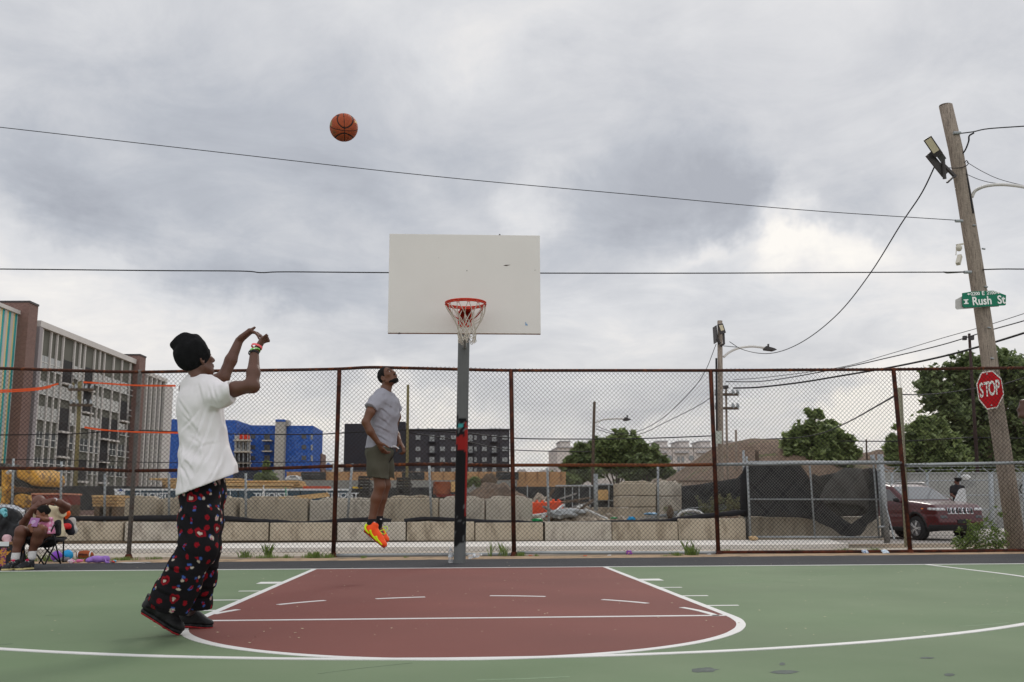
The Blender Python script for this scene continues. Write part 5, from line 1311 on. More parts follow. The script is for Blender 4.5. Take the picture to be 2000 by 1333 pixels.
dbox('roof_edge', 792.5,838,995.5,840.5,.7,16.6, M('roof_edge', S(44,43,48), .7))
for x_ in (815,835,843,877,884,958,966,975): dbox('roof_unit', x_,836,x_+3.5,838,4,1, galv)
wcols = [(812,821),(839,848.5),(859.5,869),(881,890.5),(915,923),(926.5,931),(941.5,950.5),(961,969.5),(981,991)]
frg = M('frame_grey', S(112,112,112), .6, .05, 2)
for r, y in enumerate((855,877,898,918.5)):
    for c, (x0, x1) in enumerate(wcols):
        tall = c in (1,4,7)
        o = dbox('window', x0, y-(4 if not tall else 5), x1, y+(4 if not tall else 7), .9, .08, glass)
        dbox('frame', (x0+x1)/2-.35, y-4, (x0+x1)/2+.35, y+(4 if not tall else 7), .82, .05, frg, o)
        dbox('frame', x0-.6, y+(4.1 if not tall else 7.1), x1+.6, y+(4.8 if not tall else 7.8), .8, .15, frg, o)
        if tall and r < 3: 
            bl = dbox('balcony', x0-3, y+7.5, x1+3, y+9.5, -.4, 1.3, char2)
            dbox('railing', x0-3, y+2.5, x1+3, y+3, -.4, .05, darkmetal, bl)
# --- white town houses
YW = 140
wst = M('stucco_white', S(206,198,192), .8, .06, .3); wtr = M('stucco_trim', S(172,170,170), .7, .05, .5)
def tb(nm, x0, y0, x1, y1, o, dep, mat, par_):
    a = W(x0, y0, YW+o); b = W(x1, y0, YW+o); zb = W(x0, y1, YW+o).z if y1 < 980 else BG
    return obj(nm, MB().prism([(a.x,YW+o,zb),(b.x,YW+o,zb),(b.x,YW+o,a.z),(a.x,YW+o,a.z)], (0,dep,0)), mat, par_)
th_x = [(1088,1135),(1136,1180),(1181,1225),(1226,1270),(1271,1312),(1313,1354),(1355,1396),(1397,1440)]
th_l = ['leftmost white town house beyond the trees','second white town house from the left beyond the trees','third white town house from the left, mostly behind the bushy tree','fourth white town house from the left','fifth white town house from the left with round window','sixth white town house from the left behind the mound','seventh white town house from the left behind the mound','last white town house behind the grey pole']
for i, ((x0, x1), lb) in enumerate(zip(th_x, th_l)):
    h = thing('town_house', lb, 'house', W((x0+x1)/2, 985, YW), 'row of white town houses')
    tb('wall', x0, 874, x1, 990, 0, 14, wst, h); tb('roof_edge', x0-.2, 873, x1+.2, 875, -.3, 14.5, wtr, h)
    c = (x0+x1)/2+(-8 if i == 0 else 2)
    s_ = tb('stair_head', c-9, 862, c+10, 873, 3, 6, wst, h); tb('cap', c-10, 861, c+11, 863, 2.7, 6.5, wtr, s_)
    if i >= 3:
        tb('cornice', x0+6, 882, x1-8, 885.5, -.6, .55, wtr, h)
        for k in (0, 1):
            wv_ = tb('window', x0+10+k*8, 892, x0+15+k*8, 903, -.12, .1, glass, h)
            wv_ = tb('window', x0+10+k*8, 913, x0+15+k*8, 924, -.12, .1, glass, h)
        o = W(x1-4, 895, YW-.1); obj('round_window', MB().lathe([(.42,-.08),(.42,0)], o, 12, 'y'), glass, h)
for (x0, y0, x1, y1, lb) in ((1013,917,1027,928,'pale roof box on the low building behind the retaining wall'),(1035,922,1056,927,'flat pale roof unit behind the retaining wall'),(1058,918,1072,927,'small grey roof unit behind the retaining wall')):
    tag(obj('roof_unit', MB().boxpx(x0,y0,x1,y1,95,3), wtr, bevel=.1), lb, 'roof unit')
tag(obj('low_building', MB().boxpx(1000,925.5,1110,940,90,8), lag), 'low tan building end behind the trees', 'building')

# ---------------------------------------------------------------- right hand side: wall, far kerb
gw = M('grey_wall', S(150,150,146), .9, .12, .8, .2, 20, fine=.05, col2=S(132,132,130), spot=.55)
wl = thing('concrete_wall', 'long grey panelled wall behind the red car with barbed wire brackets', 'wall', W(1870,1000,24))
wa0, wa1 = W(1722,926,24), W(2120,922,24); n_ = 11
for k in range(n_):
    xa = wa0.x+(wa1.x-wa0.x)*k/n_; xb = wa0.x+(wa1.x-wa0.x)*(k+1)/n_
    obj('panel', MB().box((xa+.006,24,BG),(xb-.006,24.2,wa0.z)), gw, wl)
obj('wall_cap', MB().box((wa0.x,23.97,wa0.z),(wa1.x,24.23,wa0.z+.06)), gw, wl)
fc = thing('barbed_fence', 'grey post and barbed wire fence in front of the grey wall', 'fence', W(1880,1003,22))
for px_ in (1742,1811,1873,1935,1999,2065):
    a, b = W(px_,1003,22), W(px_,925,22); a.z = BG
    obj('post', MB().tube([a, b], .05 if px_ != 1935 else .09, 8), galv, fc, smooth=True)
    for s_ in (-1, 1): obj('bracket', MB().tube([b, b+Vector((s_*.28,0,.20))], .018, 5), galv, fc)
for y in (940,969,997): obj('rail', MB().tube([W(1722,y,22), W(2120,y-3,22)], .022, 5), galv, fc)
for y in (905,911,918): obj('barbed_wire', MB().tube([W(1722,y+8,22), W(2120,y+4,22)], .008, 4), galv, fc)
struct('far_pavement', MB().prism([(6,21.0,-.24),(60,21.0,-.24),(60,24,-.24),(6,24,-.24)], (0,0,.16)), kerbm)
# graffiti-like dark stroke and pale bag seen on the wall
tag(obj('wall_tag', MB().tube(smoothpath([W(2002,945,23.9), W(1995,948,23.9), W(1992,958,23.9), W(1996,964,23.9)], 5), .02, 5), blackm), 'curved black painted stroke on the grey wall at the right edge', 'graffiti')
rag('plastic_bag', 'white plastic bag caught on top of the grey wall', 1886,932,21.9,.16,.08,M('bag_white', S(214,214,212), .6, .1, 5),'bag',21)

# ---------------------------------------------------------------- trees and plants
def leafmat(name, c, c2, trans=.38):
    m = bpy.data.materials.new(name); m.use_nodes = True; n = m.node_tree.nodes; l = m.node_tree.links
    oi = n.new('ShaderNodeNewGeometry'); rp = n.new('ShaderNodeValToRGB'); rp.color_ramp.elements[0].color = (*c,1); rp.color_ramp.elements[1].color = (*c2,1)
    l.new(oi.outputs['Random Per Island'], rp.inputs[0]); b = n['Principled BSDF']; l.new(rp.outputs[0], b.inputs['Base Color']); b.inputs['Roughness'].default_value = .55
    t = n.new('ShaderNodeBsdfTranslucent'); l.new(rp.outputs[0], t.inputs[0]); ms_ = n.new('ShaderNodeMixShader'); ms_.inputs[0].default_value = trans
    l.new(b.outputs[0], ms_.inputs[1]); l.new(t.outputs[0], ms_.inputs[2]); l.new(ms_.outputs[0], n['Material Output'].inputs[0]); return m
leafA = leafmat('leaf_green', (.07,.105,.034), (.30,.37,.14)); leafB = leafmat('leaf_dark', (.05,.075,.028), (.24,.30,.12)); leafC = leafmat('leaf_bright', (.09,.15,.03), (.22,.30,.07)); leafD = leafmat('leaf_olive', (.10,.11,.04), (.34,.32,.16))
barkm = M('bark', S(92,80,68), .9, .2, 4, .5, 20)
def leaves(centers, radii, n, size, rs, squash=.8):
    """leaf cards scattered through clumps, denser near the clump surface"""
    c = np.array(centers); r = np.array(radii); p = r**2; p = p/p.sum(); k = rs.choice(len(c), n, p=p)
    v = rs.normal(size=(n,3)); v /= np.linalg.norm(v, axis=1)[:, None]
    rad = r[k]*(.30+.85*rs.random(n)**.8)*(1+.35*np.abs(rs.normal(size=n))*(rs.random(n) < .35)); pos = c[k]+v*rad[:, None]*np.array((1,1,squash))
    a = rs.normal(size=(n,3)); a[:, 2] *= .6; a /= np.linalg.norm(a, axis=1)[:, None]; b = np.cross(a, rs.normal(size=(n,3))); b /= np.linalg.norm(b, axis=1)[:, None]
    s_ = size*(.6+.8*rs.random(n))[:, None]
    V = np.stack([pos-a*s_, pos-b*s_*.45, pos+a*s_, pos+b*s_*.45], 1).reshape(-1, 3); return V
def cards(name, V, mat, parent=None):
    n = len(V)//4; me = bpy.data.meshes.new(name); me.vertices.add(len(V)); me.vertices.foreach_set('co', V.ravel()); me.loops.add(n*4)
    me.loops.foreach_set('vertex_index', np.arange(n*4, dtype=np.int32)); me.polygons.add(n); me.polygons.foreach_set('loop_start', np.arange(0, n*4, 4, dtype=np.int32)); me.update(calc_edges=True)
    return obj(name, me, mat, parent)
def tree(lab, Y, base, blobs, n, size, mat, seed, dep=.8, group='trees beyond the street', sub=9, tr=.2):
    """blobs: (px, py, radius px) lumps of the crown; each lump breaks into clumps of leaves"""
    rs = np.random.default_rng(seed); k = (W(1001,900,Y)-W(1000,900,Y)).length
    b = W(*base, Y); b.z = BG; t = thing('tree', lab, 'tree', b, group)
    C_ = []; R_ = []; mains = []
    for x, y, r in blobs:
        c = np.array(W(x, y, Y)); rm = r*k; c[1] += rs.uniform(-1, 1)*rm*dep; mains.append((c, rm))
        for _ in range(sub):
            v = rs.normal(size=3); v /= np.linalg.norm(v); C_.append(c+v*rm*.78*np.array((1,dep,.9))); R_.append(rm*rs.uniform(.30,.62))
        for _ in range(6):
            v = rs.normal(size=3); v /= np.linalg.norm(v); v[2] = abs(v[2])*.6+v[2]*.4; C_.append(c+v*rm*rs.uniform(1.0,1.35)); R_.append(rm*rs.uniform(.12,.24))
    cards('crown', leaves(C_, R_, n, size, rs), mat, t)
    tk = MB(); top = max(m[0][2] for m in mains); mid = Vector(b)+Vector((0,0,(top-BG)*.42))
    tk.tube([b, (b+mid)/2+Vector((tr*.2,0,0)), mid], [tr, tr*.8, tr*.65], 9)
    for c, rm in mains:
        e = Vector(c); tk.tube([mid-Vector((0,0,.4)), mid.lerp(e,.5)+Vector((0,0,.3)), e], [tr*.4, tr*.25, tr*.08], 5)
    obj('trunk', tk, barkm, t); return t
tree('leafy tree right of the grey floodlight pole with open pointed crown', 40, (1592,950), [(1590,812,12),(1597,835,20),(1628,862,24),(1563,868,24),(1598,868,28),(1570,845,22),(1550,868,24),(1580,880,30),(1610,860,28),(1635,880,24),(1655,888,18),(1545,890,22),(1600,900,30),(1640,905,22),(1620,832,13),(1580,806,8),(1655,862,12),(1672,880,9)], 15000, .17, leafA, 3)
tree('rounded bright-topped tree left of the tall dark tree', 38, (1800,950), [(1765,860,24),(1790,845,26),(1815,838,24),(1838,850,26),(1855,875,24),(1770,890,30),(1810,885,34),(1845,900,26),(1750,905,22),(1790,918,30),(1835,922,26),(1875,910,18),(1740,880,16)], 17000, .17, leafA, 5)
tree('huge dark tree filling the right edge behind the stop sign', 46, (1940,960), [(1880,720,30),(1850,745,36),(1900,740,40),(1950,730,40),(2000,725,44),(1830,775,32),(1880,790,44),(1930,790,46),(1990,790,50),(1850,820,34),(1900,840,44),(1960,850,50),(2020,850,50),(1915,890,36),(1970,900,40),(2040,760,40),(2050,900,40),(1960,705,20)], 34000, .21, leafB, 6, tr=.35)
tree('bushy tree mass in front of the white town houses, tallest part', 60, (1205,960), [(1175,880,26),(1200,868,24),(1225,875,26),(1215,895,30),(1185,905,30),(1235,905,26),(1160,905,22)], 13000, .22, leafA, 8)
tree('dark tree at the left of the bushy mass by the lamp pole', 58, (1130,960), [(1135,885,18),(1115,900,14),(1140,905,24),(1105,912,10),(1120,925,18),(1150,925,20)], 7000, .22, leafB, 9)
tree('dark tree at the right of the bushy mass before the town houses', 58, (1270,960), [(1262,885,20),(1280,895,20),(1290,910,16),(1255,908,24),(1280,925,20),(1302,928,14),(1240,925,20)], 8500, .22, leafB, 10)
tree('low shrub by the tan building left of the tree mass', 55, (1080,965), [(1062,938,8),(1082,935,10),(1100,938,12),(1120,942,12),(1030,937,8),(1022,945,6),(1050,945,8)], 3500, .18, leafA, 12)
tree('small conifer in front of the blue building', 60, (519,960), [(520,906,4),(519,915,6),(518,925,9),(505,935,8),(530,935,9),(519,937,11)], 2500, .18, leafA, 13, tr=.1)
tree('small green shrub on the dirt beside the hoop pole', 45, (935,960), [(925,938,5),(935,944,6),(915,945,5)], 900, .15, leafA, 14, tr=.05)
def weeds(nm, lab, clusters, Y, mat, n, size, seed, kind=None, cat='plant', base=1075, stems=True):
    rs = np.random.default_rng(seed); k = (W(1001,1000,Y)-W(1000,1000,Y)).length; C_ = [np.array(W(x, y, Y)) + np.array((0, rs.uniform(-.15,.15), 0)) for x, y, r in clusters]; R_ = [r*k for *_, r in clusters]
    V = leaves(C_, R_, n, size, rs, 1.0)
    if kind: o = cards(nm, V, mat); tag(o, lab, cat, kind=kind); return o
    b = W(clusters[0][0], base, Y); b.z = max(b.z, -.3); t = thing(nm, lab, cat, b); cards('foliage', V, mat, t)
    st = MB()
    for c in C_: st.tube([Vector((b.x+rs.uniform(-.15,.15), b.y, b.z)), (Vector(c)+b)/2+Vector((rs.uniform(-.05,.05),0,.02)), Vector(c)+Vector((0,0,.03))], [.008,.006,.003], 4)
    obj('stem', st, leafC, t); return t
weeds('bush', 'bright green leafy bush at the fence foot in front of the red car', [(1880,1062,14),(1895,1045,14),(1905,1060,16),(1915,1030,11),(1900,1028,8),(1925,1055,16),(1940,1065,12),(1940,1040,10),(1945,1025,7),(1950,1005,5),(1928,1015,5),(1882,1035,6),(1872,1058,7),(1955,1060,9),(1947,1075,7),(1885,1018,3),(1960,1045,5),(1941,990,2.5),(1910,1072,12)], 4.2, leafC, 2600, .022, 31)
weeds('weed_plant', 'pale flowering weeds behind the black fabric roll left of the sliding gate', [(1375,990,8),(1395,985,10),(1410,978,8),(1425,985,10),(1440,988,7),(1400,972,5),(1425,970,5),(1368,980,4),(1360,972,3),(1442,975,4),(1385,1000,8),(1420,998,8),(1300,995,6),(1330,1004,5)], 10.9, leafD, 1500, .028, 33, base=1012)
def grass(pts, seed, Y=None):
    rs = random.Random(seed); V = []
    for (x, y, w, h, n) in pts:
        c = G(x, y, 0); k = (G(x+1, y, 0)-c).length
        for _ in range(n):
            p = c+Vector((rs.gauss(0, w*k*.45), rs.uniform(-.12,.12), -.01)); hh = h*k*rs.uniform(.35,1.1); a = rs.random()*6.3
            d = Vector((math.cos(a), math.sin(a), 0)); s_ = d*.004; lean = Vector((rs.uniform(-.35,.35), rs.uniform(-.35,.35), 1))*hh
            V += [p-s_, p+s_, p+lean*.6+s_*.7, p+lean+Vector((lean.x*.4,lean.y*.4,0))]
    return np.array([tuple(v) for v in V])
gp_ = [(-20,1098,30,14,160),(40,1097,40,16,300),(110,1096,30,16,200),(170,1095,30,10,160),(240,1094,30,8,240),(300,1091,20,6,90),(480,1088,12,14,120),(525,1087,9,26,90),(520,1089,30,8,150),(560,1089,14,8,70),(612,1089,18,13,260),(640,1089,12,10,100),(710,1090,6,6,40),(792,1089,5,5,30),(958,1086,4,36,14),(985,1085,9,26,40),(1018,1085,9,9,140),(1048,1086,4,6,40),(1322,1085,9,9,120),(1350,1084,11,17,300),(1345,1080,10,30,40),(1420,1078,12,7,70),(1555,1078,14,8,110),(1650,1077,22,8,170),(1710,1076,14,8,100),(1300,1086,10,4,40),(1960,1076,12,6,90),(1830,1077,14,6,90)]
tag(cards('grass', grass(gp_, 5), leafC), 'tufts of green grass growing along the foot of the court fence', 'grass', kind='stuff')
# ---------------------------------------------------------------- cars
def poly_sdf(px, pz, poly):
    d = np.full(px.shape, 1e9); sgn = np.ones(px.shape); n = len(poly)
    for i in range(n):
        ax, az = poly[i]; bx_, bz_ = poly[(i+1) % n]; ex, ez = bx_-ax, bz_-az; wx, wz = px-ax, pz-az
        t = np.clip((wx*ex+wz*ez)/(ex*ex+ez*ez), 0, 1); d = np.minimum(d, (wx-ex*t)**2+(wz-ez*t)**2)
        c1 = pz >= az; c2 = pz < bz_; c3 = ex*wz > ez*wx; al = c1 & c2 & c3; no = ~c1 & ~c2 & ~c3; sgn = np.where(al | no, -sgn, sgn)
    return sgn*np.sqrt(d)
def smax(a, b, k): h = np.maximum(k-np.abs(a-b), 0)/k; return np.maximum(a, b)+h*h*k*.25
def car(lab, loc, heading, paint, zs=1.0, door=False, cat='car'):
    t = thing('parked_car', lab, cat, loc); t['_l'] = 1; t.rotation_euler = (0,0,heading)
    prof = [(-2.22,.42),(-2.3,.70),(-2.27,1.0),(-2.18,1.25),(-1.98,1.56),(-1.65,1.66),(-.9,1.70),(-.2,1.69),(.20,1.62),(.98,1.17),(1.5,1.13),(2.02,1.06),(2.22,.95),(2.27,.70),(2.30,.52),(2.2,.34),(1.8,.28),(-1.9,.28)]
    prof = [(x, z*zs if z > .5 else z) for x, z in prof]
    F = Field((-2.45,-1.05,.15), (2.45,1.05,1.85), .024); P = F.points()
    X, Y_, Z = P[..., 0], np.abs(P[..., 1]), P[..., 2]/1.0
    zn = Z/zs
    w = np.interp(zn, [.2,.34,.5,.85,1.05,1.15,1.62,1.75], [.84,.89,.92,.93,.925,.90,.76,.70])
    w = w*(1-.13*np.clip((np.abs(X)-1.55)/.75, 0, 1)**2)
    D = smax(poly_sdf(X, Z, prof), Y_-w, .10)
    # crease along the doors and wheel flares
    D = D+.008*np.exp(-((zn-.78)/.05)**2)*(Y_ > .6)
    for ax_ in (1.40, -1.32):
        rr_ = np.hypot(X-ax_, Z-.37); D = D-.018*np.exp(-((rr_-.47)/.05)**2)*(Y_ > .7)
        D = smax(D, -np.maximum(rr_-.415, .58-Y_), .02)
    F.D = D.astype(np.float32); body = F.copy(); obj('body', F.mesh('body'), paint, t)
    def part(nm, cond, off, mat, par=t):
        G_ = body.copy(-off); G_.D = np.maximum(G_.D, cond.astype(np.float32)); return obj(nm, G_.mesh(nm), mat, par)
    tint = glassmat('car_glass', (.05,.06,.07), .04); tintd = glassmat('car_glass_dark', (.012,.012,.014), .05); blkp = M('black_plastic', (.02,.02,.021), .55, .1, 10)
    pz = lambda pts: [(x, z*zs) for x, z in pts]
    part('windscreen', np.maximum(poly_sdf(X, Z, pz([(.20,1.585),(.26,1.72),(1.2,1.2),(.98,1.165),(.45,1.40)])), Y_-np.interp(zn, [1.15,1.6], [.83,.69])), .006, tint)
    for s_ in (-1, 1):
        sd_ = -(P[..., 1]*s_)+.45
        part('side_window', np.maximum(poly_sdf(X, Z, pz([(.82,1.14),(.16,1.53),(-.28,1.565),(-.28,1.13)])), sd_), .006, tintd)
        part('side_window', np.maximum(poly_sdf(X, Z, pz([(-.36,1.13),(-.36,1.565),(-1.05,1.56),(-1.22,1.42),(-1.25,1.16)])), sd_), .006, tintd)
        part('side_window', np.maximum(poly_sdf(X, Z, pz([(-1.35,1.2),(-1.3,1.44),(-1.6,1.52),(-1.85,1.34),(-1.8,1.24)])), sd_), .006, tintd)
        part('sill_cladding', np.maximum(np.maximum(Z-.40, np.abs(X)-2.5), sd_), .010, blkp)
        for ax_ in (1.40, -1.32):
            rr_ = np.hypot(X-ax_, Z-.37); part('arch_trim', np.maximum(np.maximum(np.abs(rr_-.45)-.035, sd_), .2-Z), .014, blkp)
    part('rear_window', np.maximum(poly_sdf(X, Z, pz([(-2.0,1.50),(-2.2,1.5),(-2.3,1.2),(-2.12,1.2)])), Y_-.6), .006, tintd)
    part('lower_bumper', np.maximum(Z-.47, 1.9-X), .012, blkp)
    lampm = M('headlamp', (.55,.56,.58), .1, .3, 20, coat=1.0); chrome = M('chrome', (.6,.6,.62), .12, .05, 5, metal=1.0); slot = M('grille_dark', (.008,.008,.01), .3, .1, 9)
    for s_ in (-1, 1):
        sd_ = np.abs(P[..., 1]*s_-.66)
        part('headlight', np.maximum(np.maximum(np.abs(zn-(.93-.05*(X-1.9)))-.045, 1.72-X), np.abs(P[..., 1]*s_-.70)-.20), .008, lampm)
        part('fog_light', np.maximum(np.maximum(np.abs(zn-.70)-.05, 1.85-X), np.abs(P[..., 1]*s_-.62)-.13), .006, M('lamp_dark', (.08,.085,.09), .15, .2, 20))
        part('indicator', np.maximum(np.maximum(np.abs(zn-.935)-.028, 1.66-X), np.maximum(np.abs(X-1.75)-.06, .6-P[..., 1]*s_)), .010, M('indicator', S(226,120,40), .3))
    for k in range(7):
        yk_ = (k-3)*.135; c1_ = np.maximum(np.maximum(np.abs(zn-.86)-.105, 2.0-X), np.abs(P[..., 1]-yk_)-.062)
        g_ = part('grille_frame', c1_, .008, chrome); part('grille_slot', np.maximum(np.maximum(np.abs(zn-.86)-.082, 2.0-X), np.abs(P[..., 1]-yk_)-.047), .014, slot, g_)
    obj('number_plate', MB().box((2.29,-.18,.50),(2.315,.18,.62)), blkp, t, bevel=.01)
    for ax_ in (1.40, -1.32):
        for s_ in (-1, 1):
            wb = MB(); o_ = (ax_, s_*.80, .36)
            w_ = obj('wheel', MB().lathe([(.22,-.11),(.33,-.115),(.36,-.08),(.365,0),(.36,.08),(.33,.115),(.22,.11)], o_, 28, 'y'), M('tyre', (.018,.018,.019), .85, .1, 20), t, smooth=True)
            rm_ = MB().lathe([(.23,-.02),(.235,.02),(.23,.06)] if s_ > 0 else [(.23,-.06),(.235,-.02),(.23,.02)], o_, 24, 'y')
            rm_.v = [(v[0], v[1]+s_*.075, v[2]) for v in rm_.v]; obj('rim', rm_, M('rim_dark', (.10,.10,.105), .4, metal=.6), w_)
            sp_ = MB()
            for k in range(5):
                for dd in (-.13, .13):
                    a = 2*math.pi*k/5+dd; sp_.beam((ax_+.05*math.cos(a), s_*(.80+.135), .36+.05*math.sin(a)), (ax_+.225*math.cos(a), s_*(.80+.128), .36+.225*math.sin(a)), .03, .03, up=(0,1,0))
            sp_.lathe([(.055,-.02),(.055,.02)], (ax_, s_*.932, .36), 12, 'y'); obj('spokes', sp_, M('alloy', (.55,.55,.56), .3, .05, 5, metal=.8), w_)
    for s_ in (-1, 1):
        if not (door and s_ > 0):
            F2 = Field((.5,-1.25,.95), (1.0,1.25,1.35), .012); F2.ell((.74, s_*1.03, 1.20*zs), (.07,.10,.07)); F2.cone((.72,s_*.90,1.13*zs), (.74,s_*1.0,1.17*zs), .02, .02); obj('wing_mirror', F2.mesh('m'), blkp if door else paint, t)
        obj('roof_rail', MB().tube(smoothpath([(.15,s_*.69,1.62*zs),(-.1,s_*.705,1.735*zs),(-.9,s_*.71,1.76*zs),(-1.5,s_*.695,1.74*zs),(-1.8,s_*.68,1.63*zs)], 5), .022, 7), M('rail_satin', (.5,.5,.5), .3, metal=.8), t, smooth=True)
        obj('door_handle', MB().box((-.28,s_*.925-.02,.955*zs),(-.08,s_*.925+.02,.985*zs)), paint, t, bevel=.008)
    obj('bonnet_line', MB().tube([(1.02,-.80,1.10*zs),(1.5,-.80,1.045*zs),(1.9,-.72,.975*zs),(2.1,-.5,.93*zs)], .008, 4), slot, t)
    obj('door_gap', MB().box((.86,-.935,.42),(.875,-.90,1.08*zs)), slot, t); obj('door_gap', MB().box((-.33,-.94,.42),(-.315,-.90,1.08*zs)), slot, t)
    if door:
        a = R(62); hx, hy = .88, .90; d = Vector((-math.cos(a), math.sin(a), 0)); n = Vector((math.sin(a), math.cos(a), 0))
        base = Vector((hx, hy, 0)); L_ = 1.1
        poly = [base+d*s_+Vector((0,0,z)) for s_, z in ((0,.42),(0,1.10),(.06,1.14),(L_,1.12),(L_,.48),(L_-.1,.42))]
        dr = obj('open_door', MB().prism(poly, n*.10), M('door_inside', S(186,160,160), .5, .1, 5), t, bevel=.03)
        wp = [base+d*s_+Vector((0,0,z))+n*.03 for s_, z in ((.08,1.13),(.55,1.50),(.80,1.56),(L_-.02,1.56),(L_,1.12))]
        obj('door_window', MB().prism(wp, n*.02), M('door_glass', (.45,.47,.48), .1, .1, 3, spec=1.0), dr)
        F2 = Field((.4,.9,.9), (1.3,1.6,1.5), .012); c = base+d*.2+Vector((0,0,1.18))-n*.16; F2.ell(tuple(c), (.09,.12,.075)); F2.cone(tuple(c), tuple(c+n*.14-Vector((0,0,.05))), .02, .02); obj('wing_mirror', F2.mesh('m'), paint, dr)
    del t['_l']
    return t
maroon = M('paint_maroon', S(72,8,18), .3, .06, 2, coat=.6)
fw_ = G(1797, 1056, -.25); hd = R(-76)
fwl = Vector((1.40*math.cos(hd)-(-.80)*math.sin(hd), 1.40*math.sin(hd)+(-.80)*math.cos(hd), 0))
CARP = fw_-fwl; CARP.z = -.25
car('dark red SUV parked beyond the fence with its far front door open', CARP, hd, maroon, door=True)
silver = M('paint_silver', S(150,152,156), .3, .06, 2, coat=.8, metal=.3)
cx_ = W(62, 1020, 4.95).x-2.75
car('silver grey car nosing into the left edge behind the bags', Vector((cx_, 5.15, -.05)), 0, silver, zs=.84)

# ---------------------------------------------------------------- litter and toys by the fence
pet = bpy.data.materials.new('clear_plastic'); pet.use_nodes = True; _b = pet.node_tree.nodes['Principled BSDF']
_b.inputs['Base Color'].default_value = (.86,.88,.9,1); _b.inputs['Roughness'].default_value = .12; _b.inputs['Transmission Weight'].default_value = .75; _b.inputs['IOR'].default_value = 1.2
capw = M('cap_white', S(220,222,224), .5)
def bottle(lab, base, ax, sc=1.0, mat=None, cap=None):
    t = thing('plastic_bottle', lab, 'bottle', base, 'plastic bottles and litter'); ax = Vector(ax).normalized(); q = Vector((0,0,1)).rotation_difference(ax).to_matrix()
    def lt(prof, n=14):
        mb = MB().lathe(prof, (0,0,0), n); mb.v = [tuple(base+q @ (Vector(v)*sc)) for v in mb.v]; return mb
    prof = [(.028,0),(.032,.008)]
    for k in range(7): prof += [(.033,.02+k*.016),(.030,.028+k*.016)]
    prof += [(.033,.135),(.032,.155),(.018,.180),(.013,.188),(.013,.196)]
    obj('body', lt(prof), mat or pet, t, smooth=True); obj('cap', lt([(.0145,.196),(.0145,.213),(.012,.215)]), cap or capw, t)
    obj('label_band', lt([(.0335,.075),(.0335,.105)]), M('label_clear', S(206,212,218), .4), t)
bottle('empty clear plastic bottle standing left of the hoop pole', G(880,1099.5,0), (0,0,1))
bottle('clear plastic bottle lying tilted right of the hoop pole', G(915,1088,.025), (1,.3,.14), 1.0)
foil = M('crisp_bag_purple', S(110,44,140), .35, .12, 30, col2=S(232,180,60), spot=.60)
def bag(lab, px, py, w, h, mat, nm='snack_bag', seed=1, cat='wrapper'):
    c = G(px, py, 0); k = (G(px+1, py, 0)-c).length; n = 12; mb = MB()
    for j in range(n+1):
        for i in range(n+1):
            u, v = i/n-.5, j/n-.5; pf = max(0, (1-(2*u)**2)*(1-(2*v)**2))**.5
            q = mnoise.noise(Vector((u*5, v*5, seed)))*.012
            for s_ in ((1,) if True else ()):
                mb.v.append(tuple(c+Vector((u*w*k, v*.08, .006+pf*h*k*.5+q+ (v+.5)*h*k*.55))))
    mb.f = [(j*(n+1)+i, j*(n+1)+i+1, (j+1)*(n+1)+i+1, (j+1)*(n+1)+i) for j in range(n) for i in range(n)]
    o = obj(nm, new_mesh(nm, mb.v, mb.f, True), mat); md = o.modifiers.new('t', 'SOLIDIFY'); md.thickness = .003
    return tag(o, lab, cat, 'plastic bottles and litter')
bag('purple and yellow snack bag crumpled under the bottom rail', 1229,1084,13,10, foil)
tag(obj('drink_can', MB().lathe([(.022,0),(.026,.004),(.026,.11),(.022,.115)], (0,0,0), 12, 'x'), M('can_lilac', S(136,130,206), .4)), 'lilac can lying by the far kerb', 'can', 'plastic bottles and litter')
bpy.data.objects['drink_can'].location = G(1182,1071,-.03)+Vector((0,0,.026))
bag('blue and white crumpled wrapper left of the fence post by the red car', 1690,1081.5,13,8, M('wrapper_blue', S(40,96,150), .4, .1, 30, col2=S(220,224,228), spot=.5), 'wrapper', 3)
bag('pale blue and white plastic scrap nearest the fence post by the red car', 1729,1081.5,14,8, M('wrapper_pale', S(214,224,232), .4, .1, 30, col2=S(60,130,180), spot=.58), 'wrapper', 5)
tag(rag('stone', 'rounded tan stone at the left foot of the sliding gate', 1471,1052,8.9,.10,.055,M('stone_tan', S(196,166,126), .9, .15, 8),'stone',17), group=None)
for i, (x, y) in enumerate(((1036,1085),(1143,1086),(1190,1085),(1385,1083))):
    tag(rag('paper_scrap', ['orange scrap by the rusty post right of the hoop','small orange scrap under the middle bay','pale torn paper left of the snack bag','white torn paper by the grass tuft'][i], x, y, G(x,y,0).y, .03,.008, M('scrap_orange', S(206,96,50), .8) if i < 2 else capw, 'scrap', i+40), group='plastic bottles and litter')
def ballobj(lab, px, py, rpx, col, nm='rubber_ball'):
    Y = G(px, py+rpx, 0).y; c = W(px, py, Y); r_ = rpx/FPX*((c-CAM).dot(cam_fwd)); c.z = r_
    mb = MB(); mb.lathe([(max(.001,r_*math.sin(math.pi*k/16)), -r_*math.cos(math.pi*k/16)) for k in range(17)], (0,0,0), 24)
    o = obj(nm, mb, M('ball_'+nm+str(px), col, .4, .06, 8), smooth=True); o.location = c; return tag(o, lab, 'ball', 'toys beside the camping chair')
ballobj('blue rubber ball beside the camping chair', 132, 1085, 10.5, S(36,150,206)); ballobj('purple rubber ball behind the chair leg', 110.5, 1087, 10.5, S(128,70,176))
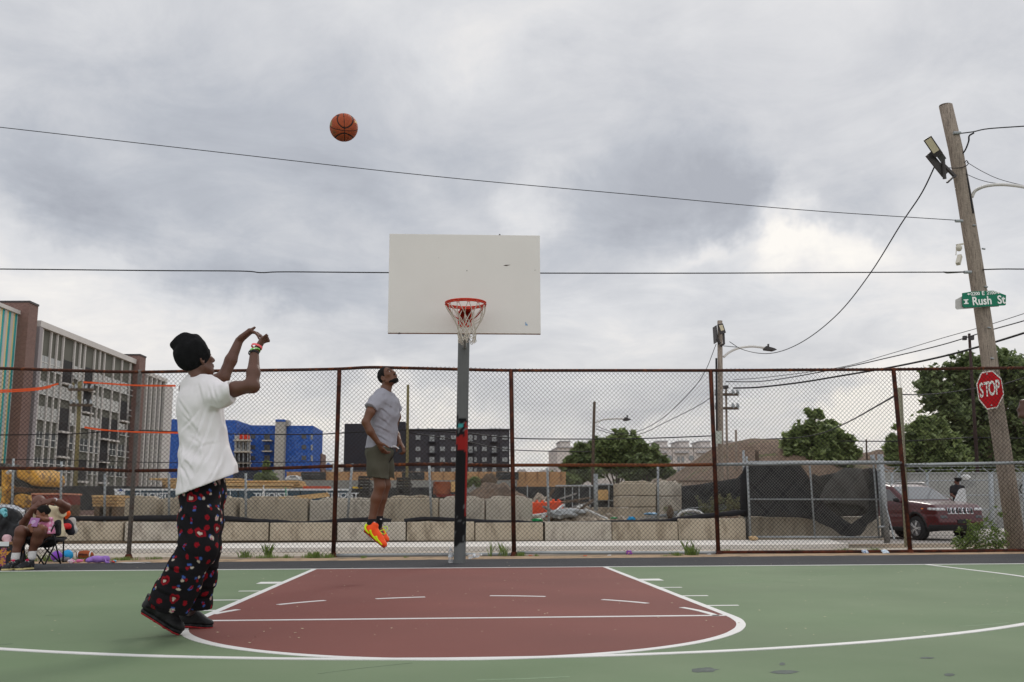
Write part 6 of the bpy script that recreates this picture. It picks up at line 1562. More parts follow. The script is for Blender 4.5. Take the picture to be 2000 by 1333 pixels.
# american football
c = W(165.5,1085,G(165,1094,0).y); t = thing('football', 'brown football with white bands and black lettering lying by the blue ball', 'football', c, 'toys beside the camping chair')
fp = [(max(.002,.073*math.sin(math.acos(max(-1,min(1,x/.135))))**1.0), x) for x in np.linspace(-.135,.135,19)]
c.z = .070
fo = obj('ball', MB().lathe(fp, c, 22, 'x'), M('football_brown', S(150,74,38), .6, .08, 8, .2, 300), t, smooth=True)
for x_ in (-.088, .088): r1 = .073*math.sqrt(1-((x_)/.135)**2)+.0015; obj('band', MB().lathe([(r1+.001,x_-.010),(r1,x_+.010)], c, 22, 'x'), capw, fo)
text_on('Wilson', .045, blackm, fo, c+Vector((0,-.0735,.012)), (1,0,0), (0,.15,1))
obj('lacing', MB().tube([c+Vector((-.05,-.052,-.052)), c+Vector((.05,-.052,-.052))], .003, 5), capw, fo)
# toys
lil = M('toy_lilac', S(158,120,196), .7, .1, 12); grm = M('toy_grey', S(112,112,118), .8, .1, 12); pkm = M('toy_pink', S(220,120,170), .7, .1, 12); sk_ = M('doll_skin', S(206,150,116), .6, .06, 12)
def tf(nm, lab, lo, hi, vox, build, mat, cat='toy', grp='toys beside the camping chair'):
    F = Field(lo, hi, vox); build(F); return tag(obj(nm, F.mesh(nm), mat), lab, cat, grp)
def tw(px, py, z=None): p = G(px, py, 0); return p
a = G(192,1100,0)
def b_(F):
    F.ell(a+Vector((-.03,.02,.05)), (.13,.06,.05), k=.02); F.ell(a+Vector((-.13,0,.035)), (.045,.045,.035), k=.02); F.ell(a+Vector((.10,.0,.055)), (.06,.04,.05), k=.02)
    F.cone(a+Vector((.10,-.03,.06)), a+Vector((.13,-.06,.01)), .014, .012, k=.01); F.cone(a+Vector((.13,-.06,.012)), a+Vector((.17,-.07,.012)), .012, .01, k=.01)
    F.disp(lambda P: .006*vnoise(P, 30, 2))
tf('soft_bag', 'crumpled lilac soft bag lying right of the football', a-Vector((.25,.15,.02)), a+Vector((.25,.15,.15)), .006, b_, lil, 'bag')
a2 = G(123,1098,0)
def b2(F): F.ell(a2+Vector((.06,0,.035)), (.038,.038,.035)); F.chain([a2+Vector((-.12,.0,.01)), a2+Vector((-.06,0,.02)), a2+Vector((-.02,.01,.045)), a2+Vector((.0,.03,.06))], [.018,.024,.022,.018], .01); F.ell(a2+Vector((.02,.03,.02)), (.05,.04,.025))
tf('grey_toy', 'grey plush elephant trunk shaped toy below the blue ball', a2-Vector((.2,.1,.02)), a2+Vector((.15,.12,.12)), .006, b2, grm)
a3 = G(152,1099,0)
t = thing('doll', 'doll in pink lying on her back below the football', 'doll', a3, 'toys beside the camping chair')
F = Field(a3-Vector((.2,.1,.02)), a3+Vector((.2,.1,.1)), .005); F.chain([a3+Vector((-.14,0,.02)), a3+Vector((-.06,.01,.014)), a3+Vector((.0,0,.02))], [.007,.011,.013], .005); F.chain([a3+Vector((-.14,-.03,.012)), a3+Vector((-.05,-.02,.012)), a3+Vector((.0,0,.02))], [.006,.010,.012], .005); F.ell(a3+Vector((.09,0,.028)), (.02,.018,.02)); F.cone(a3+Vector((.02,0,.02)), a3+Vector((.08,0,.024)), .018, .008, .005)
obj('body', F.mesh('doll'), sk_, t)
F = Field(a3-Vector((.05,.06,.02)), a3+Vector((.1,.06,.08)), .005); F.cone(a3+Vector((.0,0,.022)), a3+Vector((.065,0,.024)), .026, .016, .005); obj('dress', F.mesh('dress'), pkm, t)
F = Field(a3+Vector((.04,-.06,-.02)), a3+Vector((.2,.06,.1)), .005); F.ell(a3+Vector((.105,.005,.03)), (.028,.024,.024)); obj('hair', F.mesh('hair'), M('doll_hair', S(90,52,30), .7), t)
tag(rag('toy_scrap', 'turquoise and red plastic toy pieces right of the lilac bag', 222,1097, G(222,1100,0).y, .045,.02, M('toy_turq', S(80,180,200), .5, .1, 10, col2=S(220,80,60), spot=.5), 'toy', 50), group='toys beside the camping chair')
tag(rag('towel', 'thin grey cloth strip on the asphalt right of the toys', 262,1099.5, G(262,1100,0).y, .22,.008, M('cloth_grey', S(170,168,166), .9, .1, 10), 'cloth', 52), group='toys beside the camping chair')
tag(rag('white_toy', 'white and pink soft toy between the grey toy and the doll', 139,1097, G(139,1100,0).y, .045,.03, M('toy_white', S(220,206,216), .8, .1, 10, col2=S(226,130,180), spot=.56), 'toy', 54), group='toys beside the camping chair')
# ---------------------------------------------------------------- people
def skinmat(nm, c, rough=.48): return M(nm, c, rough, .07, 9, .10, 220, fine=.03, spec=.4)
skA = skinmat('skin_dark_brown', S(92,60,46)); skB = skinmat('skin_brown', S(98,62,43)); skC = skinmat('skin_deep_brown', S(98,62,50))
def ortho(f, u):
    f = nrm(f); u = np.array(u, float); u = nrm(u-f*(u@f)); return f, u, np.cross(f, u)
def V3(p): return np.array(tuple(p), float)
def head(F, C, f, u, s=1.0, k=.02, neck=None, nr=.052):
    f, u, r = ortho(f, u); C = V3(C); q = lambda a, b, c: C+s*(a*r+b*f+c*u)
    F.ell(q(0,-.012,.022), (.073*s,.092*s,.086*s), (r,f,u), k*s)
    F.ell(q(0,.024,-.045), (.056*s,.064*s,.074*s), (r,f,u), .03*s)
    F.ell(q(0,.050,-.100), (.030*s,.028*s,.022*s), (r,f,u), .025*s)
    for g in (-1, 1):
        F.cone(q(g*.050,-.005,-.062), q(g*.018,.055,-.102), .022*s, .018*s, .02*s)
        F.ell(q(g*.036,.062,-.022), (.022*s,.018*s,.018*s), (r,f,u), .02*s)
    if neck is not None: F.cone(q(0,-.022,-.055), V3(neck), nr*s, nr*1.12*s, .03*s)
    F.ell(q(0,.092,.000), (.040*s,.018*s,.016*s), (r,f,u), .01*s, 'sub')
    for g in (-1, 1):
        F.ell(q(g*.030,.074,-.002), (.0145*s,.0145*s,.0125*s), (r,f,u), .004*s)
        F.cone(q(g*.010,.086,.018), q(g*.044,.070,.020), .009*s, .007*s, .01*s)
        F.ell(q(g*.078,-.008,-.016), (.010*s,.019*s,.031*s), (nrm(r+g*f*.35),f,nrm(u-.2*f)), .006*s)
        F.ell(q(g*.084,-.004,-.014), (.006*s,.010*s,.018*s), (r,f,u), .003*s, 'sub')
        F.ell(q(g*.011,.094,-.046), (.009*s,.011*s,.008*s), (r,f,u), .008*s)
    F.cone(q(0,.084,.006), q(0,.106,-.040), .009*s, .013*s, .012*s)
    F.ell(q(0,.084,-.067), (.025*s,.014*s,.0065*s), (r,f,u), .006*s); F.ell(q(0,.082,-.080), (.022*s,.014*s,.0075*s), (r,f,u), .006*s)
    F.ell(q(0,.098,-.0735), (.022*s,.010*s,.0022*s), (r,f,u), .002*s, 'sub')
    return q
def eyes(q, s, par):
    for g in (-1, 1):
        c = q(g*.030,.0795,-.002); n = q(0,1,0)-q(0,0,0)
        mb = MB(); mb.lathe([(max(.0005,.0096*s*math.sin(math.pi*k/10)), -.0096*s*math.cos(math.pi*k/10)) for k in range(11)], tuple(c), 12)
        e = obj('eye', mb, M('eye_white', (.42,.39,.36), .3), par, smooth=True)
        n = n/np.linalg.norm(n); a = c+n*.0085*s
        obj('iris', MB().tube([Vector(a-n*.002), Vector(a+n*.0032*s)], .0048*s, 10), M('iris', (.012,.008,.006), .2), e)
def hand(F, wrist, d, n, side, s=1.0, curl=(.35,.4,.45,.5), spread=.06, thumb=(.7,.5,.1), r0=.0085, plen=.085, a0=None):
    """d: pointing direction, n: palm-facing direction, side: towards the thumb"""
    w = V3(wrist); d = nrm(d); n = nrm(V3(n)-d*(V3(n)@d)); t = np.cross(d, n); t = t if t@V3(side) > 0 else -t
    kn = w+d*plen*s
    for a_ in (-.6, -.2, .2, .6): F.cone(w+d*.010*s+t*a_*.020*s, kn+t*a_*.034*s, .017*s, .0135*s, .012*s, ax=n, fl=.8)
    L_ = [.040,.045,.042,.032]; off = [.030,.010,-.010,-.029]
    for i in range(4):
        c = curl[i]; b = kn+t*off[i]*s*1.02; dd = nrm(d+t*spread*(1.5-i)); p = b.copy(); r_ = r0*s*(1 if i < 3 else .88); a = c*.5 if a0 is None else a0+.08*(1.5-i)
        for j, fl_ in enumerate((1.0, .68, .52)):
            dj = nrm(dd*math.cos(a)+n*math.sin(a)); e = p+dj*L_[i]*fl_*s; F.cone(p, e, r_, r_*.93, .004*s); p = e; r_ *= .93; a += c*1.25
    tb = w+d*.022*s+t*.022*s; m = nrm(d*thumb[0]+t*thumb[1]+n*thumb[2]); p1 = tb+m*.042*s; m2 = nrm(m*.8+d*.45+n*.12); p2 = p1+m2*.032*s; p3 = p2+nrm(m2+d*.25)*.024*s
    F.cone(tb, p1, .015*s, .0115*s, .012*s); F.cone(p1, p2, .0110*s, .0098*s, .004*s); F.cone(p2, p3, .0098*s, .008*s, .003*s)
def folds(P, along, freq, ratio, amp, seed, ridge=True):
    a = nrm(along); b = nrm(np.cross(a, [0.3,1,0.1])); c = np.cross(a, b)
    Q = np.stack([P@b, P@c, (P@a)*ratio], -1)
    n = vnoise(Q, freq, seed)+.5*vnoise(Q, freq*2.1, seed+5)
    return (1-np.abs(n)*2)*amp if ridge else n*amp
def shoe(par, heel, toe, up, s, mats, soleth=.026, L=.30, laces=True, label=None, detail=None, high=.115, vox=.005, bulk=1.0):
    """heel/toe: ends of the sole line; builds upper > sole, laces"""
    hl, te = V3(heel), V3(toe); f = nrm(te-hl); f, u, r = ortho(f, up); L = np.linalg.norm(te-hl); k = L/.30
    q = lambda x, y, z: hl+k*(x*f+y*r+z*u)
    P0 = np.array([q(x, y, z) for x in (-.03,.33) for y in (-.08,.08) for z in (-.03,.2)])
    F = Field(P0.min(0), P0.max(0), vox)
    F.ell(q(.045,0,.050), (.050*k,.036*k,.056*k), (f,r,u), .02); F.ell(q(.13,0,.040*bulk), (.085*k,.040*k,.052*k*bulk), (f,r,u), .03)
    F.ell(q(.228,0,.032), (.066*k,.046*k,.038*k*(.6+.4*bulk)), (f,r,u), .03); F.cone(q(.055,0,.06), q(.060,0,high), .044*k, .044*k, .02); F.cone(q(.080,0,high-.035), q(.20,0,.058), .042*k, .030*k, .02)
    F.cut(q(0,0,soleth*.8), -u)
    S_ = F.copy(); F.ell(q(.055,0,high+.03), (.034*k,.028*k,.034*k), (f,r,u), .004, 'sub')
    up_ = fobj('shoe', F, mats[0], par, smooth=2)
    if label: up_['label'] = label
    Fs = Field(P0.min(0), P0.max(0), vox); Fs.loft([(q(.030,0,.012),.036*k,.020*k),(q(.12,0,.012),.036*k,.020*k),(q(.19,0,.012),.046*k,.020*k),(q(.25,0,.012),.043*k,.020*k),(q(.272,0,.014),.036*k,.018*k)], r, k=.01)
    Fs.cut(q(0,0,0), -u); Fs.cut(q(0,0,soleth), u); fobj('sole', Fs, mats[1], up_, smooth=1)
    if laces:
        for i in range(4):
            x = .115+.022*i; z = .102-.013*i
            obj('lace', MB().tube(smoothpath([q(x,-.030,z-.012), q(x+.006,0,z+.008), q(x+.012,.030,z-.012)], 4), .0038*k, 5), mats[2], up_)
    return q, up_, k, (f, u, r), S_
# ================= the thrower
YS = -6.8
def J(px, py, dy=0.0): return V3(W(px, py, YS+dy))
vx = .0056
fh, uh, rh = ortho(np.array((.66,.62,.36)), np.array((-.25,-.15,.95)))
Hc = J(383,701,.02)
handR, handL = J(497,690,-.12), J(467,666,.30)
pts = [J(330,640), J(535,640,.4), J(260,1250,-.3), J(430,1250,.35)]
lo, hi = bounds(pts+[J(390,800,-.35), J(390,800,.55)], .06)
F = Field(lo, hi, vx)
q1 = head(F, Hc, fh, uh, .98, neck=J(386,752,.0), nr=.046)
shR, shL = J(428,772,-.15), J(366,760,.13)
F.loft([(J(388,762),.10,.055),(J(392,790),.145,.085),(J(396,850),.125,.08),(J(398,900),.12,.08),(J(397,945),.11,.08)], V3(shR-shL), k=.03)
F.cone(J(388,755), shR, .05, .048, .03); F.cone(J(384,752), shL, .05, .048, .03)
elR, elL = J(492,754,-.20), J(436,738,.26)
F.chain([shR, J(460,760,-.18), elR], [.045,.042,.038], .02); F.chain([elR, J(495,728,-.17), handR], [.039,.037,.026], .02); F.ell(elR+np.array((.012,0,-.006)), (.03,.03,.03), k=.02)
F.chain([shL, J(404,748,.24), elL], [.045,.042,.037], .02); F.chain([elL, J(451,704,.28), handL], [.038,.036,.026], .02)
hd1 = J(513,664,-.10)-handR
hand(F, handR, hd1, np.array((.8,-.05,-.55)), np.array((-.1,1,.1)), 1.08, curl=(.16,.20,.26,.40), thumb=(.9,.25,-.05), spread=.22, a0=.62)
hd2 = J(489,649,.30)-handL
hand(F, handL, J(489,647,.30)-handL, np.array((.15,-.1,-.95)), np.array((.1,-.95,.2)), 1.08, curl=(.30,.28,.28,.25), thumb=(.98,.12,.12), spread=.05, a0=1.05)
hipR, hipL = J(391,950,-.02), J(402,950,.05)
knR, knL = J(386,1072,-.17), J(405,1070,.04); anR, anL = J(308,1172,-.17), J(370,1178,.22)
F.ell(J(396,950), (.10,.09,.08), k=.03)
F.chain([hipR, knR, anR], [.070,.052,.033], .03); F.chain([hipL, knL, anL], [.070,.052,.033], .03)
F.cone(anR, J(307,1182,-.15), .028, .022, .02); F.cone(anL, J(370,1188,.23), .028, .022, .02)
p1_ = fobj('person', F, skA, None, smooth=1)
tag(p1_, 'person in white T-shirt, black knit hat and printed trousers following through a shot with both arms raised', 'person')
p1_['label'] = 'person in white T-shirt and black knit hat following through a shot, arms raised'
# t-shirt
lo2, hi2 = bounds([J(335,725,-.35), J(465,725,.4), J(335,975,-.35), J(470,975,.4)], .06)
T = Field(lo2, hi2, .0062); side = nrm(V3(shR-shL)*np.array((1,1,0)))
st = [(J(389,757),.118,.062),(J(387,778),.142,.095),(J(389,800),.150,.108),(J(394,840),.145,.110),(J(399,885),.155,.122),(J(404,925,-.02),.168,.155),(J(408,965,-.04),.178,.172),(J(410,1000,-.05),.18,.175)]
T.loft(st, side, k=.04)
T.cone(J(384,748,.02), J(430,766,-.13), .056, .060, .04); T.cone(J(384,748,.02), J(364,760,.12), .056, .056, .04)
T1 = Field(lo2, hi2, .0062); T1.chain([J(416,774,-.12), J(436,774,-.17), J(449,765,-.20)], [.068,.064,.060], .03); T1.cut(J(450,766,-.20), nrm(J(458,763,-.2)-J(440,767,-.2))); T.comb((slice(None),)*3, T1.D, .03, 'add')
T2 = Field(lo2, hi2, .0062); T2.chain([J(370,760,.14), J(392,752,.22), J(408,746,.26)], [.064,.058,.053], .03); T2.cut(J(408,746,.26), nrm(J(420,744,.26)-J(404,749,.26)))
T.comb((slice(None),)*3, T2.D, .03, 'add')
def fold1(P):
    X_ = (P-J(395,850))@np.array(cam_rt); Z_ = P[:, 2]
    low = np.clip((J(395,800)[2]-Z_)/.35, 0, 1)
    a = folds(P, J(352,950)-J(436,800), 9, .22, .0075, 3)*(.45+.8*low)
    b = folds(P, J(446,930)-J(420,800), 7, .15, .0075, 9)*np.clip(X_/.08+.3, 0, 1)
    c = folds(P, J(456,750)-J(410,795), 13, .35, .005, 14)*np.exp(-(((P-J(435,775,-.17))**2).sum(1))/.018)*1.6
    d = .013*np.exp(-((((P-J(366,905))@nrm(J(436,820)-J(352,900)))/.012)**2))*0
    sw = np.sin(((P-J(360,880))@nrm(J(352,960)-J(400,840)))*62+1.5*vnoise(P, 4, 4))*.0055*np.exp(-(((P-J(370,900,-.1))@np.array(cam_rt))/.10)**2)*np.exp(-((Z_-J(370,885)[2])/.17)**2)
    return -1.15*(a+b+c+sw)+.0022*vnoise(P*[1,1,.5], 34, 6)
CR = [(412,800,372,885,.010),(424,812,384,905,.008),(406,792,360,838,.006),(350,778,388,822,.006),(362,806,402,846,.005),(434,842,398,930,.006),(446,880,424,942,.006),(356,862,364,905,.009),(364,905,392,934,.008),(353,900,374,948,.007),(372,892,398,915,.006),(398,748,412,790,.006),(420,752,440,792,.006),(432,750,448,784,.004),(380,850,412,866,.004),(402,870,440,862,.004)]
def creases(P, lst, fn, wd=.0065):
    r0 = np.array(cam_rt); u0_ = np.array(cam_up); o = 0
    for (x0, y0, x1, y1, am) in lst:
        a_, b_ = fn(x0, y0), fn(x1, y1); A2 = np.array((a_@r0, a_@u0_)); B2 = np.array((b_@r0, b_@u0_)); Q2 = np.stack([P@r0, P@u0_], -1)
        ab = B2-A2; L_ = np.linalg.norm(ab); t = np.clip((Q2-A2)@ab/L_**2, 0, 1); bow = np.sin(t*math.pi)*L_*.06; nn_ = np.array((-ab[1], ab[0]))/L_
        dd = (Q2-A2-t[:, None]*ab)@nn_-bow; tap = np.sin(np.clip(t, .02, .98)*math.pi)**.6; end = np.linalg.norm(Q2-A2-t[:, None]*ab, axis=1) < .05
        o = o+am*tap*end*(np.exp(-(dd/wd)**2)-.75*np.exp(-((dd-.016)/(wd*1.5))**2))
    return o
T.disp(fold1); T.disp(lambda P: creases(P, CR, J)); ins = T.copy(.013)   # hollow the lower part so the hem is a real edge
hemn = np.cross(J(458,926,-.1)-J(357,964,-.1), J(400,945,.3)-J(400,945,-.3)); hemn = nrm(hemn); hemn = hemn if hemn[2] < 0 else -hemn
T.cut(J(408,945), hemn)
low_ = Field(lo2, hi2, .0062); low_.D = np.maximum(ins.D, ((low_.points()-(J(408,945)-hemn*.16))@(-hemn)).astype(np.float32)); T.D = np.maximum(T.D, -low_.D)
T.ell(J(388,742,.0), (.055,.055,.045), k=.008, op='sub')
white_t = M('shirt_white', S(226,222,223), .9, .03, 4, .25, 300, fine=.02, spec=.2)
tsh = fobj('tshirt', T, white_t, p1_, smooth=1)
torusb = MB()
# printed fleece trousers
lo3, hi3 = bounds([J(262,930,-.4), J(470,930,.4), J(262,1215,-.4), J(470,1215,.45)], .06)
def leg(stt, k=.04):
    Fq = Field(lo3, hi3, .0058)
    for i in range(len(stt)-1): Fq.cone(stt[i][0], stt[i+1][0], stt[i][1], stt[i+1][1], k)
    return Fq
A = leg([(J(393,925,-.02),.088),(J(390,965,-.05),.106),(J(391,1020,-.11),.112),(J(386,1072,-.17),.100),(J(360,1118,-.18),.094),(J(333,1160,-.17),.089),(J(315,1202,-.16),.090)])
A.cone(J(372,1150,-.17), J(352,1186,-.15), .045, .050, .06)
A.cut(J(318,1190,-.16), nrm(J(292,1240,-.16)-J(322,1170,-.16)+np.array((.02,0,-.02))))
B = leg([(J(403,925,.05),.098),(J(405,965,.06),.100),(J(409,1020,.05),.078),(J(404,1070,.06),.074),(J(396,1130,.12),.072),(J(385,1180,.18),.076),(J(380,1200,.2),.078)])
B.cut(J(380,1188,.2), (0,0,-1))
def fold2(P):
    h = P[:, 2]; g_ = np.clip((.30-h)/.2, 0, 1)
    a = folds(P, (J(390,960)-J(386,1072)), 8, .25, .008, 21)
    c = folds(P, np.array((1,.2,.45)), 9, .3, .010, 27)*g_
    return -(a*.8+c)
A.disp(fold2); B.disp(fold2); A.disp(lambda P: creases(P, [(372,985,402,1010,.008),(366,1015,398,1040,.008),(362,1050,400,1062,.009),(352,1090,395,1100,.009),(330,1130,378,1150,.010),(306,1160,352,1172,.010),(300,1180,345,1190,.009),(375,960,380,1010,.006)], J, .010)); B.disp(lambda P: creases(P, [(385,1060,420,1070,.007),(380,1110,418,1125,.008),(372,1150,410,1165,.008),(368,1175,400,1180,.008)], J, .010))
def carve(Fq, base_pt, r_, n_):
    Fq.ell(base_pt, (r_, r_, .05), k=.004, op='sub')
P_ = A.copy(); P_.D = np.minimum(A.D, B.D)
h_ = np.maximum(.02-np.abs(A.D-B.D), 0)/.02; P_.D = P_.D-(h_*h_*.02*.25)*(P_.points()[..., 2] > .62)
P_.cut(J(396,932), (0,0,1)); P_.D = P_.D
def motif(P):
    """fleece print: red discs, hearts with a pale heart inside, white flowers with blue petals, on black"""
    n = len(P); base = np.array((.010,.009,.011)); col = np.tile(base, (n, 1)); r_ = np.random.default_rng(4); left = np.ones(n, bool); red = np.array(S(140,20,32)); wht = np.array(S(190,178,164)); blu = np.array(S(62,90,156)); dred = np.array(S(96,10,22)); mag = np.array(S(190,50,110))
    order = r_.permutation(n); cs = []
    axis = np.array((0,0,1.))
    pc = np.where(P[:, 2:3] > .0, P, P)
    for i in order[:9000]:
        p = P[i]
        if all(((p-c)**2).sum() > .056**2 for c in cs): cs.append(p)
    for j, c in enumerate(cs):
        d = P-c; near = (d**2).sum(1) < .05**2
        if not near.any(): continue
        dd = d[near]; cov = dd.T@dd; w_, v_ = np.linalg.eigh(cov); n_ = v_[:, 0]; th = r_.uniform(-.7,.7)
        up0 = nrm(axis-n_*(axis@n_)) if abs(n_[2]) < .95 else v_[:, 1]; sd = np.cross(n_, up0); up1 = up0*math.cos(th)+sd*math.sin(th); sd1 = np.cross(n_, up1)
        x = dd@sd1*1.22; y = dd@up1*1.22; wx = vnoise(P[near], 55, j)*.0045; wy = vnoise(P[near], 55, j+7)*.0045; x = x*(.8+.5*r_.random())+wx; y = y+wy; cc = col[near]; kind = r_.choice(5, p=[.30,.18,.24,.14,.14])
        if kind == 0:
            r = np.hypot(x, y); cc[r < .0185] = red; cc[(r < .0185) & (np.sin(x*420)*np.sin(y*420) > .55)] = dred
        elif kind == 1:
            def hrt(s): X=x/s; Y_=y/s; return (X**2+Y_**2-1)**3-X**2*Y_**3
            cc[hrt(.030) < 0] = red; cc[(hrt(.020) < 0) & (hrt(.012) > 0)] = dred; cc[hrt(.011) < 0] = wht
        elif kind == 2:
            for k in range(3):
                a = k*2.1+j; r = np.hypot(x-.014*math.cos(a), (y-.014*math.sin(a))*1.25); cc[r < .012] = (wht, red, blu)[k]
            cc[np.hypot(x, y) < .006] = dred
        elif kind == 3:
            cc[np.hypot(x, y*.8) < .015] = wht; cc[np.hypot(x-.006, y+.004) < .006] = mag; cc[(np.abs(x) < .012) & (np.abs(y-.020) < .006)] = blu; cc[np.hypot(x+.004,y-.008) < .004] = dred
        else:
            cc[(np.abs(x) < .011) & (np.abs(y) < .020)] = blu; cc[(np.abs(x) < .010) & (np.abs(y-.004) < .007)] = red; cc[np.hypot(x, y-.016) < .008] = red
        col[near] = cc
    return col
fleece = M('fleece_print', (0,0,0), .95, .10, 30, .5, 260, attr=True, spec=.15)
trs = fobj('trousers', P_, fleece, p1_, colfn=motif, smooth=1)
# beanie
lo4, hi4 = bounds([J(325,640,-.2), J(425,745,.2)], .04)
Bn = Field(lo4, hi4, .005)
Bn.ell(Hc+uh*.030-fh*.018, (.088,.108,.100), (rh,fh,uh), .02)
Bn.chain([J(372,684), J(356,672), J(343,674)], [.085,.050,.026], .035); Bn.ell(J(337.5,674), (.017,.017,.017), k=.012); Bn.ell(J(352,690), (.030,.03,.03), k=.03)
Bn.chain([J(380,664), J(362,662), J(347,668)], [.035,.030,.016], .02)
brim_p = (J(412,686)+J(386,734))/2; bn = nrm(np.cross(J(412,680)-J(378,735), np.array(cam_fwd))); bn = bn if bn@fh > 0 else -bn; bn = nrm(bn*.7+np.array((0,0,-.75)) *.6+fh*.35)
def bf(P):
    dcut = (brim_p-P)@bn; cuff = .004*(dcut < .038)-.004*np.exp(-((dcut-.038)/.004)**2)
    return -(cuff+.0035*vnoise(P, 24, 2)+folds(P, J(340,674)-J(395,700), 16, .4, .0025, 8))
Bn.disp(bf); Bn.cut(brim_p+bn*.026, bn, .006)
fobj('knit_hat', Bn, M('knit_black', (.012,.012,.013), .95, .25, 30, .8, 420, fine=.2, spec=.15), p1_, smooth=1)
# wristbands
def band(c, ax, r_, w_, mat, nm='wristband'):
    c, ax = V3(c), nrm(ax); a = nrm(np.cross(ax, (0,1,0.2))); b = np.cross(ax, a); mb = MB(); n = 22; vs = []
    for j, (dr, dz) in enumerate(((0,-w_),(.0035,-w_),(.0035,w_),(0,w_))):
        for i in range(n): t = 2*math.pi*i/n; vs.append(c+(a*math.cos(t)+b*math.sin(t))*(r_+dr)+ax*dz)
    mb.add(vs, [(j*n+i, j*n+(i+1)%n, ((j+1)%4)*n+(i+1)%n, ((j+1)%4)*n+i) for j in range(4) for i in range(n)]); return obj(nm, mb, mat, p1_)
fa_ = handR-J(495,728,-.17)
band(J(501.5,678,-.12), nrm(fa_)+np.array((.35,0,.1)), .030, .0055, M('band_pink', S(250,108,116), .5)); band(J(498,686,-.125), nrm(fa_)+np.array((-.15,0,0)), .028, .0050, M('band_green', S(110,196,70), .5, .1, 40, col2=S(226,236,214), spot=.56)); band(J(495.5,690.5,-.125), nrm(fa_)+np.array((.1,0,0)), .028, .0055, blackm)
blk_sh = M('shoe_black', (.010,.010,.011), .5, .15, 8, .2, 60, spec=.25); blk_d = M('shoe_trim', (.030,.030,.032), .6, .15, 60, .3, 200); redsole = M('sole_red', S(150,34,38), .6, .1, 8)
g1 = G(352,1243,0); g2 = G(415,1228,0)
toe1 = V3(g1)+np.array((.01,.0,.002)); heel1 = J(270,1188,0); heel1 = V3(W(272,1192,g1.y+.01))
for heel, toe, yy, lb in ((heel1, toe1, 0, 'black high top with red sole, heel lifted off the court'), (V3(W(346,1222,g2.y-.0)), V3(g2)+np.array((.01,0,.003)), 0, 'black high top with red sole flat on the court')):
    heel[2] = max(heel[2], .003)
    qs, up_, k_, ax_, S__ = shoe(p1_, heel, toe, (0,0,1), 1, (blk_sh, blk_sh, blackm), soleth=.032, high=.165, bulk=1.35)
    up_['label'] = lb; f_, u_, r_ = ax_
    ank = anR if lb.endswith('court') and 'lifted' in lb else anL
    pp = [ank, qs(.085,0,.135), qs(.085,0,.085)]; Sf = Field(np.min(pp,0)-.1, np.max(pp,0)+.1, .0056); Sf.chain(pp, [.038,.038,.036], .02); fobj('sock', Sf, blk_sh, p1_)
    Tg = Field(ank-.16, ank+.16, .006); Tg.chain([ank+np.array((0,0,-.01)), ank*.45+qs(.10,0,.10)*.55, qs(.15,0,.085)], [.040,.044,.034], .02); Tg.chain([ank+np.array((0,0,-.01)), qs(.055,0,.10)], [.040,.042], .02); fobj('tongue', Tg, blk_sh, up_)
    rs_ = Field(qs(-.03,-.08,-.03)-.25, qs(.3,.08,.2)+.25, .006)
    P0 = np.array([qs(x, y, z) for x in (-.03,.33) for y in (-.08,.08) for z in (-.03,.06)]); rs_ = Field(P0.min(0), P0.max(0), .005)
    rs_.loft([(qs(.030,0,.0),.039*k_,.010),(qs(.12,0,.0),.038*k_,.010),(qs(.19,0,.0),.049*k_,.010),(qs(.25,0,.0),.046*k_,.010),(qs(.276,0,.001),.038*k_,.010)], r_, k=.008)
    fobj('outsole', rs_, redsole, up_, smooth=1)
    sg_ = MB()
    for g in (-1, 1):
        sg_.tube(smoothpath([qs(.085,g*.042,.10), qs(.12,g*.044,.075), qs(.18,g*.049,.055)], 4), .006*k_, 6)
    obj('side_overlay', MB().tube(smoothpath([qs(.03,-.046,.11), qs(.06,-.047,.075), qs(.12,-.047,.06), qs(.19,-.050,.045)], 4), .007*k_, 6), blk_d, up_)
    obj('heel_panel', MB().tube(smoothpath([qs(-.002,-.022,.10), qs(.0,-.030,.07), qs(.006,-.034,.04)], 4), .014*k_, 7), blk_d, up_)
    obj('red_tab', MB().beam(Vector(qs(.085,-.040,.118)), Vector(qs(.100,-.040,.100)), .022, .010), redsole, up_)

# ================= the jumping player
YJ = -2.2
def K(px, py, dy=0.0): return V3(W(px, py, YJ+dy))
fj, uj, rj = ortho(np.array((.62,-.60,.62)), np.array((-.38,.05,.92)))
Hj = K(756,735.5,.0)
lo, hi = bounds([K(700,705), K(800,705), K(700,1085), K(800,1085), K(750,900,-.4), K(750,900,.4)], .05)
F = Field(lo, hi, .0068)
qj = head(F, Hj, fj, uj, 1.02, neck=K(750,770,.0), nr=.050)
sR, sL = K(732,787,-.12), K(767,787,.12); sdj = nrm((sR-sL)*np.array((1,1,0)))
F.loft([(K(750,776),.12,.07),(K(750,800),.155,.09),(K(749,840),.12,.08),(K(744,880),.115,.08)], sdj, k=.03)
F.cone(K(750,775), sR, .055, .058, .03); F.cone(K(750,775), sL, .055, .055, .03); F.cone(K(753,762,.0), K(750,778,.0), .055, .075, .03)
F.chain([sR, K(723,806,-.24), K(714,825,-.27)], [.054,.048,.039], .02); F.chain([K(714,825,-.27), K(723,843,-.27), K(738,864,-.24)], [.041,.040,.026], .02)
F.chain([sL, K(774,815,.26), K(768,838,.27)], [.055,.050,.042], .02); F.chain([K(768,838,.27), K(774,851,.20), K(779,861,.12)], [.042,.040,.029], .02)
hand(F, K(737,863,-.24), K(747,880,-.22)-K(737,863,-.24), np.array((.75,.6,.1)), np.array((.5,-.2,.5)), 1.08, curl=(.45,.42,.45,.5), thumb=(.7,.45,.4), spread=.05)
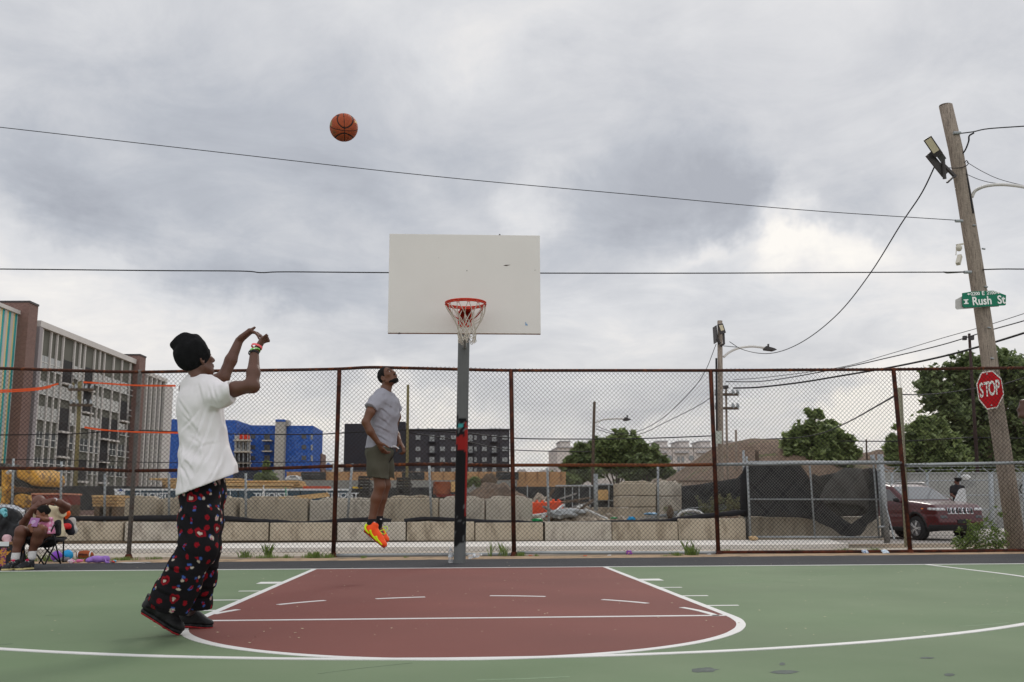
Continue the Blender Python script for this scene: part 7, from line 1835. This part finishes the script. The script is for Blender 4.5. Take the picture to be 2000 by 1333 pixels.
hand(F, K(780,862,.12), K(788,875,.10)-K(780,862,.12), np.array((-.8,.3,-.2)), np.array((-.3,-.6,-.4)), 1.05, curl=(.75,.8,.8,.8), thumb=(.5,.3,.8), spread=.02)
F.ell(K(741,890), (.115,.10,.09), k=.03)
F.chain([K(737,895,-.09), K(742,950,-.10), K(735,974,-.09), K(727,1012,-.09), K(724,1026,-.09)], [.080,.056,.056,.036,.038], .025)
F.chain([K(744,895,.08), K(753,948,.09), K(746,974,.09), K(740,1012,.09), K(736,1026,.09)], [.076,.054,.052,.035,.036], .025)
F.chain([K(724,1026,-.09), K(744,1060,-.09)], [.04,.03], .02); F.chain([K(736,1026,.09), K(752,1052,.09)], [.04,.03], .02)
p2 = fobj('person', F, skB, None, smooth=1); tag(p2, 'person in grey T-shirt and olive shorts jumping in orange shoes, looking up', 'person')
eyes(qj, 1.02, p2)
hairm = M('hair_black', (.010,.008,.007), .9, .3, 60, .6, 400)
H2 = Field(V3(Hj)-.16, V3(Hj)+.16, .006); H2.ell(qj(0,-.012,.022), (.078,.097,.091), (rj,fj,uj)); H2.cut(qj(0,.045,.045), nrm(fj*.82+uj*-.35)); H2.cut(qj(0,0,-.035), -uj)
fobj('hair', H2, hairm, p2)
H3 = Field(V3(Hj)-.18, V3(Hj)+.16, .006); H3.ell(qj(0,.050,-.100), (.037,.034,.029), (rj,fj,uj), .02)
for g in (-1, 1): H3.cone(qj(g*.052,-.003,-.062), qj(g*.020,.055,-.100), .0235, .0225, .015)
H3.cut(qj(0,.04,-.078), nrm(uj-.12*fj)); H3.cut(qj(0,.0,0)+fj*0.01, -fj)
fobj('beard', H3, hairm, p2)
H4 = MB().tube(smoothpath([qj(-.024,.094,-.060), qj(0,.103,-.056), qj(.024,.094,-.060)], 4), .0035, 5); obj('moustache', H4, hairm, p2)
for g in (-1, 1): obj('eyebrow', MB().tube(smoothpath([qj(g*.012,.0935,.022), qj(g*.03,.090,.027), qj(g*.047,.078,.022)], 4), .003, 5), hairm, p2)
obj('lips', MB().tube(smoothpath([qj(-.020,.094,-.0735), qj(0,.101,-.0735), qj(.020,.094,-.0735)], 4), .004, 6), M('lips', S(110,62,54), .5), p2)
# shirt
lo2, hi2 = bounds([K(700,755,-.4), K(790,755,.4), K(700,890,-.4), K(795,890,.4)], .04)
T = Field(lo2, hi2, .0068)
T.loft([(K(751,773),.130,.072),(K(751,788),.172,.105),(K(750,810),.178,.122),(K(749,840),.158,.118),(K(744,865),.165,.132),(K(742,885),.17,.14),(K(741,900),.17,.14)], sdj, k=.035)
T.cone(K(752,771), K(734,785,-.15), .06, .068, .03); T.cone(K(752,771), K(764,786,.15), .06, .066, .03)
T1 = Field(lo2, hi2, .0068); T1.chain([K(737,787,-.13), K(724,799,-.21)], [.074,.068], .03); T3 = Field(lo2, hi2, .0068); T3.chain([K(765,787,.15), K(773,801,.22)], [.075,.068], .03)
T1.cut(K(725,797.5,-.21), nrm(K(718,806,-.24)-K(733,787,-.15))); T.comb((slice(None),)*3, T1.D, .03, 'add'); T3.cut(K(772,802,.22), nrm(K(775,808,.24)-K(765,787,.15))); T.comb((slice(None),)*3, T3.D, .02, 'add')
T.disp(lambda P: -(folds(P, K(716,870)-K(770,800), 8, .3, .009, 33)+folds(P, np.array((0,0,1.)), 11, .2, .004, 36)+folds(P, K(722,790)-K(745,815), 14, .4, .006, 39)*np.exp(-(((P-K(735,800,-.15))**2).sum(1))/.02))+creases(P, [(745,795,766,815,.008),(740,812,764,832,.007),(735,830,764,846,.008),(733,846,760,862,.008),(730,862,752,874,.007),(727,784,722,800,.006),(752,786,770,800,.006)], K, .009)); ins = T.copy(.014)
T.cut(K(742,876.5), (.03,0,-1)); lw_ = ins.copy(); lw_.D = np.maximum(ins.D, (lw_.points()[..., 2]-(K(742,876)[2]+.12)).astype(np.float32)); T.D = np.maximum(T.D, -lw_.D)
T.ell(K(754,762,-.0), (.062,.062,.055), k=.008, op='sub')
tee = fobj('tshirt', T, M('shirt_grey', S(150,149,158), .9, .05, 12, .3, 300, fine=.05, spec=.2), p2, smooth=2)
c_ = K(775,800,-.02); 
def decal(px, py, dy, w, h, mat, nm, par):
    o = W(px, py, YJ+dy); mb = MB(); n = 6; d = ray(px, py).normalized(); return obj(nm, MB().prism([o+Vector((-w,-.0,-h)), o+Vector((w,.0,-h*.7)), o+Vector((w*.8,.0,h)), o+Vector((-w*.6,-.0,h*.8))], (0,.02,0)), mat, par)
# shorts
lo3, hi3 = bounds([K(700,865,-.35), K(790,865,.35), K(700,950,-.3), K(790,950,.3)], .04)
A = Field(lo3, hi3, .0068); A.ell(K(741,885), (.145,.125,.09), k=.03); A.chain([K(738,885,-.07), K(738,915,-.09), K(740,945,-.10)], [.118,.108,.104], .03); A.chain([K(746,885,.07), K(750,915,.08), K(753,942,.09)], [.108,.096,.088], .03)
A.disp(lambda P: -(folds(P, K(732,880)-K(745,940), 9, .25, .012, 44)))
A.cut(K(740,935), nrm(np.array((-.12,0,-1))))
for c in (K(740,940,-.10), K(754,938,.09)): A.ell(c, (.088,.088,.055), k=.004, op='sub')
A.cut(K(741,868), (0,0,1))
fobj('shorts', A, M('shorts_olive', S(72,70,58), .8, .1, 8, .25, 200, fine=.05, spec=.3), p2, smooth=2)
obj('drawstring', MB().tube(smoothpath([K(766,876,-.1), K(770,882,-.12), K(768,892,-.12), K(762,900,-.1), K(759,905,-.1)], 5), .005, 5), blackm, p2)
obj('drawstring', MB().tube(smoothpath([K(764,874,-.1), K(771,872,-.12), K(779,877,-.1)], 5), .006, 5), capw, p2)
sockm = M('sock_black', (.012,.012,.014), .9, .2, 30, .4, 200)
for pp, lb in (([K(727.5,1014,-.09), K(726,1022,-.09), K(725,1032,-.09)], -1), ([K(740.5,1008,.09), K(739,1018,.09), K(737,1030,.09)], 1)):
    Sf = Field(np.min(pp,0)-.1, np.max(pp,0)+.1, .0068); Sf.chain(pp, [.046,.046,.050], .02); Sf.cut(pp[0]+np.array((0,0,.0)), (0,0,1)); s_ = fobj('sock', Sf, sockm, p2)
    c = pp[0]+np.array((.012,-.046,-.035)); obj('sock_mark', MB().prism([c+np.array(v) for v in ((-.008,0,-.005),(.02,.002,-.005),(.02,.002,.006),(-.008,0,.006))], (0,.006,0)), capw, s_)
orn = M('shoe_orange', S(250,88,36), .55, .06, 14, .3, 300, fine=.05); limm = M('sole_lime', S(206,232,20), .45, .05, 9); dor = M('sole_dark_orange', S(170,52,30), .6, .1, 9); lcm = M('lace_lime', S(196,240,60), .6); sgm = M('shoe_silver', S(170,170,176), .4)
for heel, toe, lb, dd in ((K(708,1036,-.10), K(752,1073,-.10), 'orange shoe nearest the camera with lime sole and laces', 0), (K(717,1030,.10), K(757,1062,.10), 'far orange shoe half hidden behind the near one', 0)):
    qs, up_, k_, (f_, u_, r_), S__ = shoe(p2, heel, toe, (.45,-.05,.85), 1, (orn, dor, lcm), soleth=.022, high=.115)
    up_['label'] = lb
    for g in (-1, 1):
        yv = g*.047
        for pts_ in ([(-.004,yv*.6,.075),(.004,yv*.85,.045),(.03,yv,.030),(.075,yv*1.0,.022)], [(.06,yv,.058),(.09,yv,.036),(.14,yv*1.0,.024),(.19,yv*1.08,.020)], [(.145,yv*1.0,.046),(.18,yv*1.05,.030),(.25,yv*1.0,.018)]):
            sm = smoothpath([qs(*p) for p in pts_], 5); n_ = len(sm); obj('sole_flash', MB().tube(sm, [.013*k_*(1-.45*i/n_) for i in range(n_)], 7), limm, up_, smooth=True)
    for i in range(2): obj('eyestay_bar', MB().beam(Vector(qs(.115+.026*i,-.040,.070-.008*i)), Vector(qs(.128+.026*i,-.030,.088-.010*i)), .012, .010), blackm, up_)
    obj('silver_patch', MB().beam(Vector(qs(.175,-.040,.050)), Vector(qs(.195,-.030,.062)), .016, .008), sgm, up_)
    for a_ in ([(.135,-.02,.10),(.10,-.05,.095),(.075,-.06,.06),(.11,-.055,.055),(.14,-.02,.095)], [(.14,.01,.10),(.165,.0,.14),(.20,.01,.13),(.19,.0,.105),(.14,.0,.10)], [(.14,-.01,.10),(.16,-.06,.07),(.175,-.06,.045)]):
        obj('lace_loop', MB().tube(smoothpath([qs(*p) for p in a_], 6), .0040, 5), lcm, up_)
# ================= seated man with a small child, left edge
YM = .80
def Q(px, py, dy=0.0): return V3(W(px, py, YM+dy))
fm, um, rm = ortho(np.array((-.25,-.85,-.42)), np.array((-.10,-.35,.92)))
Hm = Q(75,985,-.10)
lo, hi = bounds([Q(5,955,-.7), Q(150,955,-.7), Q(5,1110,-.7), Q(150,1110,-.7), Q(5,960,.35), Q(150,1110,.35)], .03)
F = Field(lo, hi, .0085)
qm = head(F, Hm, fm, um, 1.06, neck=Q(80,1006,.0), nr=.062)
mR, mL = Q(60,1008,-.02), Q(108,1006,.02)
F.loft([(Q(83,1004),.16,.09),(Q(86,1020),.19,.12),(Q(88,1042,-.02),.18,.14)], (1,0,0), k=.04)
F.chain([mR, Q(46,1022,-.12)], [.062,.050], .03); F.chain([Q(46,1022,-.12), Q(56,1008,-.24), Q(64,994,-.30)], [.050,.047,.032], .02)
F.chain([mL, Q(130,991,-.06)], [.062,.052], .03); F.chain([Q(130,991,-.06), Q(117,983,-.20), Q(104,978,-.28)], [.052,.047,.032], .02)
hand(F, Q(64,993,-.30), np.array((.75,-.10,.60)), np.array((.3,.9,-.2)), np.array((.5,0,-.6)), 1.08, curl=(.45,.5,.5,.5), thumb=(.7,.6,.2), r0=.0095)
hand(F, Q(102,978,-.28), np.array((-.93,-.10,-.15)), np.array((.0,.9,-.4)), np.array((-.2,0,-.8)), 1.08, curl=(.40,.4,.4,.4), thumb=(.7,.6,.2), r0=.0095)
F.ell(Q(84,1050,-.05), (.19,.16,.11), k=.04)
kR, kL, aR, aL = Q(41,1038,-.52), Q(76,1037,-.54), Q(32,1076,-.50), Q(64,1073,-.44)
F.chain([Q(72,1052,-.05), Q(56,1043,-.30), kR], [.105,.092,.070], .03); F.chain([Q(95,1052,-.05), Q(86,1045,-.30), kL], [.105,.095,.072], .03)
F.chain([kR, Q(37,1056,-.50), aR, Q(30,1092,-.50)], [.068,.066,.045,.045], .03); F.chain([kL, Q(72,1056,-.48), aL, Q(60,1090,-.44)], [.070,.068,.045,.045], .03)
p3 = fobj('person', F, skC, None, smooth=1); tag(p3, 'seated bald person in cream T-shirt raising both hands to the face with a child on the lap', 'person')
p3['label'] = 'seated bald person in cream T-shirt, both hands raised to the face, child on lap'
eyes(qm, 1.06, p3)
T = Field(lo, hi, .0085); T.loft([(Q(83,1003),.17,.10),(Q(86,1020),.215,.15),(Q(89,1045,-.02),.215,.18),(Q(90,1052,-.02),.2,.17)], (1,0,0), k=.05)
T1 = Field(lo, hi, .0085); T1.chain([Q(66,1006), Q(56,1014,-.07)], [.09,.078], .03); T1.cut(Q(53,1017,-.09), nrm(Q(46,1022,-.12)-mR)); T.comb((slice(None),)*3, T1.D, .03, 'add')
T1 = Field(lo, hi, .0085); T1.chain([Q(104,1005), Q(118,1000,-.03)], [.09,.082], .03); T1.cut(Q(120,998,-.03), nrm(Q(130,991,-.06)-mL)); T.comb((slice(None),)*3, T1.D, .03, 'add')
T.disp(lambda P: -folds(P, np.array((.2,0,1.)), 8, .3, .012, 51)); T.ell(Q(80,1001,-.05), (.075,.075,.05), k=.008, op='sub'); T.cut(Q(88,1049), (0,0,-1))
fobj('tshirt', T, M('shirt_cream', S(214,200,168), .9, .05, 6, .2, 200), p3, smooth=2)
A = Field(lo, hi, .0085); A.ell(Q(84,1051,-.03), (.21,.18,.12), k=.05); A.chain([Q(72,1052,-.05), Q(60,1046,-.24)], [.12,.108], .03); A.chain([Q(95,1052,-.05), Q(89,1048,-.24)], [.12,.11], .03)
A.cut(Q(90,1036), (0,0,1)); fobj('shorts', A, M('shorts_black', (.014,.014,.016), .9, .2, 8), p3)
whs = M('sock_white', S(206,204,204), .9, .06, 20, .3, 150); bks = M('shoe_black_matte', (.02,.02,.022), .6, .2, 20, col2=S(130,130,132), spot=.62); crs = M('sole_cream', S(206,192,138), .7, .06, 10)
for an, ft, heel, toe in ((aR, 0, Q(37,1099,-.44), Q(14,1103,-.66)), (aL, 1, Q(66,1095,-.38), Q(40,1102,-.60))):
    b = V3(an)+np.array((0,0,-.015)); e = Q(30,1090,-.50) if ft == 0 else Q(62,1088,-.44)
    Sf = Field(np.minimum(b, e)-.1, np.maximum(b, e)+.1, .008); Sf.chain([b, e], [.050,.052], .02); Sf.cut(b+np.array((0,0,.0)), (0,0,1)); fobj('sock', Sf, whs, p3)
    heel[2] = toe[2] = .004; d = nrm(toe-heel); toe = heel+d*.31
    qs, up_, k_, ax3, S__ = shoe(p3, heel, toe, (0,0,1), 1, (bks, crs, capw), soleth=.032, high=.105, vox=.007)
    obj('pink_tongue', MB().beam(Vector(qs(.10,0,.118)), Vector(qs(.125,0,.108)), .035, .02), M('tongue_pink', S(206,50,90), .7), up_)
obj('watch', MB().tube([Q(108,979,-.25), Q(105.5,978,-.27)], .038, 14), M('watch_white', S(206,206,210), .5), p3)
# child
FC, UC, RC_ = ortho(np.array((-.80,-.45,-.35)), np.array((-.3,-.1,.93)))
Hc2 = Q(83,1003,-.40)
lo5, hi5 = bounds([Q(55,985,-.55), Q(110,985,-.55), Q(55,1050,-.55), Q(110,1050,-.2)], .05)
F = Field(lo5, hi5, .007); qc = head(F, Hc2, FC, UC, .80, neck=Q(88,1014,-.36), nr=.035)
F.loft([(Q(89,1015,-.36),.07,.05),(Q(91,1030,-.34),.085,.07),(Q(90,1040,-.34),.085,.075)], (.4,-.9,0), k=.03)
F.chain([Q(94,1016,-.40), Q(86,1015,-.50), Q(75,1010,-.52)], [.034,.028,.022], .015); F.ell(Q(73,1009.5,-.53), (.022,.02,.02), k=.01)
F.chain([Q(86,1018,-.30), Q(78,1017,-.38), Q(72,1014,-.44)], [.032,.026,.02], .015)
F.chain([Q(90,1038,-.36), Q(80,1032,-.56), Q(68,1034,-.62)], [.055,.045,.030], .02); F.chain([Q(68,1034,-.62), Q(62,1042,-.64)], [.025,.018], .015)
F.chain([Q(86,1038,-.30), Q(70,1030,-.50), Q(60,1028,-.58), Q(62,1038,-.60)], [.05,.04,.028,.02], .02)
p4 = fobj('person', F, skinmat('skin_child', S(118,74,54)), None, smooth=1); tag(p4, 'small child in a pink dress holding a purple book on the seated person\'s lap', 'person')
eyes(qc, .80, p4)
Hh = Field(V3(Hc2)-.16, V3(Hc2)+.16, .007); Hh.ell(qc(0,-.022,.030), (.066,.085,.078), (RC_,FC,UC)); Hh.ell(qc(0,-.085,.02), (.03,.03,.03), k=.02); Hh.ell(qc(.04,-.07,.05), (.028,.028,.028), k=.02)
Hh.cut(qc(0,.035,.02), nrm(FC*.9-UC*.25)); Hh.cut(qc(0,0,-.045), -UC); Hh.disp(lambda P: -.006*vnoise(P, 40, 3)); fobj('hair', Hh, hairm, p4)
Dr = Field(lo5, hi5, .007); Dr.loft([(Q(89,1013,-.36),.075,.055),(Q(91,1024,-.34),.095,.08),(Q(92,1040,-.34),.115,.10)], (.4,-.9,0), k=.03); Dr.ell(Q(96,1014,-.39), (.045,.045,.035), k=.02); Dr.disp(lambda P: -folds(P, np.array((0,0,1.)), 12, .3, .007, 61)); Dr.cut(Q(88,1010.5), (0,0,1)); Dr.cut(Q(92,1042), (0,0,-1))
fobj('dress', Dr, M('dress_pink', S(216,130,168), .9, .12, 20, col2=S(226,206,218), spot=.56), p4)
bk = thing('book', 'small purple book held by the child', 'book', Q(67,1020,-.60))
bb0, bb1 = Q(70,1012,-.56), Q(63,1029,-.60)
obj('cover', MB().beam(bb0, bb1, .13, .016, up=(-.3,-1,.2)), M('book_purple', S(150,104,150), .5, .08, 20), bk, bevel=.004)
obj('ring_mark', MB().lathe([(.026,-.002),(.030,-.002),(.030,.002),(.026,.002)], (bb0+bb1)/2+np.array((0,-.014,0)), 14, 'y'), M('book_mark', S(190,160,196), .6), bk)
# camping chair
ch = thing('camping_chair', 'black folding camping chair with crossed legs under the seated person', 'chair', Vector(Q(85,1100,-.1)))
tub = lambda nm, pts_, r_=.010, mt=blackm: obj(nm, MB().tube([Vector(p) for p in pts_], r_, 7), mt, ch, smooth=True)
fz = lambda px, py, dy: (lambda p: np.array((p[0], p[1], max(p[2], .012))))(Q(px, py, dy))
for a_, b_2 in ((Q(116,1040,.12), fz(76,1101,.10)), (Q(70,1054,.12), fz(119,1101,.16)), (Q(104,1045,-.42), fz(118,1101,.02)), (Q(118,1042,.15), fz(88,1102,-.42)), (Q(50,1054,-.42), fz(86,1103,-.42)), (Q(92,1052,-.42), fz(42,1103,-.42)), (Q(48,1050,-.40), fz(38,1101,.05)), (Q(42,1050,.1), fz(52,1103,-.40))): tub('leg', (a_, b_2))
tub('upright', (Q(126,1000,.14), Q(123,1099,.12))); tub('upright', (Q(50,998,.24), Q(46,1098,.18)))
tub('arm_bar', (Q(98,1042,-.42), Q(106,1026,-.42), Q(124,1022,.12)))
seat = Field(Q(40,1036,.4)-np.array((.1,1.0,.25)), Q(130,1036,.3)+np.array((.1,.3,.2)), .012)
seat.loft([(Q(84,1052,.12),.30,.030),(Q(82,1055,-.14),.30,.030),(Q(78,1052,-.40),.29,.028)], (1,0,0), k=.03)
fobj('seat', seat, fab, ch)
bkf = Field(Q(40,990,.1)-np.array((.1,.1,.6)), Q(130,990,.5)+np.array((.1,.2,.1)), .012); bkf.loft([(Q(86,1000,.26),.27,.03),(Q(86,1050,.18),.28,.03)], (1,0,0), k=.03); fobj('backrest', bkf, fab, ch)
af = Field(Q(98,1040,-.5)-.12, Q(126,1015,.2)+.14, .010); af.loft([(Q(114,1023,-.30),.055,.05),(Q(113,1040,-.28),.055,.05)], (1,0,0), k=.02); fobj('cup_holder', af, fab, ch)
def soft(nm, lab, cat, pr, mat, vox=.009, amp=.010, seed=1):
    P0 = np.array([np.array(p)-r_ for p, r_ in pr]+[np.array(p)+r_ for p, r_ in pr]); Fq = Field(P0.min(0)-.04, P0.max(0)+.04, vox)
    for i, (p, r_) in enumerate(pr): Fq.ell(p, (r_,r_*.8,r_*.9) if np.isscalar(r_) else r_, k=.04)
    Fq.disp(lambda P: -folds(P, np.array((.4,0,1.)), 11, .4, amp, seed)); o = obj(nm, Fq.mesh(nm), mat); return tag(o, lab, cat, 'bags and clothes round the camping chair')
soft('jacket', 'bright orange jacket draped over the back of the camping chair', 'jacket', [(Q(119,1000,.16),.085),(Q(126,1003,.18),.07),(Q(118,1012,.18),.07),(Q(112,1010,.2),.06)], M('jacket_orange', S(240,92,30), .7, .08, 8), seed=2)
soft('jacket', 'dark grey jacket hanging at the right side of the camping chair', 'jacket', [(Q(130,1026,.18),.075),(Q(136,1033,.18),.06),(Q(138,1040,.18),.045),(Q(126,1020,.18),.05)], M('jacket_dark', S(44,42,50), .8, .2, 8), seed=4)
soft('cloth_bag', 'red bag wedged beside the cup holder of the camping chair', 'bag', [(Q(103,1036,-.10),.05),(Q(110,1040,-.06),.05),(Q(118,1030,.05),.045),(Q(134,1029,.10),.035),(Q(126,1028,.08),.04)], M('bag_red', S(206,40,44), .6, .1, 8), seed=5)
soft('plastic_sack', 'white plastic sack behind the dark jacket', 'bag', [(Q(138,1026,.34),.07),(Q(142,1036,.34),.06),(Q(140,1018,.34),.05)], M('bag_pale', S(190,186,180), .5, .1, 8), seed=6)
soft('backpack', 'heap of black backpacks at the left edge beside the camping chair', 'backpack', [(Q(4,1020,.1),.20),(Q(22,1015,.1),.13),(Q(30,1035,.05),.12),(Q(8,1050,.05),.16),(Q(-14,1035,.1),.22),(Q(24,1050,-.02),.10)], M('bag_black', (.018,.018,.02), .65, .3, 6, .3, 40, col2=S(72,76,82), spot=.64), vox=.012, amp=.02, seed=7)
soft('plastic_bag', 'grey plastic bag sagging between the backpacks and the seated person', 'bag', [(Q(36,1040,.05),.10),(Q(33,1058,.0),.11),(Q(40,1026,.1),.07)], M('bag_grey', S(96,98,98), .35, .2, 10), amp=.018, seed=8)
soft('towel', 'pale pink cloth spilling over the cardboard box', 'towel', [(Q(14,1052,-.22),.055),(Q(17,1062,-.24),.05),(Q(21,1068,-.26),.03)], M('cloth_pink', S(206,170,176), .9, .1, 8), seed=9)
soft('plastic_bottle_bag', 'teal and white packet on top of the backpacks', 'packet', [(Q(7,998,-.04),.04),(Q(9,1006,-.06),.035)], M('packet_teal', S(120,186,196), .4, .2, 14, col2=S(20,110,120), spot=.55), seed=10)
bx_ = thing('cardboard_box', 'black printed cardboard box with taped pale top at the left edge', 'box', Q(8,1100,-.3))
x0b, x1b = Q(-22,1080,-.3)[0], Q(26,1080,-.3)[0]; zt_b = Q(10,1064,-.3)[2]
ob = obj('body', MB().box((x0b, YM-.32, .002), (x1b, YM+.02, zt_b)), M('box_print', (.02,.018,.022), .5, .2, 7, col2=S(220,150,50), spot=.60, soft=.03), bx_)
obj('lid', MB().box((x0b-.005, YM-.325, zt_b+.001), (x1b+.005, YM+.025, zt_b+.035)), M('cardboard', S(150,112,80), .85, .1, 8), bx_)
obj('tape', MB().box((x0b-.007, YM-.328, zt_b-.02), (x1b-.05, YM-.3255, zt_b+.037)), capw, bx_)
obj('printed_panel', MB().box((x0b+.16, YM-.3235, .04), (x0b+.23, YM-.3205, zt_b-.04)), M('box_label', S(206,150,60), .5, .1, 30, col2=S(120,40,110), spot=.5), ob)
# ================= person beyond the red car's open door
YC = CARP.y+1.9
def Z_(px, py, dy=0.0): return V3(W(px, py, YC+dy))
cpx = 1869
zc = lambda z, x=0, y=0: np.array((Z_(cpx,950)[0]+x, YC+y, -.25+z))
F = Field(zc(-.05,-.5,-.4), zc(1.85,.5,.4), .02)
top_z = Z_(cpx,938)[2]+.25+.0
qz = head(F, zc(top_z-.02,0,-.02), np.array((-.9,.35,-.35)), np.array((0,0,1.)), 1.0, neck=zc(top_z-.2), nr=.05)
h0 = top_z-.22
F.loft([(zc(h0),.16,.08),(zc(h0-.2),.19,.11),(zc(h0-.5),.14,.09),(zc(h0-.62),.16,.11)], (.9,.3,0), k=.04)
F.chain([zc(h0-.03,-.19,-.05), zc(h0-.28,-.26,-.08), zc(h0-.42,-.10,-.22)], [.055,.045,.03], .02); F.chain([zc(h0-.03,.19,.0), zc(h0-.30,.24,.02), zc(h0-.5,.2,-.12)], [.055,.045,.03], .02)
hand(F, zc(h0-.42,-.10,-.22), (.8,-.4,-.2), (0,0,-1), (0,1,0)); hand(F, zc(h0-.5,.2,-.12), (0,-.5,-.8), (-1,0,0), (0,-1,0))
for g in (-1, 1): F.chain([zc(h0-.65,g*.09), zc(.48,g*.1), zc(.08,g*.1)], [.09,.06,.045], .03); F.cone(zc(.06,g*.1), zc(.04,g*.1-.1,-.05), .045, .03, .02)
p5 = fobj('person', F, skC, None, smooth=1); tag(p5, 'person in a black top standing behind the red car by its open door', 'person')
T = Field(zc(-.05,-.5,-.4), zc(1.85,.5,.4), .02); T.loft([(zc(h0-.01),.18,.10),(zc(h0-.2),.21,.13),(zc(h0-.5),.17,.12),(zc(h0-.65),.19,.13)], (.9,.3,0), k=.04); T.chain([zc(h0-.03,-.19,-.05), zc(h0-.17,-.23,-.07)], [.08,.075]); T.chain([zc(h0-.03,.19), zc(h0-.17,.22)], [.08,.075]); T.cut(zc(h0-.66), (0,0,-1)); fobj('tshirt', T, fab, p5)
T = Field(zc(-.05,-.5,-.4), zc(1.85,.5,.4), .02); T.ell(zc(h0-.68), (.19,.14,.12)); 
for g in (-1, 1): T.chain([zc(h0-.65,g*.09), zc(.48,g*.1), zc(.12,g*.1)], [.11,.085,.07], .03)
fobj('trousers', T, fab, p5)
T = Field(zc(1.2,-.3,-.3), zc(1.95,.3,.3), .015); T.ell(qz(0,-.02,.03), (.09,.11,.10)); T.ell(qz(0,-.10,.0), (.06,.06,.06), k=.03); T.cut(qz(0,.05,.03), nrm(np.array((-.9,.35,-.6)))); fobj('hair', T, hairm, p5)
for g in (-1, 1): shoe(p5, zc(.0,g*.1+.07,.03), zc(.0,g*.1-.20,-.12), (0,0,1), 1, (fab, capw, capw), vox=.014, laces=False)
# ================= bystander just outside the right edge, fist reaching into view
YB_ = -9.9
def E(px, py, dy=0.0): return V3(W(px, py, YB_+dy))
lo, hi = bounds([E(1975,760,-.5), E(2420,1300,.4), E(2420,490)], .05); lo[2] = -.03; hi[2] = 1.88
F = Field(lo, hi, .008)
ctr = E(2190,800); ctr[2] = 0; bz = lambda z, x=0, y=0: ctr+np.array((x, y, z))
fe, ue, re_ = ortho(np.array((-.9,.35,.1)), np.array((0,0,1.)))
qe = head(F, bz(1.60), fe, ue, 1.0, neck=bz(1.42), nr=.055)
F.loft([(bz(1.42),.16,.08),(bz(1.25),.19,.11),(bz(1.02),.15,.09),(bz(.90),.16,.11)], (.35,.9,0), k=.04)
fist = E(2034,806); wr = fist+np.array((.080,.005,-.004)); elb = bz(1.02,.02,-.22)
F.chain([bz(1.40,-.02,-.19), elb], [.056,.046], .03); F.chain([elb, (elb+wr)/2, wr], [.046,.043,.029], .02)
F.chain([bz(1.40,.02,.19), bz(1.10,.10,.24), bz(.86,-.02,.25)], [.056,.045,.03], .02)
hand(F, wr, nrm(np.array((-.95,-.05,.05))), np.array((.05,1,.0)), np.array((0,0,1.)), 1.05, curl=(.95,1.0,1.05,1.1), thumb=(.45,.15,.9), spread=.01, r0=.0098, a0=.75)
hand(F, bz(.86,-.02,.25), (0,0,-1), (0,-1,0), (-1,0,0))
for g in (-1, 1): F.chain([bz(.88,0,g*.09), bz(.48,0,g*.1), bz(.08,0,g*.1)], [.09,.06,.045], .03); F.cone(bz(.05,0,g*.1), bz(.035,-.12,g*.1), .04, .03, .02)
p6 = fobj('person', F, skinmat('skin_umber_brown', S(78,50,38)), None, smooth=1); tag(p6, 'person at the right edge of whom only a brown fist shows beside the stop sign', 'person')  # one even, darker brown skin for the whole figure
T = Field(lo, hi, .012); T.loft([(bz(1.42),.18,.10),(bz(1.25),.21,.13),(bz(1.02),.17,.12),(bz(.86),.19,.13)], (.35,.9,0), k=.04); T.chain([bz(1.40,-.02,-.19), bz(1.24,-.05,-.22)], [.08,.075]); T.chain([bz(1.40,.02,.19), bz(1.24,.05,.22)], [.08,.075]); T.cut(bz(.86), (0,0,-1)); fobj('tshirt', T, M('shirt_navy', S(40,50,80), .9, .1, 6), p6)
T = Field(lo, hi, .012); T.ell(bz(.86), (.14,.19,.12))
for g in (-1, 1): T.chain([bz(.88,0,g*.09), bz(.48,0,g*.1), bz(.12,0,g*.1)], [.11,.085,.07], .03)
fobj('trousers', T, fab, p6)
for g in (-1, 1): shoe(p6, bz(0,.06,g*.1), bz(0,-.24,g*.1), (0,0,1), 1, (fab, capw, capw), vox=.01, laces=False)
T = Field(bz(1.4,-.2,-.2), bz(1.9,.2,.2), .01); T.ell(qe(0,-.014,.026), (.080,.100,.094), (re_,fe,ue)); T.cut(qe(0,.045,.045), nrm(fe*.82-ue*.35)); T.cut(qe(0,0,-.03), -ue); fobj('hair', T, hairm, p6)
